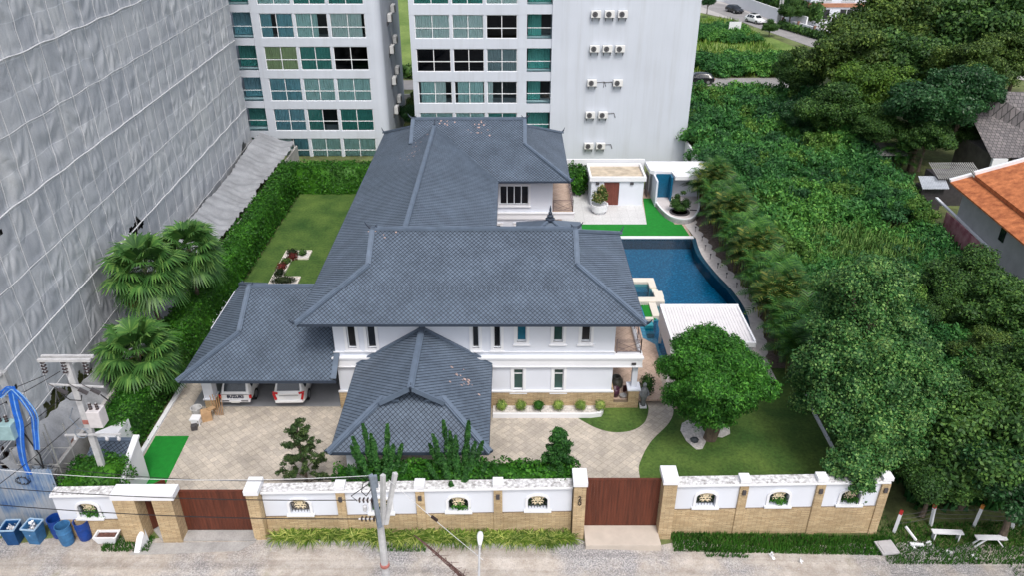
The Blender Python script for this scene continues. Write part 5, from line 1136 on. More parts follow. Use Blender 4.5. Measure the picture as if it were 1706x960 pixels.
mb = MB(); mb.prism([(12.6, 69.9), (12.7, 67.6), (13.1, 67.3), (14.6, 67.2), (14.75, 65.9), (18.9, 66.0), (19.3, 69.9)], 2.5, 2.85); mb.prism([(12.75, 69.8), (12.85, 67.75), (14.75, 67.35), (14.9, 66.1), (18.8, 66.2), (19.1, 69.8)], 2.851, 2.89); mb.build('roof', WHITE2, r)
mb = MB(); mb.box(14.55, 18.0, 67.2, 67.4, 0, 2.5); mb.box(13.05, 13.2, 65.6, 69.6, 0, 2.5); mb.box(13.2, 19.2, 69.4, 69.6, 0, 2.5)
curve = smooth([(13.1, 65.8), (13.35, 64.0), (13.9, 62.4), (14.9, 61.75), (15.9, 62.2), (16.7, 63.8), (17.2, 65.6), (17.35, 67.2)], 5)
cw = MB(); ring(cw, curve, .16, 0, .5, False); cw.build('low_curved_wall', WHITE2, r)
mb.build('wall', WHITE, r)
mb = MB(); mb.prism(curve + [(13.1, 67.3)], 0, .42); mb.build('raised_floor', M('pale_pink_tile', (.58, .54, .54), .6, .06, 2), r)
mb = MB(); mb.box(13.22, 14.6, 66.9, 67.0, .3, 2.7); mb.box(14.45, 14.6, 66.0, 66.89, .3, 2.7); mb.build('blue_tiled_screen', M('blue_tile', (.008, .1, .19), .3, .2, 8), r)
mb = MB(); mb.box(17.4, 18.2, 66.9, 67.0, 0, 2.1); mb.build('door', M('dark_red_timber', (.09, .02, .018), .6, .3, 3), r)
mb = MB(); mb.box(12.66, 12.72, 67.9, 69.2, 0, 2.2); mb.build('side_door', DARKM, r)
# topiary
r = thing('topiary_tree', 'cloud-pruned topiary tree on the curved white terrace', 'tree', (14.9, 63.6, .42))
m_ = trunk_mb((14.9, 63.6, .42), (14.85, 63.7, 1.9), .09, .04, [(.4, (14.5, 63.6, 1.3), .05), (.4, (15.35, 63.6, 1.3), .05)]); m_.build('trunk', BARK, r)
V, F = blobs_foliage([(14.45, 63.6, 1.25, .48, .45, .55), (15.4, 63.6, 1.15, .42, .4, .5), (14.9, 63.5, .85, .5, .4, .35), (15.1, 63.7, 2.2, .26, .24, .16), (14.6, 63.7, 1.85, .25, .25, .22)], 300, .07, 1.4, .7, .2, core=.85); npmesh('crown', V, F, L_DARK, r, tuple(r.location))
mb = MB(); mb.lathe((14.9, 63.45, .424), [(.9, 0), (.9, .07), (.7, .07), (.7, 0)], 26); one(mb, 'edging_ring', DARKM, 'dark ring edging on the floor round the topiary tree', 'edging')
mb = MB(); mb.beam((15.9, 63.9, .45), (17.0, 63.7, .45), .1, .06); one(mb, 'floor_strip', DARKM, 'dark straight strip on the terrace floor right of the topiary', 'strip')
r = thing('potted_tree', 'leafy shrub with yellow leaves in a large round white pot by the hut', 'potted plant', (7.85, 64.3, .03))
mb = MB(); mb.lathe((7.85, 64.3, .03), [(.5, 0), (.72, .3), (.78, .85), (.7, .85), (.6, .7), (.01, .7)], 22); mb.build('pot', WHITE2, r, smooth=False)
V, F = blobs_foliage([(7.7, 64.3, 1.5, .6, .55, .65), (8.15, 64.2, 1.7, .4, .4, .6), (7.95, 64.3, 2.2, .4, .35, .5)], 130, .12, 1.7, .8, .5, core=.6); npmesh('foliage', V, F, leafmat('mixed_leaf', (.03, .09, .015), (.08, .14, .03), (.5, .42, .2), 1.4), r, tuple(r.location))
# dark clipped bush behind villa's right rear corner
V, F = blobs_foliage([(6.1, 68.8, 1.3, 1.05, .9, 1.6), (5.6, 68.6, 1.6, .8, .8, 1.5), (6.5, 69.4, 1.2, .8, .8, 1.4)], 90, .13); tag(npmesh('clipped_bush', V, F, L_HEDGE), 'tall dark clipped bush left of the pool hut', 'bush')
mb = MB(); mb.box(4.4, 12.6, 70.0, 70.2, -.1, 3.0); mb.box(19.3, 19.4, 69, 69.1, 0, .1); one(mb, 'boundary_wall', WHITE2, 'white back boundary wall behind the pool hut', 'wall')
mb = MB(); mb.prism([(18.5, 31), (18.7, 31), (19.05, 50), (18.85, 50)], -.8, 2.3); one(mb, 'boundary_wall', WHITE2, 'white side boundary wall between lawn and thicket, near half', 'wall')
mb = MB(); mb.prism([(18.86, 50.01), (19.06, 50.01), (18.2, 77.6), (18.0, 77.6)], -.4, 2.3); one(mb, 'boundary_wall', WHITE2, 'white side boundary wall running to the blank apartment wall, far half', 'wall')
mb = MB(); mb.prism([(17.25, 30.5), (17.4, 30.5), (17.45, 37.2), (17.3, 37.2)], 0, .14); one(mb, 'lawn_kerb', WHITE2, 'thin white kerb at the right edge of the front lawn', 'kerb')
# white metal pavilion over the near end of the pool
r = thing('poolside_pavilion', 'pavilion with a white ribbed metal roof over the near end of the pool', 'pavilion', (12.2, 40.8, 0))
mb = MB(); x0, x1, y0, y1 = 9.65, 14.45, 38.85, 42.95; z = 2.6; n = 26
for i in range(n):
    a = x0 + (x1 - x0) * i / n; b_ = x0 + (x1 - x0) * (i + 1) / n; d = .035
    mb.add([(a, y0, z), (a + (b_ - a) * .7, y0, z), (a + (b_ - a) * .78, y0, z + d), (b_ - (b_ - a) * .08, y0, z + d), (b_, y0, z), (a, y1, z + .12), (a + (b_ - a) * .7, y1, z + .12), (a + (b_ - a) * .78, y1, z + .12 + d), (b_ - (b_ - a) * .08, y1, z + .12 + d), (b_, y1, z + .12)], [(0, 1, 6, 5), (1, 2, 7, 6), (2, 3, 8, 7), (3, 4, 9, 8)])
mb.build('roof', M('white_metal_roof', (.66, .64, .65), .5, .06, 1.5), r)
mb = MB(); mb.box(x0 - .12, x1 + .12, y1, y1 + .1, z - .25, z + .24); mb.box(x0 - .12, x1 + .12, y0 - .1, y0, z - .25, z + .08); mb.box(x0 - .12, x0 - .01, y0, y1, z - 1.3, z + .16); mb.box(x1 + .01, x1 + .12, y0, y1, z - .25, z + .16); mb.build('fascia', WHITE2, r)
for x in (x0, x1 - .15):
    for y in (y0 + .1, y1 - .2): mb = MB(); mb.box(x, x + .16, y, y + .16, 0, z - .05); mb.build('post', WHITE2, r)
# plunge pool
r = thing('plunge_pool', 'square raised plunge pool with a cream rim beside the big pool', 'pool', (9.8, 49.6, 0)); CREAM = M('cream_rim', (.66, .62, .54), .7, .05, 2)
mb = MB(); mb.box(8.5, 10.65, 50.7, 51.35, -1.3, .3); mb.box(8.5, 10.9, 47.75, 48.4, -1.3, .3); mb.box(10.15, 10.65, 49.9, 50.7, -1.3, .3); mb.box(10.3, 10.95, 48.4, 49.3, -1.3, .3); mb.box(10.28, 10.75, 49.3, 49.9, -1.3, .1); mb.box(8.5, 8.7, 48.4, 50.7, -1.3, .3); mb.build('rim', CREAM, r)
mb = MB(); mb.box(8.7, 10.3, 48.4, 50.7, -1.0, -.7); mb.box(8.7, 10.2, 50.2, 50.69, -.7, -.3); mb.box(8.7, 9.6, 48.41, 48.8, -.7, -.25); mb.build('seat_ledge', M('teal_mosaic', (.08, .33, .36), .4, .3, 9), r)
mb = MB(); mb.quad((8.7, 48.4, .12), (10.3, 48.4, .12), (10.3, 50.7, .12), (8.7, 50.7, .12)); mb.build('water', WATER, r)
mb = MB(); mb.box(9.75, 10.25, 45.9, 47.74, -.2, .2); mb.box(9.2, 9.75, 45.5, 45.8, -.2, .2); tag(one(mb, 'pool_walkway', CREAM, 'cream L-shaped ledge between the turf strip and the pool', 'ledge'))
for i in range(3): mb = MB(); mb.box(9.01, 9.62, 43.5 + .6 * i, 44.05 + .6 * i, -.9 + .28 * i, -.4 + .28 * i); struct(mb, 'pool_step', M('teal_step', (.03, .28, .34), .4, .3, 9))
mb = MB(); mb.prism([(7.3, 40.8), (9.4, 40.8), (9.4, 42.6), (8.7, 43.4), (8.7, 47.2), (7.3, 47.2)], 0, .03); struct(mb, 'pool_corner_paving', PATIO)
mb = MB()
for i in range(16): mb.tube([(8.9 + .12 * i, 47.68, .28), (8.9 + .12 * i, 47.6, -.15)], .018, 4)
one(mb, 'water_spout', ROPE, 'row of small water spouts below the plunge pool rim', 'spout')
used = []; gl0 = thing('garden_light', 'x', 'garden light', (0, 0, 0)); mb = MB(); mb.tube([(0, 0, 0), (0, 0, .35)], .02, 6); mb.build('stake', DARKM, gl0, local=True); mb = MB(); mb.lathe((0, 0, .35), [(.03, 0), (.07, .02), (.07, .1), (.01, .13)], 8); mb.build('lamp_head', DARKM, gl0, local=True)
for i, y in enumerate((60.2, 58.3, 56.6, 55, 53.4, 51.8, 50.2, 48.6, 46.6)):
    place(gl0, used, (at_y(lo, y) + .45, y, .045), 0, 'small dark light on the white pool deck, %s from the far pool corner' % ('first second third fourth fifth sixth seventh eighth ninth'.split()[i]), 'garden lights along the pool deck')

# garden bed in the back lawn
r = thing('flower_bed', 'bracket-shaped bed of white pebbles and dark shrubs in the side lawn', 'flower bed', (-17.3, 53.4, 0))
mb = MB(); mb.prism([(-18.2, 50.6), (-16.1, 50.6), (-16.1, 51.9), (-17.5, 51.9), (-17.5, 55.0), (-16.25, 55.0), (-16.25, 56.4), (-18.3, 56.4)], 0, .05); mb.build('pebbles', GRAVELM, r)
mb = MB()
for a, b_ in (((-18.2, 50.6), (-16.1, 50.6)), ((-16.1, 50.6), (-16.1, 51.9)), ((-16.1, 51.9), (-17.5, 51.9)), ((-17.5, 51.9), (-17.5, 55.0)), ((-17.5, 55), (-16.25, 55)), ((-16.25, 55), (-16.25, 56.4)), ((-16.25, 56.4), (-18.3, 56.4)), ((-18.3, 56.4), (-18.2, 50.6))): mb.beam((*a, .05), (*b_, .05), .08, .14)
mb.build('edging', CREAM, r)
RED = leafmat('maroon_leaf', (.05, .012, .012), (.12, .02, .022), (.2, .05, .04), 1.5); DKS = leafmat('dark_groundcover', (.01, .02, .01), (.02, .035, .014), (.04, .06, .02), 1.5)
for x, y, rx, ry_, m_, lb in ((-17.2, 51.2, .95, .45, DKS, 'dark low shrub filling the near arm of the pebble bed'), (-17.8, 52.4, .42, .5, DKS, 'dark low shrub at the near end of the bed spine'), (-17.9, 53.4, .4, .5, RED, 'maroon shrub in the middle of the bed spine'), (-17.8, 54.3, .4, .45, L_OLIVE, 'olive shrub beside the maroon shrubs in the bed'), (-17.5, 55.1, .45, .4, RED, 'bright maroon shrub at the far bend of the bed'), (-17.7, 55.9, .45, .35, DKS, 'dark low shrub at the far left corner of the bed'), (-16.9, 55.8, .36, .34, L_DARK, 'round green shrub in the far arm of the pebble bed')):
    V, F = blobs_foliage([(x, y, .22, rx, ry_, .28)], 220, .07, 1.5, .7, .3); tag(npmesh('bed_shrub', V, F, m_), lb, 'shrub', 'shrubs in the pebble bed')
mb = MB(); mb.box(-13.5, -13.3, 54.8, 56.2, 0, .15); mb.box(-13.9, -13.75, 50.6, 51.6, 0, .12); one(mb, 'lawn_edging', CREAM, 'pale edging stones by the terrace railing on the side lawn', 'edging')

# ------------------------------------------------------------------ bins, planter, sheet fence, roadside objects
def bin_(square, label, x, y, c_, lid=False, tilt=0, rubbish=True):
    z = zg(x, y) + .02; r = thing('waste_bin' if square else 'plastic_drum', label, 'bin' if square else 'barrel', (x, y, z), tilt, 'blue bins and drums by the sheet fence')
    mb = MB()
    if square:
        for (a, h0), (b_, h1) in (((.3, 0), (.38, .85)),): mb.add([(-a, -a, h0), (a, -a, h0), (a, a, h0), (-a, a, h0), (-b_, -b_, h1), (b_, -b_, h1), (b_, b_, h1), (-b_, b_, h1), (-b_ + .05, -b_ + .05, h1), (b_ - .05, -b_ + .05, h1), (b_ - .05, b_ - .05, h1), (-b_ + .05, b_ - .05, h1), (-a + .06, -a + .06, .1), (a - .06, -a + .06, .1), (a - .06, a - .06, .1), (-a + .06, a - .06, .1)],
                [(0, 3, 2, 1), (0, 1, 5, 4), (1, 2, 6, 5), (2, 3, 7, 6), (3, 0, 4, 7), (4, 5, 9, 8), (5, 6, 10, 9), (6, 7, 11, 10), (7, 4, 8, 11), (8, 9, 13, 12), (9, 10, 14, 13), (10, 11, 15, 14), (11, 8, 12, 15), (12, 13, 14, 15)])
        mb.build('body', c_, r, local=True)
        mb = MB()
        for a in range(4):
            p = [(-.4, -.4), (.4, -.4), (.4, .4), (-.4, .4)]; mb.beam((*p[a], .86), (*p[(a + 1) % 4], .86), .06, .05)
        mb.build('rim', M('pale_blue_rim', (.35, .5, .66), .6, .1, 3), r, local=True)
        if rubbish:
            V, F = leaf_quads(rng.normal(0, .1, (50, 3)) + [0, 0, .68], np.tile([0, 0, 1.0], (50, 1)), .13, 1.2, .9); npmesh('rubbish', V, F, WHITE2, r)
    else:
        mb.lathe((0, 0, 0), [(.3, 0), (.33, .05), (.36, .3), (.37, .34), (.36, .38), (.37, .62), (.39, .66), (.37, .7), (.38, .92), (.4, .95), (.36, .95), (.34, .6), (.3, .12), (.01, .12)], 20); mb.build('body', c_, r, local=True, smooth=False)
    r.scale = (.86, .86, 1.18); return r
B1_ = M('bin_blue', (.008, .065, .2), .5, .25, 3); B2_ = M('faded_bin_blue', (.04, .15, .32), .6, .25, 3); B3_ = M('deep_drum_blue', (.006, .045, .24), .45, .2, 3)
bin_(True, 'leftmost square blue bin with white rubbish in it', -23.25, 25.95, B1_, tilt=.05); bin_(True, 'faded square blue bin, second from the left', -22.25, 26.0, B2_, tilt=-.1)
bin_(False, 'dark blue drum right of the two square bins', -21.35, 26.3, B3_); bin_(False, 'faded light blue drum standing nearest the lane', -20.75, 25.85, B2_, tilt=.3); bin_(False, 'dark blue drum at the right end of the bin row', -20.05, 26.15, B3_, tilt=.5)
r = thing('planter_trough', 'white rectangular planter trough with dry soil below the left arched window', 'planter', (-18.9, 25.95, .0)); mb = MB()
mb.add([(-.4, -.22, 0), (.4, -.22, 0), (.4, .22, 0), (-.4, .22, 0), (-.55, -.28, .42), (.55, -.28, .42), (.55, .28, .42), (-.55, .28, .42), (-.47, -.2, .42), (.47, -.2, .42), (.47, .2, .42), (-.47, .2, .42), (-.45, -.18, .3), (.45, -.18, .3), (.45, .18, .3), (-.45, .18, .3)], [(0, 3, 2, 1), (0, 1, 5, 4), (1, 2, 6, 5), (2, 3, 7, 6), (3, 0, 4, 7), (4, 5, 9, 8), (5, 6, 10, 9), (6, 7, 11, 10), (7, 4, 8, 11), (8, 9, 13, 12), (9, 10, 14, 13), (10, 11, 15, 14), (11, 8, 12, 15)]); mb.build('box', WHITE2, r, local=True)
mb = MB(); mb.box(-.45, .45, -.18, .18, .25, .32); mb.build('dry_plants', M('dry_plant', (.13, .06, .05), .95, .5, 9, .8, 30), r, local=True)
mb = MB(); mb.add([(-17.4, 25.2, 0), (-17.15, 25.2, 0), (-17.0, 25.95, 0), (-17.2, 25.95, 0), (-17.3, 25.6, .6), (-17.2, 25.62, .6), (-17.05, 25.95, .75), (-17.18, 25.95, .75)], [(0, 3, 2, 1), (0, 1, 5, 4), (1, 2, 6, 5), (2, 3, 7, 6), (3, 0, 4, 7), (4, 5, 6, 7)]); one(mb, 'marker_stone', WHITE2, 'white pointed marker block on the ground by the small gate', 'stone')
# corrugated sheet fence
m = bpy.data.materials.new('blue_sheet'); t, b, o = nodes(m); mp = mapping(t, kind='World'); g = t.nodes.new('ShaderNodeNewGeometry'); s = t.nodes.new('ShaderNodeSeparateXYZ'); t.links.new(g.outputs['Position'], s.inputs[0])
n1 = noise(t, mp, .55, 3); mp2 = mapping(t, (9, 9, .4), kind='World'); n2 = noise(t, mp2, 1, 5, .7)
ad = t.nodes.new('ShaderNodeMath'); ad.operation = 'MULTIPLY_ADD'; t.links.new(n2.outputs[0], ad.inputs[0]); ad.inputs[1].default_value = .5; t.links.new(n1.outputs[0], ad.inputs[2])
t.links.new(ramp(t, ad.outputs[0], [(.66, (.36, .39, .44)), (.8, (.2, .28, .4)), (.93, (.04, .12, .32))]).outputs[0], b.inputs['Base Color']); b.inputs['Roughness'].default_value = .5
mb = MB(); n = 120; x0, x1 = -26.2, -21.15
for i in range(n + 1): x = x0 + (x1 - x0) * i / n; y = 26.95 + .045 * math.sin(i * 1.57); mb.v += [(x, y, -.05), (x, y, 3.45 + (.03 if (i // 20) % 2 else 0))]
mb.f = [(2 * i, 2 * i + 2, 2 * i + 3, 2 * i + 1) for i in range(n)]; mb.m = [0] * n
r = thing('sheet_fence', 'tall weathered blue corrugated sheet fence behind the bins', 'fence', (-23.7, 26.95, 0)); mb.build('sheet', m, r)
mb = MB()
for z in (.6, 2.0, 3.3): mb.box(x0, x1, 27.03, 27.09, z, z + .07)
for x in (-25.5, -23.6, -21.4): mb.box(x, x + .08, 27.1, 27.18, -.1, 3.5)
mb.build('rail', GALV, r)
# clutter behind the sheet fence
used = []
for i in range(3):
    mb = MB(); x = -24.6 + i * 1.1
    for dx in (0, .9): 
        for dy in (0, 1.2): mb.tube([(x + dx, 28 + dy, 0), (x + dx, 28 + dy, 3.3 + .5 * i)], .03, 5)
    for z in (.8, 1.8, 2.8): mb.tube([(x, 28, z), (x + .9, 28, z)], .025, 5); mb.tube([(x, 29.2, z), (x + .9, 29.2, z)], .025, 5); mb.tube([(x, 28, z), (x, 29.2, z)], .025, 5); mb.tube([(x + .9, 28, z), (x + .9, 29.2, z)], .025, 5)
    mb.tube([(x, 28, .8), (x + .9, 28, 2.8)], .022, 5)
    one(mb, 'scaffold_frame', M('scaffold_tube2', (.45, .45, .44), .5, .2, 4, metal=.3), ['left scaffold frame behind the blue sheet fence', 'middle scaffold frame behind the blue sheet fence', 'taller right scaffold frame behind the blue sheet fence'][i], 'scaffold', 'scaffold frames behind the sheet fence')
mb = MB(); mb.box(-26.4, -24.9, 27.6, 29.8, .0, 2.7); mb.box(-24.7, -22.4, 29.6, 31.4, 0, 1.6); one(mb, 'rubble_container', M('rusty_brown', (.1, .05, .04), .9, .5, 2, .3, 10), 'rusty brown container and planks behind the blue sheet fence', 'container')

# right-hand roadside: barbed wire posts, benches, slab
PO = [(18.6, 27.15, -.75, .1), (20.6, 27.6, -.78, -.05), (22.7, 27.55, -.78, .12), (24.5, 27.4, -.78, -.1), (26.4, 27.5, -.78, 0)]
RP = M('red_paint', (.45, .03, .03), .6, .15, 4)
OP = M('orange_paint', (.5, .2, .04), .6, .15, 4)
for i, (x, y, z, tl) in enumerate(PO):
    r = thing('fence_post', ['white fence post with a red top at the end of the front wall', 'white fence post with a red top behind the left bench', 'white fence post with an orange top between the two benches', 'white fence post with a red top right of the right bench', 'white fence post with a red top farthest right'][i], 'post', (x, y, z), 0, 'concrete posts of the wire fence')
    mb = MB(); mb.beam((0, 0, 0), (tl, .1, 1.1), .13, .13); mb.build('shaft', WHITE2, r, local=True); mb = MB(); mb.beam((tl, .1, 1.101), (tl * 1.2, .12, 1.32), .135, .135); mb.build('painted_top', OP if i == 2 else RP, r, local=True)
for k in range(3):
    mb = MB(); 
    for a, b_ in zip(PO, PO[1:]): mb.tube([(a[0], a[1] + .1, a[2] + .45 + .28 * k), ((a[0] + b_[0]) / 2, (a[1] + b_[1]) / 2 + .1, a[2] + .38 + .28 * k), (b_[0], b_[1] + .1, b_[2] + .45 + .28 * k)], .012, 4)
    one(mb, 'fence_wire', DARKM, '%s strand of wire between the red-topped fence posts' % ('lowest', 'middle', 'highest')[k], 'wire', 'wires of the roadside fence')
for i, (x, y, rz, lb) in enumerate(((20.85, 26.7, -.05, 'white plank bench with straight legs, left one of the two by the wire fence'), (22.75, 26.35, -.02, 'white plank bench with crossed legs, right one of the two by the wire fence'))):
    r = thing('plank_bench', lb, 'bench', (x, y, -.72), rz, 'white benches beside the lane'); mb = MB(); mb.box(-.72, .72, -.14, .14, .44, .5); mb.build('seat', WHITE2, r, local=True)
    if i == 0:
        for s in (-.6, .55): mb = MB(); mb.box(s, s + .06, -.12, .12, -.1, .44); mb.build('leg', WHITE2, r, local=True)
    else:
        for s in (-1, 1): mb = MB(); mb.beam((s * .68, -.1, -.05), (s * .25, -.1, .44), .06, .05); mb.beam((s * .68, .1, -.05), (s * .25, .1, .44), .06, .05); mb.build('leg', WHITE2, r, local=True)
mb = MB(); mb.cbox((17.75, 26.05, -.6), (.85, .8, .1), .12); mb.cbox((17.78, 26.02, -.53), (.7, .64, .03), .12); one(mb, 'concrete_slab', M('slab_grey', (.42, .41, .42), .85, .1, 3), 'square concrete cover slab on the verge below the right wall end', 'slab')
mb = MB(); mb.beam((18.9, 26.9, -.1), (19.35, 26.5, -.6), .1, .08); one(mb, 'broken_post', WHITE2, 'broken white post leaning beside the end of the front wall', 'post')
mb = MB(); mb.cbox((19.3, 26.3, -.66), (.62, .14, .1), -.1); mb.cbox((19.1, 26.15, -.7), (.12, .12, .08), .3); one(mb, 'fallen_post', WHITE2, 'short white post piece lying in the verge grass', 'post')
for i, (x, y) in enumerate(((20.6, 25.9), (21.7, 25.6), (20.0, 26.4), (12.1, 25.5), (13.4, 25.3))):
    V, F = leaf_quads(rng.normal(0, .07, (9, 3)) + [x, y, zg(x, 26) + .08], np.tile([0, 0, 1.0], (9, 1)), .12, 1.3, .6); tag(npmesh('litter', V, F, WHITE2), kind='stuff')

# ------------------------------------------------------------------ utility poles and cables
CER = M('brown_insulator', (.035, .02, .02), .3, .2, 5); CERG = M('grey_insulator', (.5, .5, .52), .35, .1, 4); CABLE = M('black_cable', (.015, .015, .017), .6, .1, 3)
def disc_string(p, d, n=4, r0=.11, sp=.16, mats=None):
    mb = MB(); p = Vector(p); d = Vector(d).normalized()
    for i in range(n): c_ = p + d * sp * i; mb.tube([c_, c_ + d * .035, c_ + d * .07], [r0, r0 * .9, .03], 12, 0); mb.tube([c_ + d * .07, c_ + d * sp], .035, 6, 1, False)
    return mb
def horiz_cut(mb_p): pass
r = thing('utility_pole', 'grey concrete pole with V-shaped crossarms standing in the lane before the middle wall', 'utility pole', (-5.0, 21.3, 0))
mb = MB(); mb.tube([(-5, 21.3, -.4), (-5, 21.3, 6.5)], [.19, .13], 8); mb.build('shaft', POLE, r)
mb = MB(); mb.beam((-5.0, 21.15, 5.9), (-5.08, 21.1, 8.5), .16, .16); mb.beam((-4.93, 21.15, 7.9), (-4.93, 21.1, 8.5), .1, .1); mb.build('steel_extension', GALV, r)
for s, ex in ((0, -4.72), (1, -4.28)): mb = MB(); mb.beam((-4.86 + .1 * s, 21.2, 6.0), (ex, 21.4 + .1 * s, 8.25), .15, .15); mb.build('crossarm', POLE, r)
mb = MB(); mb.lathe((-5, 21.3, 3.6), [(.16, 0), (.19, .02), (.19, .14), (.16, .16)], 10); mb.build('red_band', M('faded_red', (.36, .13, .11), .8, .3, 6), r)
for z in (7.25, 6.3): disc_string((-5.15, 21.15, z), (-1, 0, 0), 4, .11, .15).build('insulator', [CER, CERG], r)
mb = MB(); mb.lathe((-5.45, 21.1, 6.75), [(.05, 0), (.08, .05), (.08, .25), (.04, .3)], 10); mb.build('surge_arrester', CERG, r)
mb = MB(); mb.tube([(-5.1, 21.1, 8.3), (-5.4, 21.1, 8.15), (-5.5, 21.1, 7.7), (-5.35, 21.1, 7.5), (-5.1, 21.1, 7.9)], .02, 5); mb.tube([(-5.7, 21.1, 7.25), (-5.9, 21.1, 7.5), (-5.2, 21.1, 8.1)], .018, 5); mb.build('jumper_cable', CABLE, r)
r = thing('utility_pole', 'pale concrete pole with a double top crossarm and hanging insulators beside the gatehouse', 'utility pole', (-19.6, 28.2, 0)); X, Yp = -19.6, 28.2
mb = MB(); mb.beam((X, Yp, -.3), (X, Yp, 8.7), .28, .2, 0, (0, 1, 0)); mb.build('shaft', POLE, r)
for dy in (-.14, .16): mb = MB(); mb.beam((X - 1.15, Yp + dy, 8.75), (X + 1.15, Yp + dy, 8.75), .13, .13); mb.build('crossarm', POLE, r)
mb = MB(); mb.beam((X - 1.0, Yp - .2, 7.5), (X + 1.4, Yp - .2, 7.35), .07, .07); mb.build('crossarm', POLE, r)
mb = MB(); mb.beam((X - 1.1, Yp - .2, 4.6), (X + 1.5, Yp - .2, 4.65), .08, .08); mb.build('crossarm', POLE, r)
for x in (-1.0, -.1, .85): disc_string((X + x, Yp - .1, 8.62), (0, -.1, -1), 4, .12, .16).build('insulator', [CER, CERG], r)
for x in (-.55, .35, .9): mb = MB(); mb.beam((X + x, Yp - .35, 7.35), (X + x + .35, Yp - .35, 7.1), .13, .13); mb.tube([(X + x - .4, Yp - .3, 7.6), (X + x, Yp - .35, 7.35)], .02, 5); mb.build('fuse_cutout', DARKM, r)
mb = MB(); mb.tube([(X - .5, Yp - .35, 7.1), (X - .2, Yp - .35, 6.75), (X + .3, Yp - .35, 6.7), (X + .4, Yp - .35, 7.0)], .025, 5); mb.tube([(X + 1.25, Yp - .35, 7.05), (X + 1.6, Yp - .35, 6.6)], .03, 5); mb.build('jumper_cable', CABLE, r)
mb = MB(); mb.box(X + .35, X + .95, Yp - .45, Yp + .15, 5.2, 6.1); tf = mb.build('transformer', M('transformer_white', (.58, .55, .56), .5, .1, 3), r, bevel=.03)
for x in (.5, .8): disc_string((X + x, Yp - .2, 6.12), (0, 0, 1), 3, .08, .12).build('bushing', [CER, CERG], tf)
mb = MB(); mb.tube([(X - .3, Yp - .2, 6.2), (X - .6, Yp - .2, 5.6), (X - .35, Yp - .2, 5.0), (X + .05, Yp - .15, 4.9)], .025, 5); mb.tube([(X - .25 + .28 * math.cos(a), Yp - .3, 4.8 + .28 * math.sin(a)) for a in np.linspace(0, 6.28, 14)], .02, 5); mb.build('cable_coil', GALV, r)
for x in (-.6, .85, 1.4): mb = MB(); mb.lathe((X + x, Yp - .28, 4.35), [(.06, 0), (.09, .1), (.05, .22)], 8); mb.build('insulator', CERG, r)
mb = MB(); mb.box(X - .15, X + .15, Yp - .155, Yp + .13, 4.95, 5.1) if 0 else mb.beam((X, Yp, 5.15), (X, Yp, 5.4), .29, .21, 0, (0, 1, 0)); mb.build('red_band', MATS['faded_red'], r)
r = thing('utility_pole', 'grey pole draped with bright blue cable bundles at the left edge', 'utility pole', (-22.0, 27.4, 0)); X, Yp = -22.0, 27.4
mb = MB(); mb.beam((X, Yp, -.2), (X, Yp, 8.6), .34, .26, 0, (0, 1, 0)); mb.build('shaft', M('dark_pole_concrete', (.33, .34, .35), .85, .2, 3), r)
mb = MB(); mb.beam((X - 1.6, Yp - .2, 8.6), (X + .1, Yp - .2, 8.6), .12, .12); mb.build('crossarm', POLE, r); mb = MB(); mb.beam((X - 1.6, Yp - .2, 7.5), (X + .75, Yp - .2, 7.55), .1, .1); mb.build('crossarm', POLE, r)
mb = MB(); mb.box(X - .8, X + .0, Yp - .75, Yp - .15, 5.4, 6.2); tf = mb.build('transformer', M('teal_grey_paint', (.28, .42, .44), .5, .15, 3), r, bevel=.03)
for x in (-.6, -.3): disc_string((X + x, Yp - .4, 6.22), (0, 0, 1), 3, .08, .12).build('bushing', [CER, CERG], tf)
BLUEC = M('blue_conduit', (.015, .12, .5), .35, .25, 3); BL2 = M('pale_blue_conduit', (.2, .38, .66), .4, .2, 3)
for k in range(16):
    o_ = (k % 8 - 3.5) * .045; q = .05 * math.sin(k * 2.3); kk = k // 8; mb = MB()
    if kk == 0: pts = [(X - 1.0 + o_, Yp - .3, 8.75), (X - .45 + o_, Yp - .35, 7.5 + q), (X + .35 + o_, Yp - .3, 8.05 - abs(o_)), (X + .95 + o_, Yp - .35 + q, 6.7), (X + .75 + o_ * .8, Yp - .35, 5.6), (X + .55 + o_ * .7, Yp - .4, 4.6)]
    else: pts = [(X + .35 + o_, Yp - .25, 8.0), (X + .25 + o_, Yp - .35, 6.8 + q), (X + .2 + o_, Yp - .4, 6.0), (X - .05 + o_, Yp - .45, 5.0), (X - .2 + o_ * .8, Yp - .5, 3.9), (X - .15 + o_ * .6, Yp - .5, 3.2)]
    P_ = smooth([(a, b_) for a, b_, c_ in pts], 5); Z_ = smooth([(c_, 0) for a, b_, c_ in pts], 5); mb.tube([(p[0], p[1], z[0]) for p, z in zip(P_, Z_)], .026, 6); mb.build('blue_cable', BL2 if k % 5 == 2 else BLUEC, r)
mb = MB(); mb.tube([(X + .05, Yp - .2, 5.5), (X + .5, Yp - .3, 4.2), (X + .3, Yp - .2, 2.6), (X + .1, Yp - .2, .5)], .035, 6); mb.tube([(X + .12, Yp - .2, 3.9), (X + .6, Yp - .3, 3.0), (X + .9, Yp - .25, 2.4)], .03, 6); mb.build('black_cable', CABLE, r)
mb = MB()
for a in range(16): mb.tube([(X - .6 + .28 * math.cos(t_ + a) * (1 + .25 * math.sin(a)), Yp - .4 + .1 * math.sin(a * 1.7), 2.8 + .22 * math.sin(t_ + a)) for t_ in np.linspace(0, 5, 9)], .014, 4)
mb.build('cable_coil', CABLE, r)
mb = MB(); mb.lathe((X, Yp, 3.3), [(.25, 0), (.25, .08)], 8); mb.build('clamp', GALV, r)
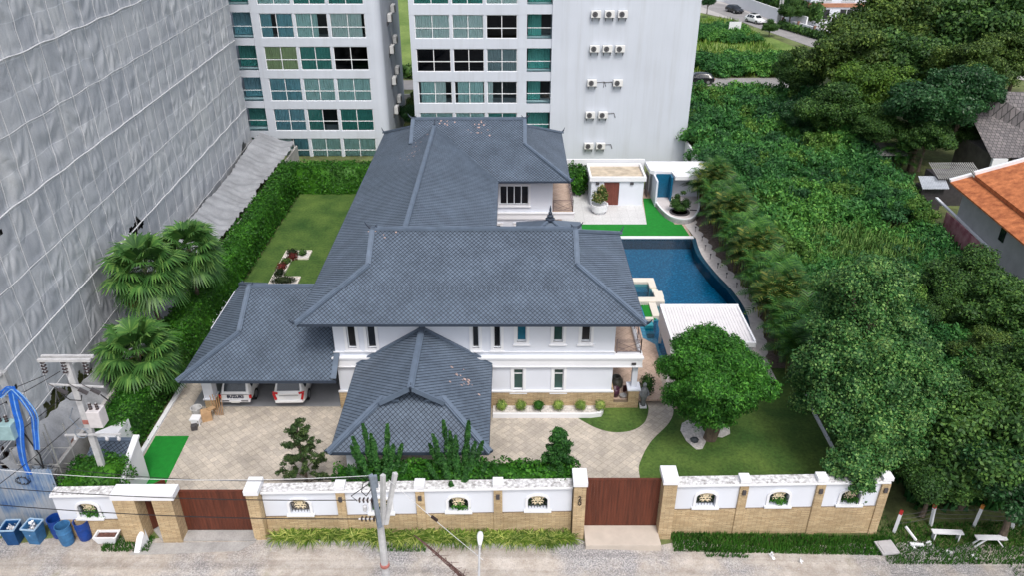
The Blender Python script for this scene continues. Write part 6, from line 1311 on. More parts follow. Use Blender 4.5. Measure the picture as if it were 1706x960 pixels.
def wire(p, q, sag, rad, label, mat=None, grp='overhead cables crossing the front gates', nm='overhead_cable'):
    p = Vector(p); q = Vector(q); pts = []
    for i in range(17): f = i / 16; c_ = p.lerp(q, f); c_.z -= 4 * sag * f * (1 - f); pts.append(c_)
    mb = MB(); mb.tube(pts, rad, 5); return one(mb, nm, mat or CABLE, label, 'cable', grp)
wire((-22, 27.2, 3.55), (-5.2, 21.15, 8.35), .5, .016, 'highest black cable from the blue-draped pole to the steel pole top')
wire((-25, 24.5, 5.1), (-5.75, 21.15, 7.25), .35, .018, 'middle black cable running to the upper insulators of the lane pole')
wire((-25, 24.5, 4.1), (-5.75, 21.15, 6.3), .35, .02, 'lowest black cable running to the lower insulators of the lane pole')
wire((-25, 25.5, 5.2), (-5.1, 21.2, 8.4), .55, .012, 'pale cable above the small gate lintel, ending at the lane pole top', ROPE)
for i, (p, q) in enumerate((((-25.5, 26.0, 3.4), (-19.8, 28.0, 7.1)), ((-25.8, 26.5, 5.6), (-19.9, 28.0, 8.2)), ((-26, 26, 6.9), (-20.6, 28.0, 8.0)), ((-24.5, 25.8, 2.4), (-19.75, 28.0, 5.6)))):
    wire(p, q, .15, .018, ['lowest black cable slanting up to the pale pole by the gatehouse', 'black cable slanting up to the cutouts of the pale pole', 'black cable slanting up to the left insulators of the pale pole', 'black cable slanting up to the red band of the pale pole'][i], None, 'cables slanting up to the pale pole')
wire((-4.5, 21.3, 8.1), (-1.15, 21.6, 3.6), .05, .012, 'thin stay wire slanting right from the lane pole towards the street lamp', ROPE, None, 'stay_wire')
mb = MB(); mb.beam((-3.05, 21.42, 6.15), (-2.85, 21.45, 5.9), .09, .09); one(mb, 'stay_insulator', CER, 'brown insulator on the slanting stay wire right of the lane pole', 'insulator')
mb = MB(); mb.lathe((-1.25, 21.6, 3.0), [(.02, 0), (.02, .01)], 4)
# street lamp, its arm coming up from below the frame
r = thing('street_lamp', 'white oval street lamp head on an arm rising from the lower frame edge', 'street lamp', (-1.2, 19.6, 0))
mb = MB(); mb.tube([(-1.2, 18.4, -.3), (-1.2, 18.4, 4.5), (-1.2, 19.2, 5.0), (-1.22, 20.3, 5.2), (-1.22, 20.85, 5.25)], [.08, .07, .05, .04, .04], 8); mb.build('pole', POLE, r)
mb = MB(); pts = []; 
mb.tube([(-1.22, 20.8, 5.2), (-1.22, 20.95, 5.23), (-1.22, 21.15, 5.26), (-1.22, 21.3, 5.28), (-1.22, 21.42, 5.28), (-1.22, 21.48, 5.27)], [.04, .08, .12, .125, .1, .03], 12); mb.build('lamp_head', M('lamp_white', (.75, .76, .78), .4, .03, 2), r, smooth=True)
# tangled brown cable bundle
mb = MB()
for k in range(16):
    ph = k * 1.7; pts = []
    for i in range(26):
        f = i / 25; x = -3.7 + 2.65 * f; z = 5.6 - 1.5 * f - .5 * f * f; th = .012 + .06 * f; y = 21.0 - 1.2 * f; pts.append((x + th * math.sin(ph + f * 14), y + th * math.cos(ph + f * 11), z + th * math.sin(ph * 2 + f * 17)))
    pts += [(-1.1 + .2 * math.sin(ph), 19.6 + .2 * math.cos(ph), 3.2), (-1.15 + .3 * math.sin(ph), 19.3 + .3 * math.cos(ph), 2.2)]; mb.tube(pts, .01, 4)
for k in range(110): f = random.random() ** .6; x = -3.2 + 2.2 * f; z = 5.4 - 1.9 * f; mb.tube([(x, 20.9 - 1.2 * f, z), (x + random.gauss(0, .2), 20.9 - 1.2 * f + random.gauss(0, .1), z + random.gauss(0, .2 * f + .05))], .01, 4)
one(mb, 'cable_bundle', M('rusty_cable', (.09, .045, .04), .8, .4, 6), 'tangled rusty brown cable bundle drooping to the lower frame edge', 'cable')

# ------------------------------------------------------------------ hedges
def hedge(label, x0, x1, y0, y1, z0, z1, size=.11, dens=95, mat=None, name='clipped_hedge', lumps=.22):
    Vs, Fs, off = [], [], 0; faces = [((x1 - x0) * (y1 - y0), 't'), ((x1 - x0) * (z1 - z0), 'f'), ((x1 - x0) * (z1 - z0), 'b'), ((y1 - y0) * (z1 - z0), 'l'), ((y1 - y0) * (z1 - z0), 'r')]
    for A_, k in faces:
        n = int(A_ * dens * (1.3 if k == 't' else 1)); a, b_ = rng.random(n), rng.random(n)
        if k == 't': P = np.stack([x0 + a * (x1 - x0), y0 + b_ * (y1 - y0), np.full(n, z1)], 1); N = [0, 0, 1.]
        if k in 'fb': P = np.stack([x0 + a * (x1 - x0), np.full(n, y0 if k == 'f' else y1), z0 + b_ * (z1 - z0)], 1); N = [0, -1. if k == 'f' else 1., .4]
        if k in 'lr': P = np.stack([np.full(n, x0 if k == 'l' else x1), y0 + a * (y1 - y0), z0 + b_ * (z1 - z0)], 1); N = [-1. if k == 'l' else 1., 0, .4]
        N = np.tile(N, (n, 1)); s = lumps * (np.sin(P[:, 0] * 2.7 + P[:, 1] * 1.9) * np.sin(P[:, 1] * 3.1 + P[:, 2] * 2.3) + .6 * np.sin(P[:, 0] * 6 + P[:, 2] * 5) * np.sin(P[:, 1] * 7)) * .6 + rng.normal(0, .07, n) - .05
        P = P + N * s[:, None]; V, F = leaf_quads(P, N, size, 1.6, .6); Vs.append(V); Fs.append(F + off); off += len(V)
    c = np.array([(x, y, z) for z in (z0, z1 - .16) for x, y in ((x0 + .16, y0 + .16), (x1 - .16, y0 + .16), (x1 - .16, y1 - .16), (x0 + .16, y1 - .16))]); Vs.append(c); Fs.append(np.array([(4, 5, 6, 7), (0, 1, 5, 4), (1, 2, 6, 5), (2, 3, 7, 6), (3, 0, 4, 7)]) + off)
    return tag(npmesh(name, np.concatenate(Vs), np.concatenate(Fs), mat or L_HEDGE), label, 'hedge')
hedge('long tall green hedge between the side lawn and the netted building', -21.9, -20.2, 41, 68.6, 0, 2.75)
hedge('tall green hedge closing the far end of the side lawn', -21.9, -12.2, 68.6, 70.2, 0, 2.85)
hedge('tall green hedge running along the driveway behind the small hut', -21.9, -20.15, 31.6, 38.6, 0, 2.3, .09, 130)
hedge('green hedge beside the carport under the palms', -21.9, -20.2, 38.7, 40.9, 0, 2.5)
hedge('bushy green hedge spilling over the short left wall', -21.1, -18.6, 26.9, 28.9, 1.3, 2.75, .08, 170, name='wall_hedge', lumps=.3)
hedge('green hedge behind the left of the middle front wall', -8.5, -6.9, 27.5, 28.6, 0, 2.35, .09, 130, name='yard_hedge', lumps=.3)
hedge('long leafy hedge behind the middle front wall under the conifers', -6.9, 3.0, 27.25, 28.5, 0, 2.75, .11, 130, name='yard_hedge', lumps=.35)
hedge('low green hedge along the foot of the lawn side of the right wall', 13.2, 18.0, 28.0, 28.9, 0, .6, .09, 150, name='yard_hedge', lumps=.2)
for i in range(6):
    V, F = leaf_quads(np.stack([rng.uniform(-20.3, -19.9, 40), rng.uniform(44 + i * 4, 48 + i * 4, 40), rng.uniform(.1, .8, 40)], 1), np.tile([1, 0, .4], (40, 1)), .12, 1.3, .5); 
    tag(npmesh('hedge_flower', V, F, WHITE2), kind='stuff') if i < 1 else None

# ------------------------------------------------------------------ palms
def fan_palm(label, base, h_, R_, seed):
    rs = random.Random(seed); r = thing('fan_palm', label, 'palm tree', base, 0, 'fan palms beside the hedge'); b = Vector(base); top = b + Vector((rs.uniform(-.2, .2), rs.uniform(-.2, .2), h_))
    trunk_mb((0, 0, -.1), top - b, .17, .12).build('trunk', BARK, r, local=True)
    V = []; F = []; n = 37; tp = top - b
    for i in range(n):
        az = i * 2.399 + rs.uniform(-.2, .2); el = R(75) - R(125) * (i / n) ** .9; L = R_ * rs.uniform(.42, .6)
        d = Vector((math.cos(az) * math.cos(el), math.sin(az) * math.cos(el), math.sin(el))); hub = tp + d * L; hub.z -= .1 * L
        side = d.cross(Vector((0, 0, 1))).normalized(); upv = side.cross(d).normalized()
        n0 = len(V); w_ = .018; V += [tp + side * w_, tp - side * w_, hub - side * w_ * .7, hub + side * w_ * .7]; F.append((n0, n0 + 1, n0 + 2, n0 + 3))
        nb_ = 30
        for k in range(nb_):
            a = R(-125) + R(250) * k / (nb_ - 1); ll = R_ * .52 * (1 - .12 * abs(a) / 2) * rs.uniform(.9, 1.08); dd = (d * math.cos(a) + side * math.sin(a)).normalized()
            p0 = hub; p1 = hub + dd * ll * .55 + upv * .03; p2 = hub + dd * ll; p2.z -= ll * rs.uniform(.22, .42); wv = dd.cross(upv).normalized() * (ll * .06)
            n0 = len(V); V += [p0, p0 + wv * .05, p1 + wv, p1 - wv, p2 + wv * .15, p2 - wv * .15]; F += [(n0, n0 + 1, n0 + 2, n0 + 3), (n0 + 3, n0 + 2, n0 + 4, n0 + 5)]
    npmesh('crown', np.array([tuple(v) for v in V]), np.array(F), L_FAN, r)
    # brown-yellow drooping old leaves
    V = []; F = []
    for i in range(12):
        az = i * 2.1 + rs.uniform(-.2, .2); d = Vector((math.cos(az) * .75, math.sin(az) * .75, -.6)); side = d.cross(Vector((0, 0, 1))).normalized(); hub = tp + d * R_ * .45 - Vector((0, 0, .1))
        for k in range(16):
            a = R(-80) + R(160) * k / 15; ll = R_ * .38; dd = (d * math.cos(a) + side * math.sin(a)).normalized(); wv = Vector((0, 0, 1)).cross(dd).normalized() * ll * .05; n0 = len(V)
            e_ = hub + dd * ll; e_.z -= ll * .5; V += [hub, hub + dd * ll * .5 + wv, e_, hub + dd * ll * .5 - wv]; F.append((n0, n0 + 1, n0 + 2, n0 + 3))
    npmesh('old_leaves', np.array([tuple(v) for v in V]), np.array(F), leafmat('yellowing_leaf', (.09, .09, .02), (.2, .17, .04), (.34, .26, .06), 1), r)
    return r
fan_palm('left one of the two tall fan palms growing together by the hedge', (-21.9, 41.0, 0), 6.5, 2.7, 1)
fan_palm('right one of the two tall fan palms, nearer the villa roof', (-21.0, 44.6, 0), 6.0, 2.5, 2)
fan_palm('lowest fan palm, nearest the gatehouse', (-21.3, 36.6, 0), 3.4, 2.6, 5)
def feather_palm_mesh(seed, h_=3.6, nst=6):
    rs = random.Random(seed); V = []; F = []
    for s_ in range(nst):
        az0 = rs.uniform(0, 6.283); bx, by = .35 * math.cos(az0), .35 * math.sin(az0); hz_ = h_ * rs.uniform(.35, .7)
        for f in range(10):
            az = rs.uniform(0, 6.283); el = rs.uniform(.55, 1.35); L = rs.uniform(1.3, 2.0); p = Vector((bx, by, hz_)); d = Vector((math.cos(az) * math.cos(el), math.sin(az) * math.cos(el), math.sin(el)))
            prev = None; N_ = 13
            for k in range(N_ + 1):
                d2 = (d + Vector((0, 0, -1.3 * (k / N_) ** 1.4))).normalized(); 
                if k: p = p + d2 * (L / N_)
                side = d2.cross(Vector((0, 0, 1))); side = side.normalized() if side.length > .01 else Vector((1, 0, 0))
                if k > 1:
                    ll = .5 * math.sin(math.pi * (k / N_) ** .8 * .92 + .15)
                    for s in (-1, 1):
                        t_ = p + (side * s * .8 + d2 * .6).normalized() * ll + Vector((0, 0, .05 - .18 * ll)); wv = d2 * .03; m_ = p.lerp(t_, .5) + Vector((0, 0, .06 * ll)); n0 = len(V)
                        V += [p - wv, p + wv, m_ + wv, m_ - wv, t_ + wv * .2, t_ - wv * .2]; F += [(n0, n0 + 1, n0 + 2, n0 + 3), (n0 + 3, n0 + 2, n0 + 4, n0 + 5)]
    return np.array([tuple(v) for v in V]), np.array(F)
FP = []
for k in range(4):
    V, F = feather_palm_mesh(20 + k, 3.4 + .3 * k); r = thing('feather_palm', 'x', 'palm tree', (0, 0, 0)); npmesh('crown', V, F, L_PALM if k != 2 else leafmat('golden_palm_leaf', (.016, .055, .012), (.04, .1, .018), (.17, .19, .04), .6, trans=.1), r)
    mb = MB(); rs = random.Random(k)
    for s_ in range(6): a = rs.uniform(0, 6.28); mb.tube([(.2 * math.cos(a), .2 * math.sin(a), -.1), (.4 * math.cos(a), .4 * math.sin(a), 2.0)], .035, 5)
    mb.build('stem', M('palm_cane', (.16, .17, .05), .6, .2, 4), r, local=True); FP.append((r, []))
ords = 'first second third fourth fifth sixth seventh eighth ninth tenth eleventh twelfth thirteenth fourteenth fifteenth sixteenth seventeenth eighteenth nineteenth twentieth twenty-first twenty-second twenty-third twenty-fourth twenty-fifth twenty-sixth'.split()
for i in range(26):
    y = 66.4 - i * 1.13; x = 17.75 + (.55 if i % 2 else -.4) - (.2 if y < 44 else 0); pr, us = FP[(i * 7 + i // 3) % 4]
    place(pr, us, (x, y, 0), i * 2.1, '%s feather palm from the far end of the row along the pool' % ords[i], 'feather palms along the pool', 1.05 + .13 * (i % 3))
for x, y, s, lb in ((20.4, 47.5, .9, 'feather palm outside the side wall, nearest the broken white wall stretch'), (20.0, 43.8, 1.0, 'feather palm outside the side wall, beside the large bluish tree'), (38.5, 73.5, 1.3, 'ragged palm growing beside the small grey shed roof')):
    pr, us = FP[0]; place(pr, us, (x, y, -.4), x, lb, 'feather palms', s)

# ------------------------------------------------------------------ trees near the house
def make_tree(name, label, base, blobs, mat, dens, size, trunk=(.25, .15), limbs=True, aspect=1.7, depth=.4, core=.7, group=None, jitter=.7, top=None, under=-.75, droop=0):
    r = thing(name, label, 'tree', base, 0, group); b = Vector(base)
    V, F = blobs_foliage(blobs, dens, size, aspect, jitter, depth, droop, core, under); npmesh('crown', V, F, mat, r, base)
    B = np.array(blobs); c_ = B[0][:3]; tp = Vector(top) if top else Vector((float(c_[0]), float(c_[1]), float(c_[2])))
    lm = []
    for k in range(1, min(len(blobs), 9)): e_ = Vector(B[k][:3]); lm.append((.45 + .05 * (k % 5), (e_.x, e_.y, e_.z), trunk[0] * .45))
    trunk_mb(b + Vector((0, 0, -.4)), tp, trunk[0], trunk[1], lm if limbs else ()).build('trunk', BARK, r); return r
bl = crown_blobs((10.4, 33.1, 4.3), (2.5, 2.4, 2.1), 26, .36, .8, 3) + [(8.7, 33.0, 3.2, .8, .8, .7), (12.1, 32.8, 3.1, .8, .8, .8), (10.3, 33.9, 6.1, .9, .9, .7), (9.4, 34.0, 5.5, .8, .8, .6), (11.3, 33.8, 5.7, .8, .8, .6), (10.4, 32.6, 2.6, 1.6, 1.4, .7)]
rt = make_tree('garden_tree', 'round bright green feathery tree on the front lawn with white gravel at its foot', (10.85, 33.2, 0), bl, L_ROUND, 420, .062, (.3, .2), depth=.6, aspect=3.0, core=.55, under=-.9, droop=1.0)
mb = MB(); mb.tube([(11.0, 33.1, 0), (11.15, 33.0, .9), (11.6, 32.8, 2.4)], [.22, .17, .1], 7); mb.build('trunk', BARK, rt)
for i, (x, y, s) in enumerate(((10.0, 33.0, .22), (11.45, 34.1, .2))):
    mb = MB(); mb.lathe((x, y, .03), [(s, 0), (s * 1.1, s * .4), (s * .6, s * .8), (.02, s * .9)], 7); one(mb, 'garden_rock', M('dark_rock', (.07, .08, .09), .9, .4, 6), ['dark rock on the white gravel left of the round tree', 'dark rock on the white gravel right of the round tree'][i], 'rock')
mb = MB(); mb.cbox((12.9, 29.3, .3), (.28, .12, .5)); mb.beam((12.9, 29.3, .0), (13.05, 29.1, .7), .06, .06); one(mb, 'garden_spotlight', DARKM, 'dark box lamp standing on the lawn near the right wall', 'garden light')
bl = []
cs = [(17.5, 33.5, 9.4, 1.9), (18.3, 34.2, 7.4, 2.4), (16.6, 32.5, 6.2, 2.3), (19.6, 33.2, 6.3, 2.2), (17.8, 31.6, 6.0, 2.3), (16.6, 31.0, 4.5, 2.0), (18.6, 30.7, 4.3, 2.2), (20.6, 31.3, 4.5, 1.9), (17.4, 29.4, 3.4, 1.7), (16.4, 33.5, 3.4, 1.8), (19.3, 35.5, 8.6, 1.7), (16.4, 28.4, 2.7, .95), (19.0, 29.2, 3.4, 1.3), (17.2, 27.9, 2.9, .9), (16.0, 27.6, 3.1, 1.2), (16.15, 26.75, 2.75, .62), (15.3, 27.9, 3.0, .7), (16.9, 35.0, 8.4, 1.5)]
for k, (x, y, z, s) in enumerate(cs): bl += [(x, y, z, s * .7, s * .7, s * .62)] + [(x + s * .62 * math.cos(a + k), y + s * .6 * math.sin(a + k), z + s * .4 * math.sin(a * 2.3 + k), s * .4, s * .4, s * .33) for a in np.linspace(0, 5.6, 7)] + [(x, y - .3, z + s * .62, s * .42, s * .42, s * .3)]
make_tree('large_tree', 'largest tree in the plot, dark bluish green, its branches hanging over the right front wall', (18.0, 32.3, 0), bl, L_BIG, 175, .095, (.38, .2), depth=.6, core=.6, top=(18, 33, 8.4), aspect=1.5)

def cone_tree(label, base, h_, kind, name, group='conifers behind the middle wall'):
    r = thing(name, label, 'conifer', base, 0, group); b = np.array(base); Vs, Fs, off = [], [], 0; lm = []
    if kind == 'juniper':
        k = 22
        for i in range(k):
            az = i * 2.399; f = (i / k); L = h_ * (.97 - .55 * f); tilt = .12 + .62 * f; st = np.array((.12 * math.cos(az), .12 * math.sin(az), .15)); d = np.array((math.cos(az) * math.sin(tilt) * .8, math.sin(az) * math.sin(tilt) * (.3 if math.sin(az) > 0 else .6), math.cos(tilt)))
            n = int(1100 * L / h_ + 250); t_ = rng.random(n) ** .85; a = rng.uniform(0, 6.283, n); rad = .34 * (1 - t_ * .8) * (.75 + .25 * np.sin(t_ * 30)) * np.minimum(1, t_ * 6)
            u = np.cross(d, (0, 0, 1.)); u /= np.linalg.norm(u) + 1e-6; v = np.cross(d, u); N = u * np.cos(a)[:, None] + v * np.sin(a)[:, None]
            P = st + d * (t_ * L)[:, None] + N * rad[:, None]; V, F = leaf_quads(P, N + d * .3, .075, 2.4, .5); Vs.append(V); Fs.append(F + off); off += len(V)
    else:
        k = 30 if kind == 'pine' else 44
        for i in range(k):
            f = i / k; z = h_ * (.14 + .84 * f); L = h_ * (.27 if kind == 'pine' else .23) * (1 - f) ** .75 + .12; az = i * 2.399; up_ = .25 if kind == 'pine' else .18
            end = np.array((math.cos(az) * L, math.sin(az) * L, z + L * up_)); lm.append((max(.05, min(.95, z / h_)), tuple(end), .03))
            for j in range(5 if kind == 'pine' else 6):
                g = (.45 + .55 * j / 4) if kind == 'pine' else (.2 + .8 * j / 5); c_ = np.array((0, 0, z)) * (1 - g) + end * g + rng.normal(0, .07, 3) * (1.3 if kind == 'pine' else .8); n = 60 if kind == 'pine' else 70; rr = .17 if kind == 'pine' else .2
                d = rng.normal(0, 1, (n, 3)); d /= np.linalg.norm(d, axis=1, keepdims=True); P = c_ + d * rr * np.array((1, 1, .6)) * rng.uniform(.4, 1, (n, 1)); V, F = leaf_quads(P, d, .05, 3.2, .8); Vs.append(V); Fs.append(F + off); off += len(V)
    npmesh('crown', np.concatenate(Vs), np.concatenate(Fs), L_PINE if kind == 'pine' else L_CONIF, r)
    trunk_mb((0, 0, -.1), (0, 0, h_ * (.9 if kind != 'juniper' else .4)), .08, .02, lm[::2]).build('trunk', BARK, r, local=True); return r
cone_tree('sparse young pine standing alone on the driveway side of the middle wall', (-10.3, 29.2, 0), 4.5, 'pine', 'pine_tree')
cone_tree('left one of the two spiky junipers in front of the portico roof', (-6.3, 27.75, .0), 5.5, 'juniper', 'juniper')
cone_tree('right one of the two spiky junipers in front of the portico roof', (-2.6, 27.75, .0), 5.7, 'juniper', 'juniper')
cone_tree('dense dark cone-shaped conifer near the right gate', (2.2, 28.3, .0), 4.7, 'spruce', 'spruce')

# ------------------------------------------------------------------ thicket east of the wall
tmpl = []
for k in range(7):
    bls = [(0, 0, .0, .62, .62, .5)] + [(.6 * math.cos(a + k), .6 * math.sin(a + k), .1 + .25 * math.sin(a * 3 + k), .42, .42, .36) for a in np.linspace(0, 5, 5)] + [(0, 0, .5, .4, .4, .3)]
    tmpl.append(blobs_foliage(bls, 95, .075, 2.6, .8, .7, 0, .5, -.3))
P_ = []
def inpoly(x, y, poly):
    c_ = False; j = len(poly) - 1
    for i in range(len(poly)):
        if (poly[i][1] > y) != (poly[j][1] > y) and x < (poly[j][0] - poly[i][0]) * (y - poly[i][1]) / (poly[j][1] - poly[i][1]) + poly[i][0]: c_ = not c_
        j = i
    return c_
TH = [(19.4, 29), (19.8, 50), (18.9, 78), (19.0, 103), (40, 103), (39, 84), (35.2, 68), (34.2, 60), (33.6, 54), (33.6, 50), (40, 44), (44, 36), (44, 27.8), (30, 28.2)]
VV = [[], [], []]; cnt = 0; y = 28.0
while y < 107:
    st_ = .95 + (y - 28) * .009; x = 19
    while x < 44:
        xx, yy_ = x + random.uniform(-.4, .4), y + random.uniform(-.4, .4)
        if inpoly(xx, yy_, TH):
            h_ = 1.0 + 2.2 * (.5 + .5 * math.sin(xx * .33 + 1.4 * math.sin(yy_ * .21)) * math.cos(yy_ * .27 + .5)) + random.uniform(-.5, .8)
            if yy_ < 31: h_ *= .4 + .2 * (yy_ - 28)
            if yy_ > 92: h_ = .5 + (h_ - .5) * max(.1, (103 - yy_) / 11)
            if 44 < yy_ < 58 and xx > 22: h_ *= .6
            V, F = tmpl[cnt % 7]; s = st_ * random.uniform(.85, 1.5); a = random.uniform(0, 6.28); ca, sa = math.cos(a), math.sin(a)
            V2 = np.stack([(V[:, 0] * ca - V[:, 1] * sa) * s + xx, (V[:, 0] * sa + V[:, 1] * ca) * s + yy_, V[:, 2] * s * 1.15 + h_ - .5], 1); kk = .5 + .5 * math.sin(xx * .5 + 2 * math.sin(yy_ * .3)); kk = 1 if (random.random() < .1 + .3 * (kk > .8)) else (2 if random.random() < .16 else 0); VV[kk].append((V2, F)); cnt += 1
        x += st_
    y += st_
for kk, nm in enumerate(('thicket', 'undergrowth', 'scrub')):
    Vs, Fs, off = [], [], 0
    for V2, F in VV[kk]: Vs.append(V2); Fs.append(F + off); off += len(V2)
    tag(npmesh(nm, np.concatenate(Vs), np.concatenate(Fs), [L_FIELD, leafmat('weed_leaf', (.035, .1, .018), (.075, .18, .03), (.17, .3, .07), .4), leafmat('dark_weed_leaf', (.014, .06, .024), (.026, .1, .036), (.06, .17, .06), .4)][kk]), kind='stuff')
grass_patch('tall_pale_grass', [(23, 33, 44, 58, 5, 1.15), (20, 23, 46, 54, 1, .9)], 13000, .75, leafmat('pale_weed', (.05, .14, .03), (.1, .21, .05), (.2, .32, .1), .3))
grass_patch('thicket_undergrowth', [(20, 40, 28.5, 60, 5)], 9000, .9, L_FIELD)
# shrubs and grass in the far meadow
Vs, Fs, off = [], [], 0
for k in range(170):
    if k < 80: x, y, s = random.uniform(29, 42), random.uniform(114.5, 122), random.uniform(.8, 1.7)
    elif k < 150: x, y, s = random.uniform(26, 43), random.uniform(137, 151), random.uniform(.7, 1.35)
    else: x, y, s = random.uniform(-15, 42), random.uniform(120, 131), random.uniform(.5, 1.0)
    V, F = tmpl[k % 7]; Vs.append(V * s * 1.4 + [x, y, .4 * s]); Fs.append(F + off); off += len(V)
tag(npmesh('meadow_scrub', np.concatenate(Vs), np.concatenate(Fs), L_FIELD), kind='stuff')
grass_patch('meadow_grass', [(-14, 44, 114, 160, 5)], 14000, .7, leafmat('meadow_blade', (.06, .15, .02), (.12, .24, .03), (.24, .32, .06), .15))

# ------------------------------------------------------------------ trees behind and east
def tree_template(seed, mat, dens=34, size=.2, nb_=20, flat=.85):
    r = thing('broadleaf_tree', 'x', 'tree', (0, 0, 0)); bl = crown_blobs((0, 0, 1.0), (.98, .98, .72), nb_, .36, flat, seed); B = np.array(bl)
    V, F = blobs_foliage([tuple(b * 5) for b in B], dens, size, 1.7, .75, .5, 0, .62, -.85); npmesh('crown', V, F, mat, r)
    lm = [(.5, tuple(B[k][:3] * 4.2), .14) for k in range(1, 8)]; trunk_mb((0, 0, -3), (0, 0, 6), .34, .15, lm).build('trunk', BARK, r, local=True); return r, []
TT = [tree_template(1, L_DARK), tree_template(2, L_OLIVE, nb_=24), tree_template(3, L_YELL, 34, .2), tree_template(4, L_DARK, 28, .23, 26), tree_template(5, leafmat('glossy_leaf', (.012, .05, .018), (.022, .085, .028), (.07, .17, .07), .3, rough=.35), 32, .21)]
def crown_at(px, py, rpx, zc_, ti, label, grp='trees behind the thicket', sx=1):
    x, y = G(px, py, zc_); dist = y * math.cos(PITCH) + (H - zc_) * math.sin(PITCH); rad = rpx * dist / FPX; s = rad / 5.0
    pr, us = TT[ti]; o = place(pr, us, (x, y, max(-.5, zc_ - 5 * s) if True else 0), px * .7, label, grp); o.scale = (s * sx, s * sx, s); return o
def T(px, py, r_, zc_, ti, label): crown_at(px, py, r_, zc_, ti, label)
T(1330, 125, 40, 4.0, 0, 'dark round tree at the near end of the meadow, left of the tall trees')
T(1415, 95, 70, 8, 1, 'olive green tall tree beside the terracotta-striped building')
T(1480, 40, 85, 9, 1, 'tall olive tree second from the left in the far row of trees')
T(1560, 20, 80, 10, 0, 'dark tall tree in the middle of the far row at the top edge')
T(1640, 45, 85, 10, 3, 'dark tall tree right of the middle of the far row')
T(1700, 95, 58, 9, 1, 'brownish olive tree at the right edge above the grey shingled roof')
T(1510, 115, 70, 7, 3, 'dark tree between the olive trees and the glossy tree')
T(1455, 150, 62, 6.5, 2, 'bright yellow-green tree in the middle of the wood')
T(1395, 185, 56, 5, 0, 'dark bushy tree above the middle of the thicket edge')
T(1545, 175, 72, 7, 4, 'glossy green tree left of the broad glossy tree')
T(1612, 150, 62, 8, 4, 'broad glossy green tree beside the grey shingled house')
T(1462, 212, 38, 4.5, 0, 'dark low tree above the small grey shed roof')
T(1545, 228, 38, 4.5, 3, 'dark low tree behind the slatted shed roof')
T(1612, 222, 30, 3.5, 0, 'dark tree filling the gap left of the grey shingled roof')
T(1700, 10, 60, 10, 3, 'dark tree in the top right corner')
T(1620, 110, 55, 9, 1, 'small olive crown showing between the dark tree and the glossy tree')
T(1345, 195, 40, 3.5, 4, 'small glossy bush tree at the left end of the wood')
E_ = 'trees in the thicket'
def T2_(px, py, r_, zc_, ti, label): crown_at(px, py, r_, zc_, ti, label, 'trees right of the largest tree')
T2_(1605, 470, 60, 3.4, 0, 'dark tree just below the pink fence, right of the largest tree')
T2_(1680, 520, 66, 3.6, 3, 'dark tree at the right edge below the grey house wall')
T2_(1695, 640, 80, 4.3, 0, 'rounded dark tree halfway down the right edge')
T2_(1650, 590, 50, 3.0, 1, 'dark tree tucked against the right side of the largest tree')
T2_(1640, 740, 95, 3.4, 3, 'broad dark tree above the two white benches')
T2_(1560, 790, 60, 2.2, 0, 'dark bushy tree just right of the end of the front wall')
T2_(1710, 800, 85, 3.2, 4, 'glossy tree in the lower right corner')
T2_(1560, 690, 60, 3.0, 0, 'dark tree behind the right end of the front wall')
T2_(1560, 520, 36, 2.6, 0, 'small dark tree behind the upper right of the largest tree')

# ------------------------------------------------------------------ neighbouring houses
r = thing('neighbour_house', 'house with an orange tiled roof and grey walls at the right edge', 'house', (40, 52, 0))
def obox(mb, o, ax, ay, x0, x1, y0, y1, z0, z1):
    P = [(x0, y0), (x1, y0), (x1, y1), (x0, y1)]; return mb.prism([(o[0] + ax[0] * a + ay[0] * b_, o[1] + ax[1] * a + ay[1] * b_) for a, b_ in P], z0, z1)
a0 = Vector((*G(1583, 303, 4.6), 4.6)); a1 = Vector((*G(1720, 418, 4.6), 4.6)); d = (a1 - a0).normalized(); nrm = Vector((-d.y, d.x, 0)) * (1 if -d.y > 0 else -1)
far = 9.0
mb = MB(); P0_, P1_ = a0, a0 + d * 14; up_ = nrm * far + Vector((0, 0, 3.2)); lo2 = nrm * 1.6 + Vector((0, 0, .55))
mb.add([P0_, P1_, P1_ + lo2, P0_ + lo2, P0_ - Vector((0, 0, .12)), P1_ - Vector((0, 0, .12))], [(0, 1, 2, 3), (4, 5, 1, 0)])
q0 = P0_ + lo2 * .92 + Vector((0, 0, .35)) + d * .6; mb.add([q0, P1_ + lo2 * .92 + Vector((0, 0, .35)), P1_ + up_ + Vector((0, 0, .3)), P0_ + up_ + d * .6 + Vector((0, 0, .3)), q0 - Vector((0, 0, .3)), P1_ + lo2 * .92 + Vector((0, 0, .05))], [(0, 1, 2, 3), (4, 5, 1, 0)])
mb.build('roof', TERR, r)
mb = MB(); mb.beam(P0_ - d * .12 + Vector((0, 0, .1)), P0_ - d * .12 + lo2 + Vector((0, 0, .1)), .3, .22); mb.beam(q0 - d * .15 + Vector((0, 0, .12)), P0_ + up_ + d * .45 + Vector((0, 0, .42)), .3, .25); mb.beam(P0_ + up_ + d * .45 + Vector((0, 0, .5)), P1_ + up_ + Vector((0, 0, .5)), .3, .2); mb.build('barge_board', WHITE2, r)
mb = MB(); w0 = a0 + nrm * .9 + d * .8; w1 = w0 + d * 13; e_ = nrm * 8.2
mb.prism([(w0.x, w0.y), (w1.x, w1.y), ((w1 + e_).x, (w1 + e_).y), ((w0 + e_).x, (w0 + e_).y)], -.5, 4.75); mb.build('wall', M('grey_render', (.4, .39, .4), .85, .1, 1), r)
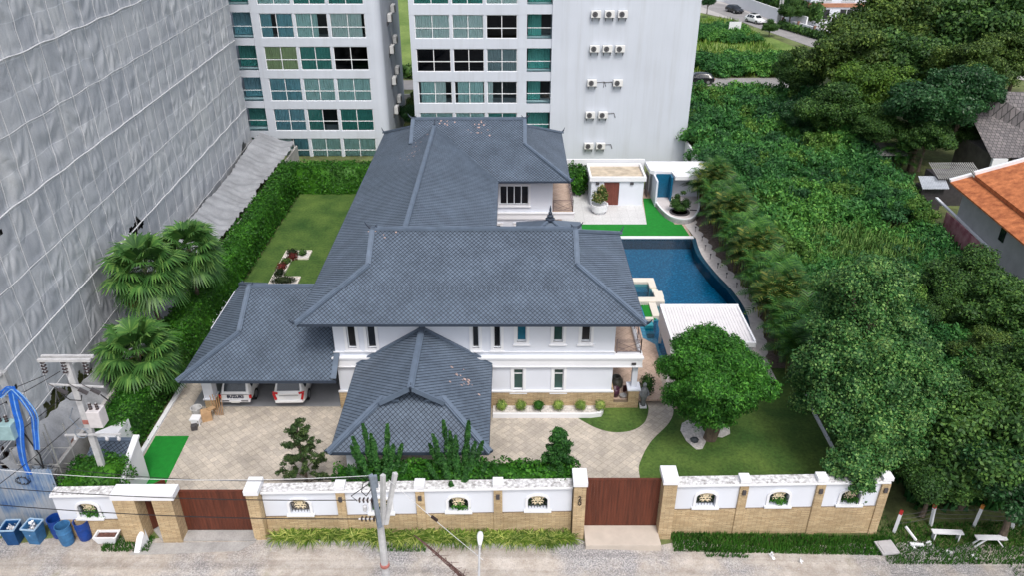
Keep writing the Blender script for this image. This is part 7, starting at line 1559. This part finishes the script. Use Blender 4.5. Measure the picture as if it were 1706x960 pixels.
wp = w0 + d * 6.5 - nrm * .03; mb = MB(); mb.beam(wp + Vector((0, 0, -1.2)), wp + d * .7 + Vector((0, 0, -1.2)), .06, 1.0); mb.build('window', BLACKW, r)
a = G(1578, 352, 1.9); b_ = G(1652, 418, 1.9)
r = thing('boundary_wall', 'faded pink sheet fence with a white coping below the grey house wall', 'fence', (a[0], a[1], 0)); mb = MB(); mb.beam((*a, .9), (*b_, .9), .1, 1.9); mb.build('sheet', M('faded_pink', (.42, .13, .17), .8, .3, 1.5, c2=(.55, .3, .32)), r)
mb = MB(); mb.beam((*G(1560, 330, 1.9), 1.93), (*b_, 1.93), .22, .12); mb.build('coping', WHITE2, r)
r = thing('neighbour_house', 'house with a weathered grey shingled roof among the trees', 'house', (44, 66, 0))
x, y = G(1662, 262, 3.6); mb = MB(); mb.add([(x - .6, y, 3.6), (x + 9, y - .3, 3.6), (x + 9, y + 7, 7.8), (x + 2.0, y + 7.5, 7.8), (x + .4, y + 8, 6.2)], [(0, 1, 2, 3, 4)]); mb.add([(x + 1.5, y - 2.6, 3.1), (x + 5.2, y - 2.6, 5.3), (x + 5.2, y + 3, 5.3), (x + 1.5, y + .8, 3.4), (x + 8.9, y - 2.6, 3.1), (x + 8.9, y + .8, 3.4)], [(0, 1, 2, 3), (1, 4, 5, 2)]); mb.build('roof', SHINGLE, r)
mb = MB(); mb.box(x, x + 9, y + .5, y + 7, -.5, 3.5); mb.build('wall', M('dim_wall', (.13, .12, .11), .9, .3, 1), r); mb = MB(); mb.box(x - .4, x + 1.0, y - .1, y + .2, 2.6, 3.5); mb.build('end_board', WHITE2, r); mb = MB(); mb.beam((x + 1.3, y - 2.7, 3.05), (x + 5.2, y - 2.7, 5.35), .16, .25); mb.beam((x + 9, y - 2.7, 3.05), (x + 5.2, y - 2.7, 5.35), .16, .25); mb.build('barge_board', WHITE2, r)
RUSTM = M('weathered_metal_sheet', (.24, .24, .23), .7, .35, .8, stretch=(1, 4, 1))
for px, py, w_, l_, z_, lb in ((1480, 247, 3.0, 2.6, 2.6, 'small grey metal shed roof among the thicket below the dark trees'), (1590, 283, 4.2, 3.0, 3.0, 'slatted grey shed roof left of the orange roofed house'), (1552, 303, 2.4, 2.0, 2.4, 'flat pale grey shed roof at the edge of the thicket')):
    x, y = G(px, py, z_); r = thing('garden_shed', lb, 'shed', (x, y, 0), 0, 'neighbour sheds'); mb = MB(); n = 16 if w_ < 4 else 22
    for i in range(n): a = -w_ / 2 + w_ * i / n; mb.add([(a, -l_ / 2, z_ - .25), (a + w_ / n * (.55 if w_ > 4 else .93), -l_ / 2, z_ - .25), (a + w_ / n * (.55 if w_ > 4 else .93) + .4, l_ / 2, z_ + .2), (a + .4, l_ / 2, z_ + .2), (a, -l_ / 2, z_ - .31), (a + w_ / n * .55, -l_ / 2, z_ - .31)], [(0, 1, 2, 3), (4, 5, 1, 0)])
    mb.build('roof', M('pale_shed_sheet', (.34, .37, .41), .7, .15, 2) if w_ < 2.5 else RUSTM, r, local=True); mb = MB(); mb.box(-w_ / 2 + .2, w_ / 2 - .2, -l_ / 2 + .4, l_ / 2 - .2, -.5, z_ - .35); mb.build('wall', DARKM, r, local=True)
x, y = G(1380, 195, 1.5); mb = MB(); mb.beam((*G(1352, 172, 1.5), 1.4), (*G(1425, 232, 1.5), 1.4), .15, .25); one(mb, 'broken_fence', M('grey_wood', (.25, .2, .19), .9, .3, 4), 'broken grey fence rail showing between thicket and wood', 'fence')
# far side of the back road
r = thing('compound_wall', 'long white compound wall along the back road, behind the two parked cars', 'wall', (44, 176, 0)); mb = MB()
RW = [(30, 203), (47.2, 181), (51.8, 158), (54.5, 149)]
for a, b_ in zip(RW, RW[1:]): mb.beam((*a, 1.1), (*b_, 1.1), .3, 2.4)
mb.build('panel', WHITE2, r)
r = thing('compound_wall', 'low white wall with brown posts right of the white car on the back road', 'wall', (56, 140, 0)); mb = MB(); mb.beam((51.5, 153, .6), (59, 131, .6), .3, 1.5); mb.build('panel', WHITE2, r)
for i in range(6): f = i / 5; mb = MB(); mb.cbox((51.5 + 7.5 * f - .15, 153 - 22 * f, .7), (.4, .4, 1.8)); mb.build('post', M('brown_post', (.22, .12, .08), .8, .2, 3), r)
def hedge_line(label, pts, w_, h_, z0=0):
    bl = []
    for a, b_ in zip(pts, pts[1:]):
        L = math.dist(a, b_); n = int(L / (w_ * .9))
        for i in range(n): f = i / n; bl.append((a[0] + (b_[0] - a[0]) * f, a[1] + (b_[1] - a[1]) * f, z0 + h_ * .5, w_ * .75, w_ * .75, h_ * .62))
    V, F = blobs_foliage(bl, 9, .32, 1.6, .7, .3, 0, .8); return tag(npmesh('clipped_hedge', V, F, L_DARK), label, 'hedge')
hedge_line('dark hedge on top of the compound wall at the back road', [(36, 201), (49.5, 180), (54.5, 157), (58, 150)], 1.5, 3.4, .8)
hedge_line('low dark hedge at the foot of the wall right of the white car', [(50.4, 151), (57.4, 131)], .9, 1.3)
TBR = M('terracotta_band', (.38, .18, .11), .8, .15, 1)
x, y = 56.0, 153.0; r = thing('low_rise_building', 'white building with terracotta bands and dark windows at the top edge', 'building', (x, y, 0)); mb = MB(); mb.box(x, x + 24, y, y + 16, -1, 14); mb.build('wall', WHITE, r)
for z in (3.4, 6.8, 10.2): mb = MB(); mb.box(x - .15, x + 24, y - .2, y - .003, z, z + .7); mb.box(x - .2, x - .003, y - .2, y + 16, z, z + .7); mb.build('band', TBR, r)
for i in range(5):
    for z in (1.2, 4.6, 8.0): mb = MB(); a = x + 1.5 + 4.4 * i; mb.box(a, a + 2.4, y - .08, y - .003, z, z + 1.8); w_ = mb.build('window', BLACKW, r); mb = MB(); mb.box(a + 1.16, a + 1.24, y - .12, y - .081, z, z + 1.8); mb.box(a - .1, a + 2.5, y - .14, y - .003, z - .15, z - .002); mb.build('frame', FRAMEM, w_)
x, y = 50, 192; r = thing('low_rise_building', 'pale grey building behind the compound wall hedge', 'building', (x, y, 0)); mb = MB(); mb.box(x, x + 11, y, y + 14, -1, 9); mb.build('wall', M('pale_grey_wall', (.5, .52, .58), .8, .08, .5), r)
for i in range(3): mb = MB(); mb.box(x + 1 + 3.4 * i, x + 3 + 3.4 * i, y - .06, y - .003, 1, 3.2); mb.build('window', BLACKW, r)
r = thing('utility_pole', 'distant concrete pole beside the white car on the back road', 'utility pole', (50.6, 152.5, 0)); mb = MB(); mb.tube([(50.6, 152.5, -.3), (50.6, 152.5, 11)], [.28, .2], 8); mb.tube([(50.1, 152.3, -.3), (50.1, 152.3, 11)], [.16, .12], 8); mb.build('shaft', POLE, r); mb = MB(); mb.beam((49.5, 152.5, 9.6), (51.7, 152.5, 9.6), .15, .15); mb.build('crossarm', POLE, r)
x, y = G(1224, 47, 1.5); r = thing('notice_board', 'white board standing in the meadow grass by the back road', 'sign', (x, y, 0)); mb = MB(); mb.cbox((x, y, 1.9), (2.2, .1, 1.5), .12); mb.build('panel', WHITE2, r)
for s in (-.8, .8): mb = MB(); mb.box(x + s - .05, x + s + .05, y + .1, y + .2, -.2, 1.6); mb.build('post', DARKM, r)
crown_at(1283, 45, 13, 1.6, 0, 'small dark bush at the foot of the distant pole', 'bushes by the back road'); crown_at(1318, 18, 20, 3, 0, 'dark garden tree behind the low white wall on the back road', 'bushes by the back road'); crown_at(1180, 3, 12, 3, 4, 'small tree at the top edge above the black car', 'bushes by the back road')
# alley between the two blocks
hedge_line('dark hedge crossing the green alley between the apartment blocks', [(-22, 113.2), (-8, 113.6)], 1.2, 1.8)
mb = MB(); mb.box(-20, -6, 96, 96.3, -.1, 2.2); one(mb, 'boundary_wall', CONC, 'grey wall across the alley between the apartment blocks', 'wall')
for i, (x, y, ti) in enumerate(((-11.6, 88, 4), (-11.3, 92.5, 1))): pr, us = TT[ti]; o = place(pr, us, (x, y, 0), i, ['small tree at the foot of the green alley', 'second small tree in the green alley, farther back'][i], 'trees in the alley'); o.scale = (.3, .3, .4)
for pr, us in TT + FP:
    if not us:
        for ch in list(pr.children): bpy.data.objects.remove(ch)
        bpy.data.objects.remove(pr)
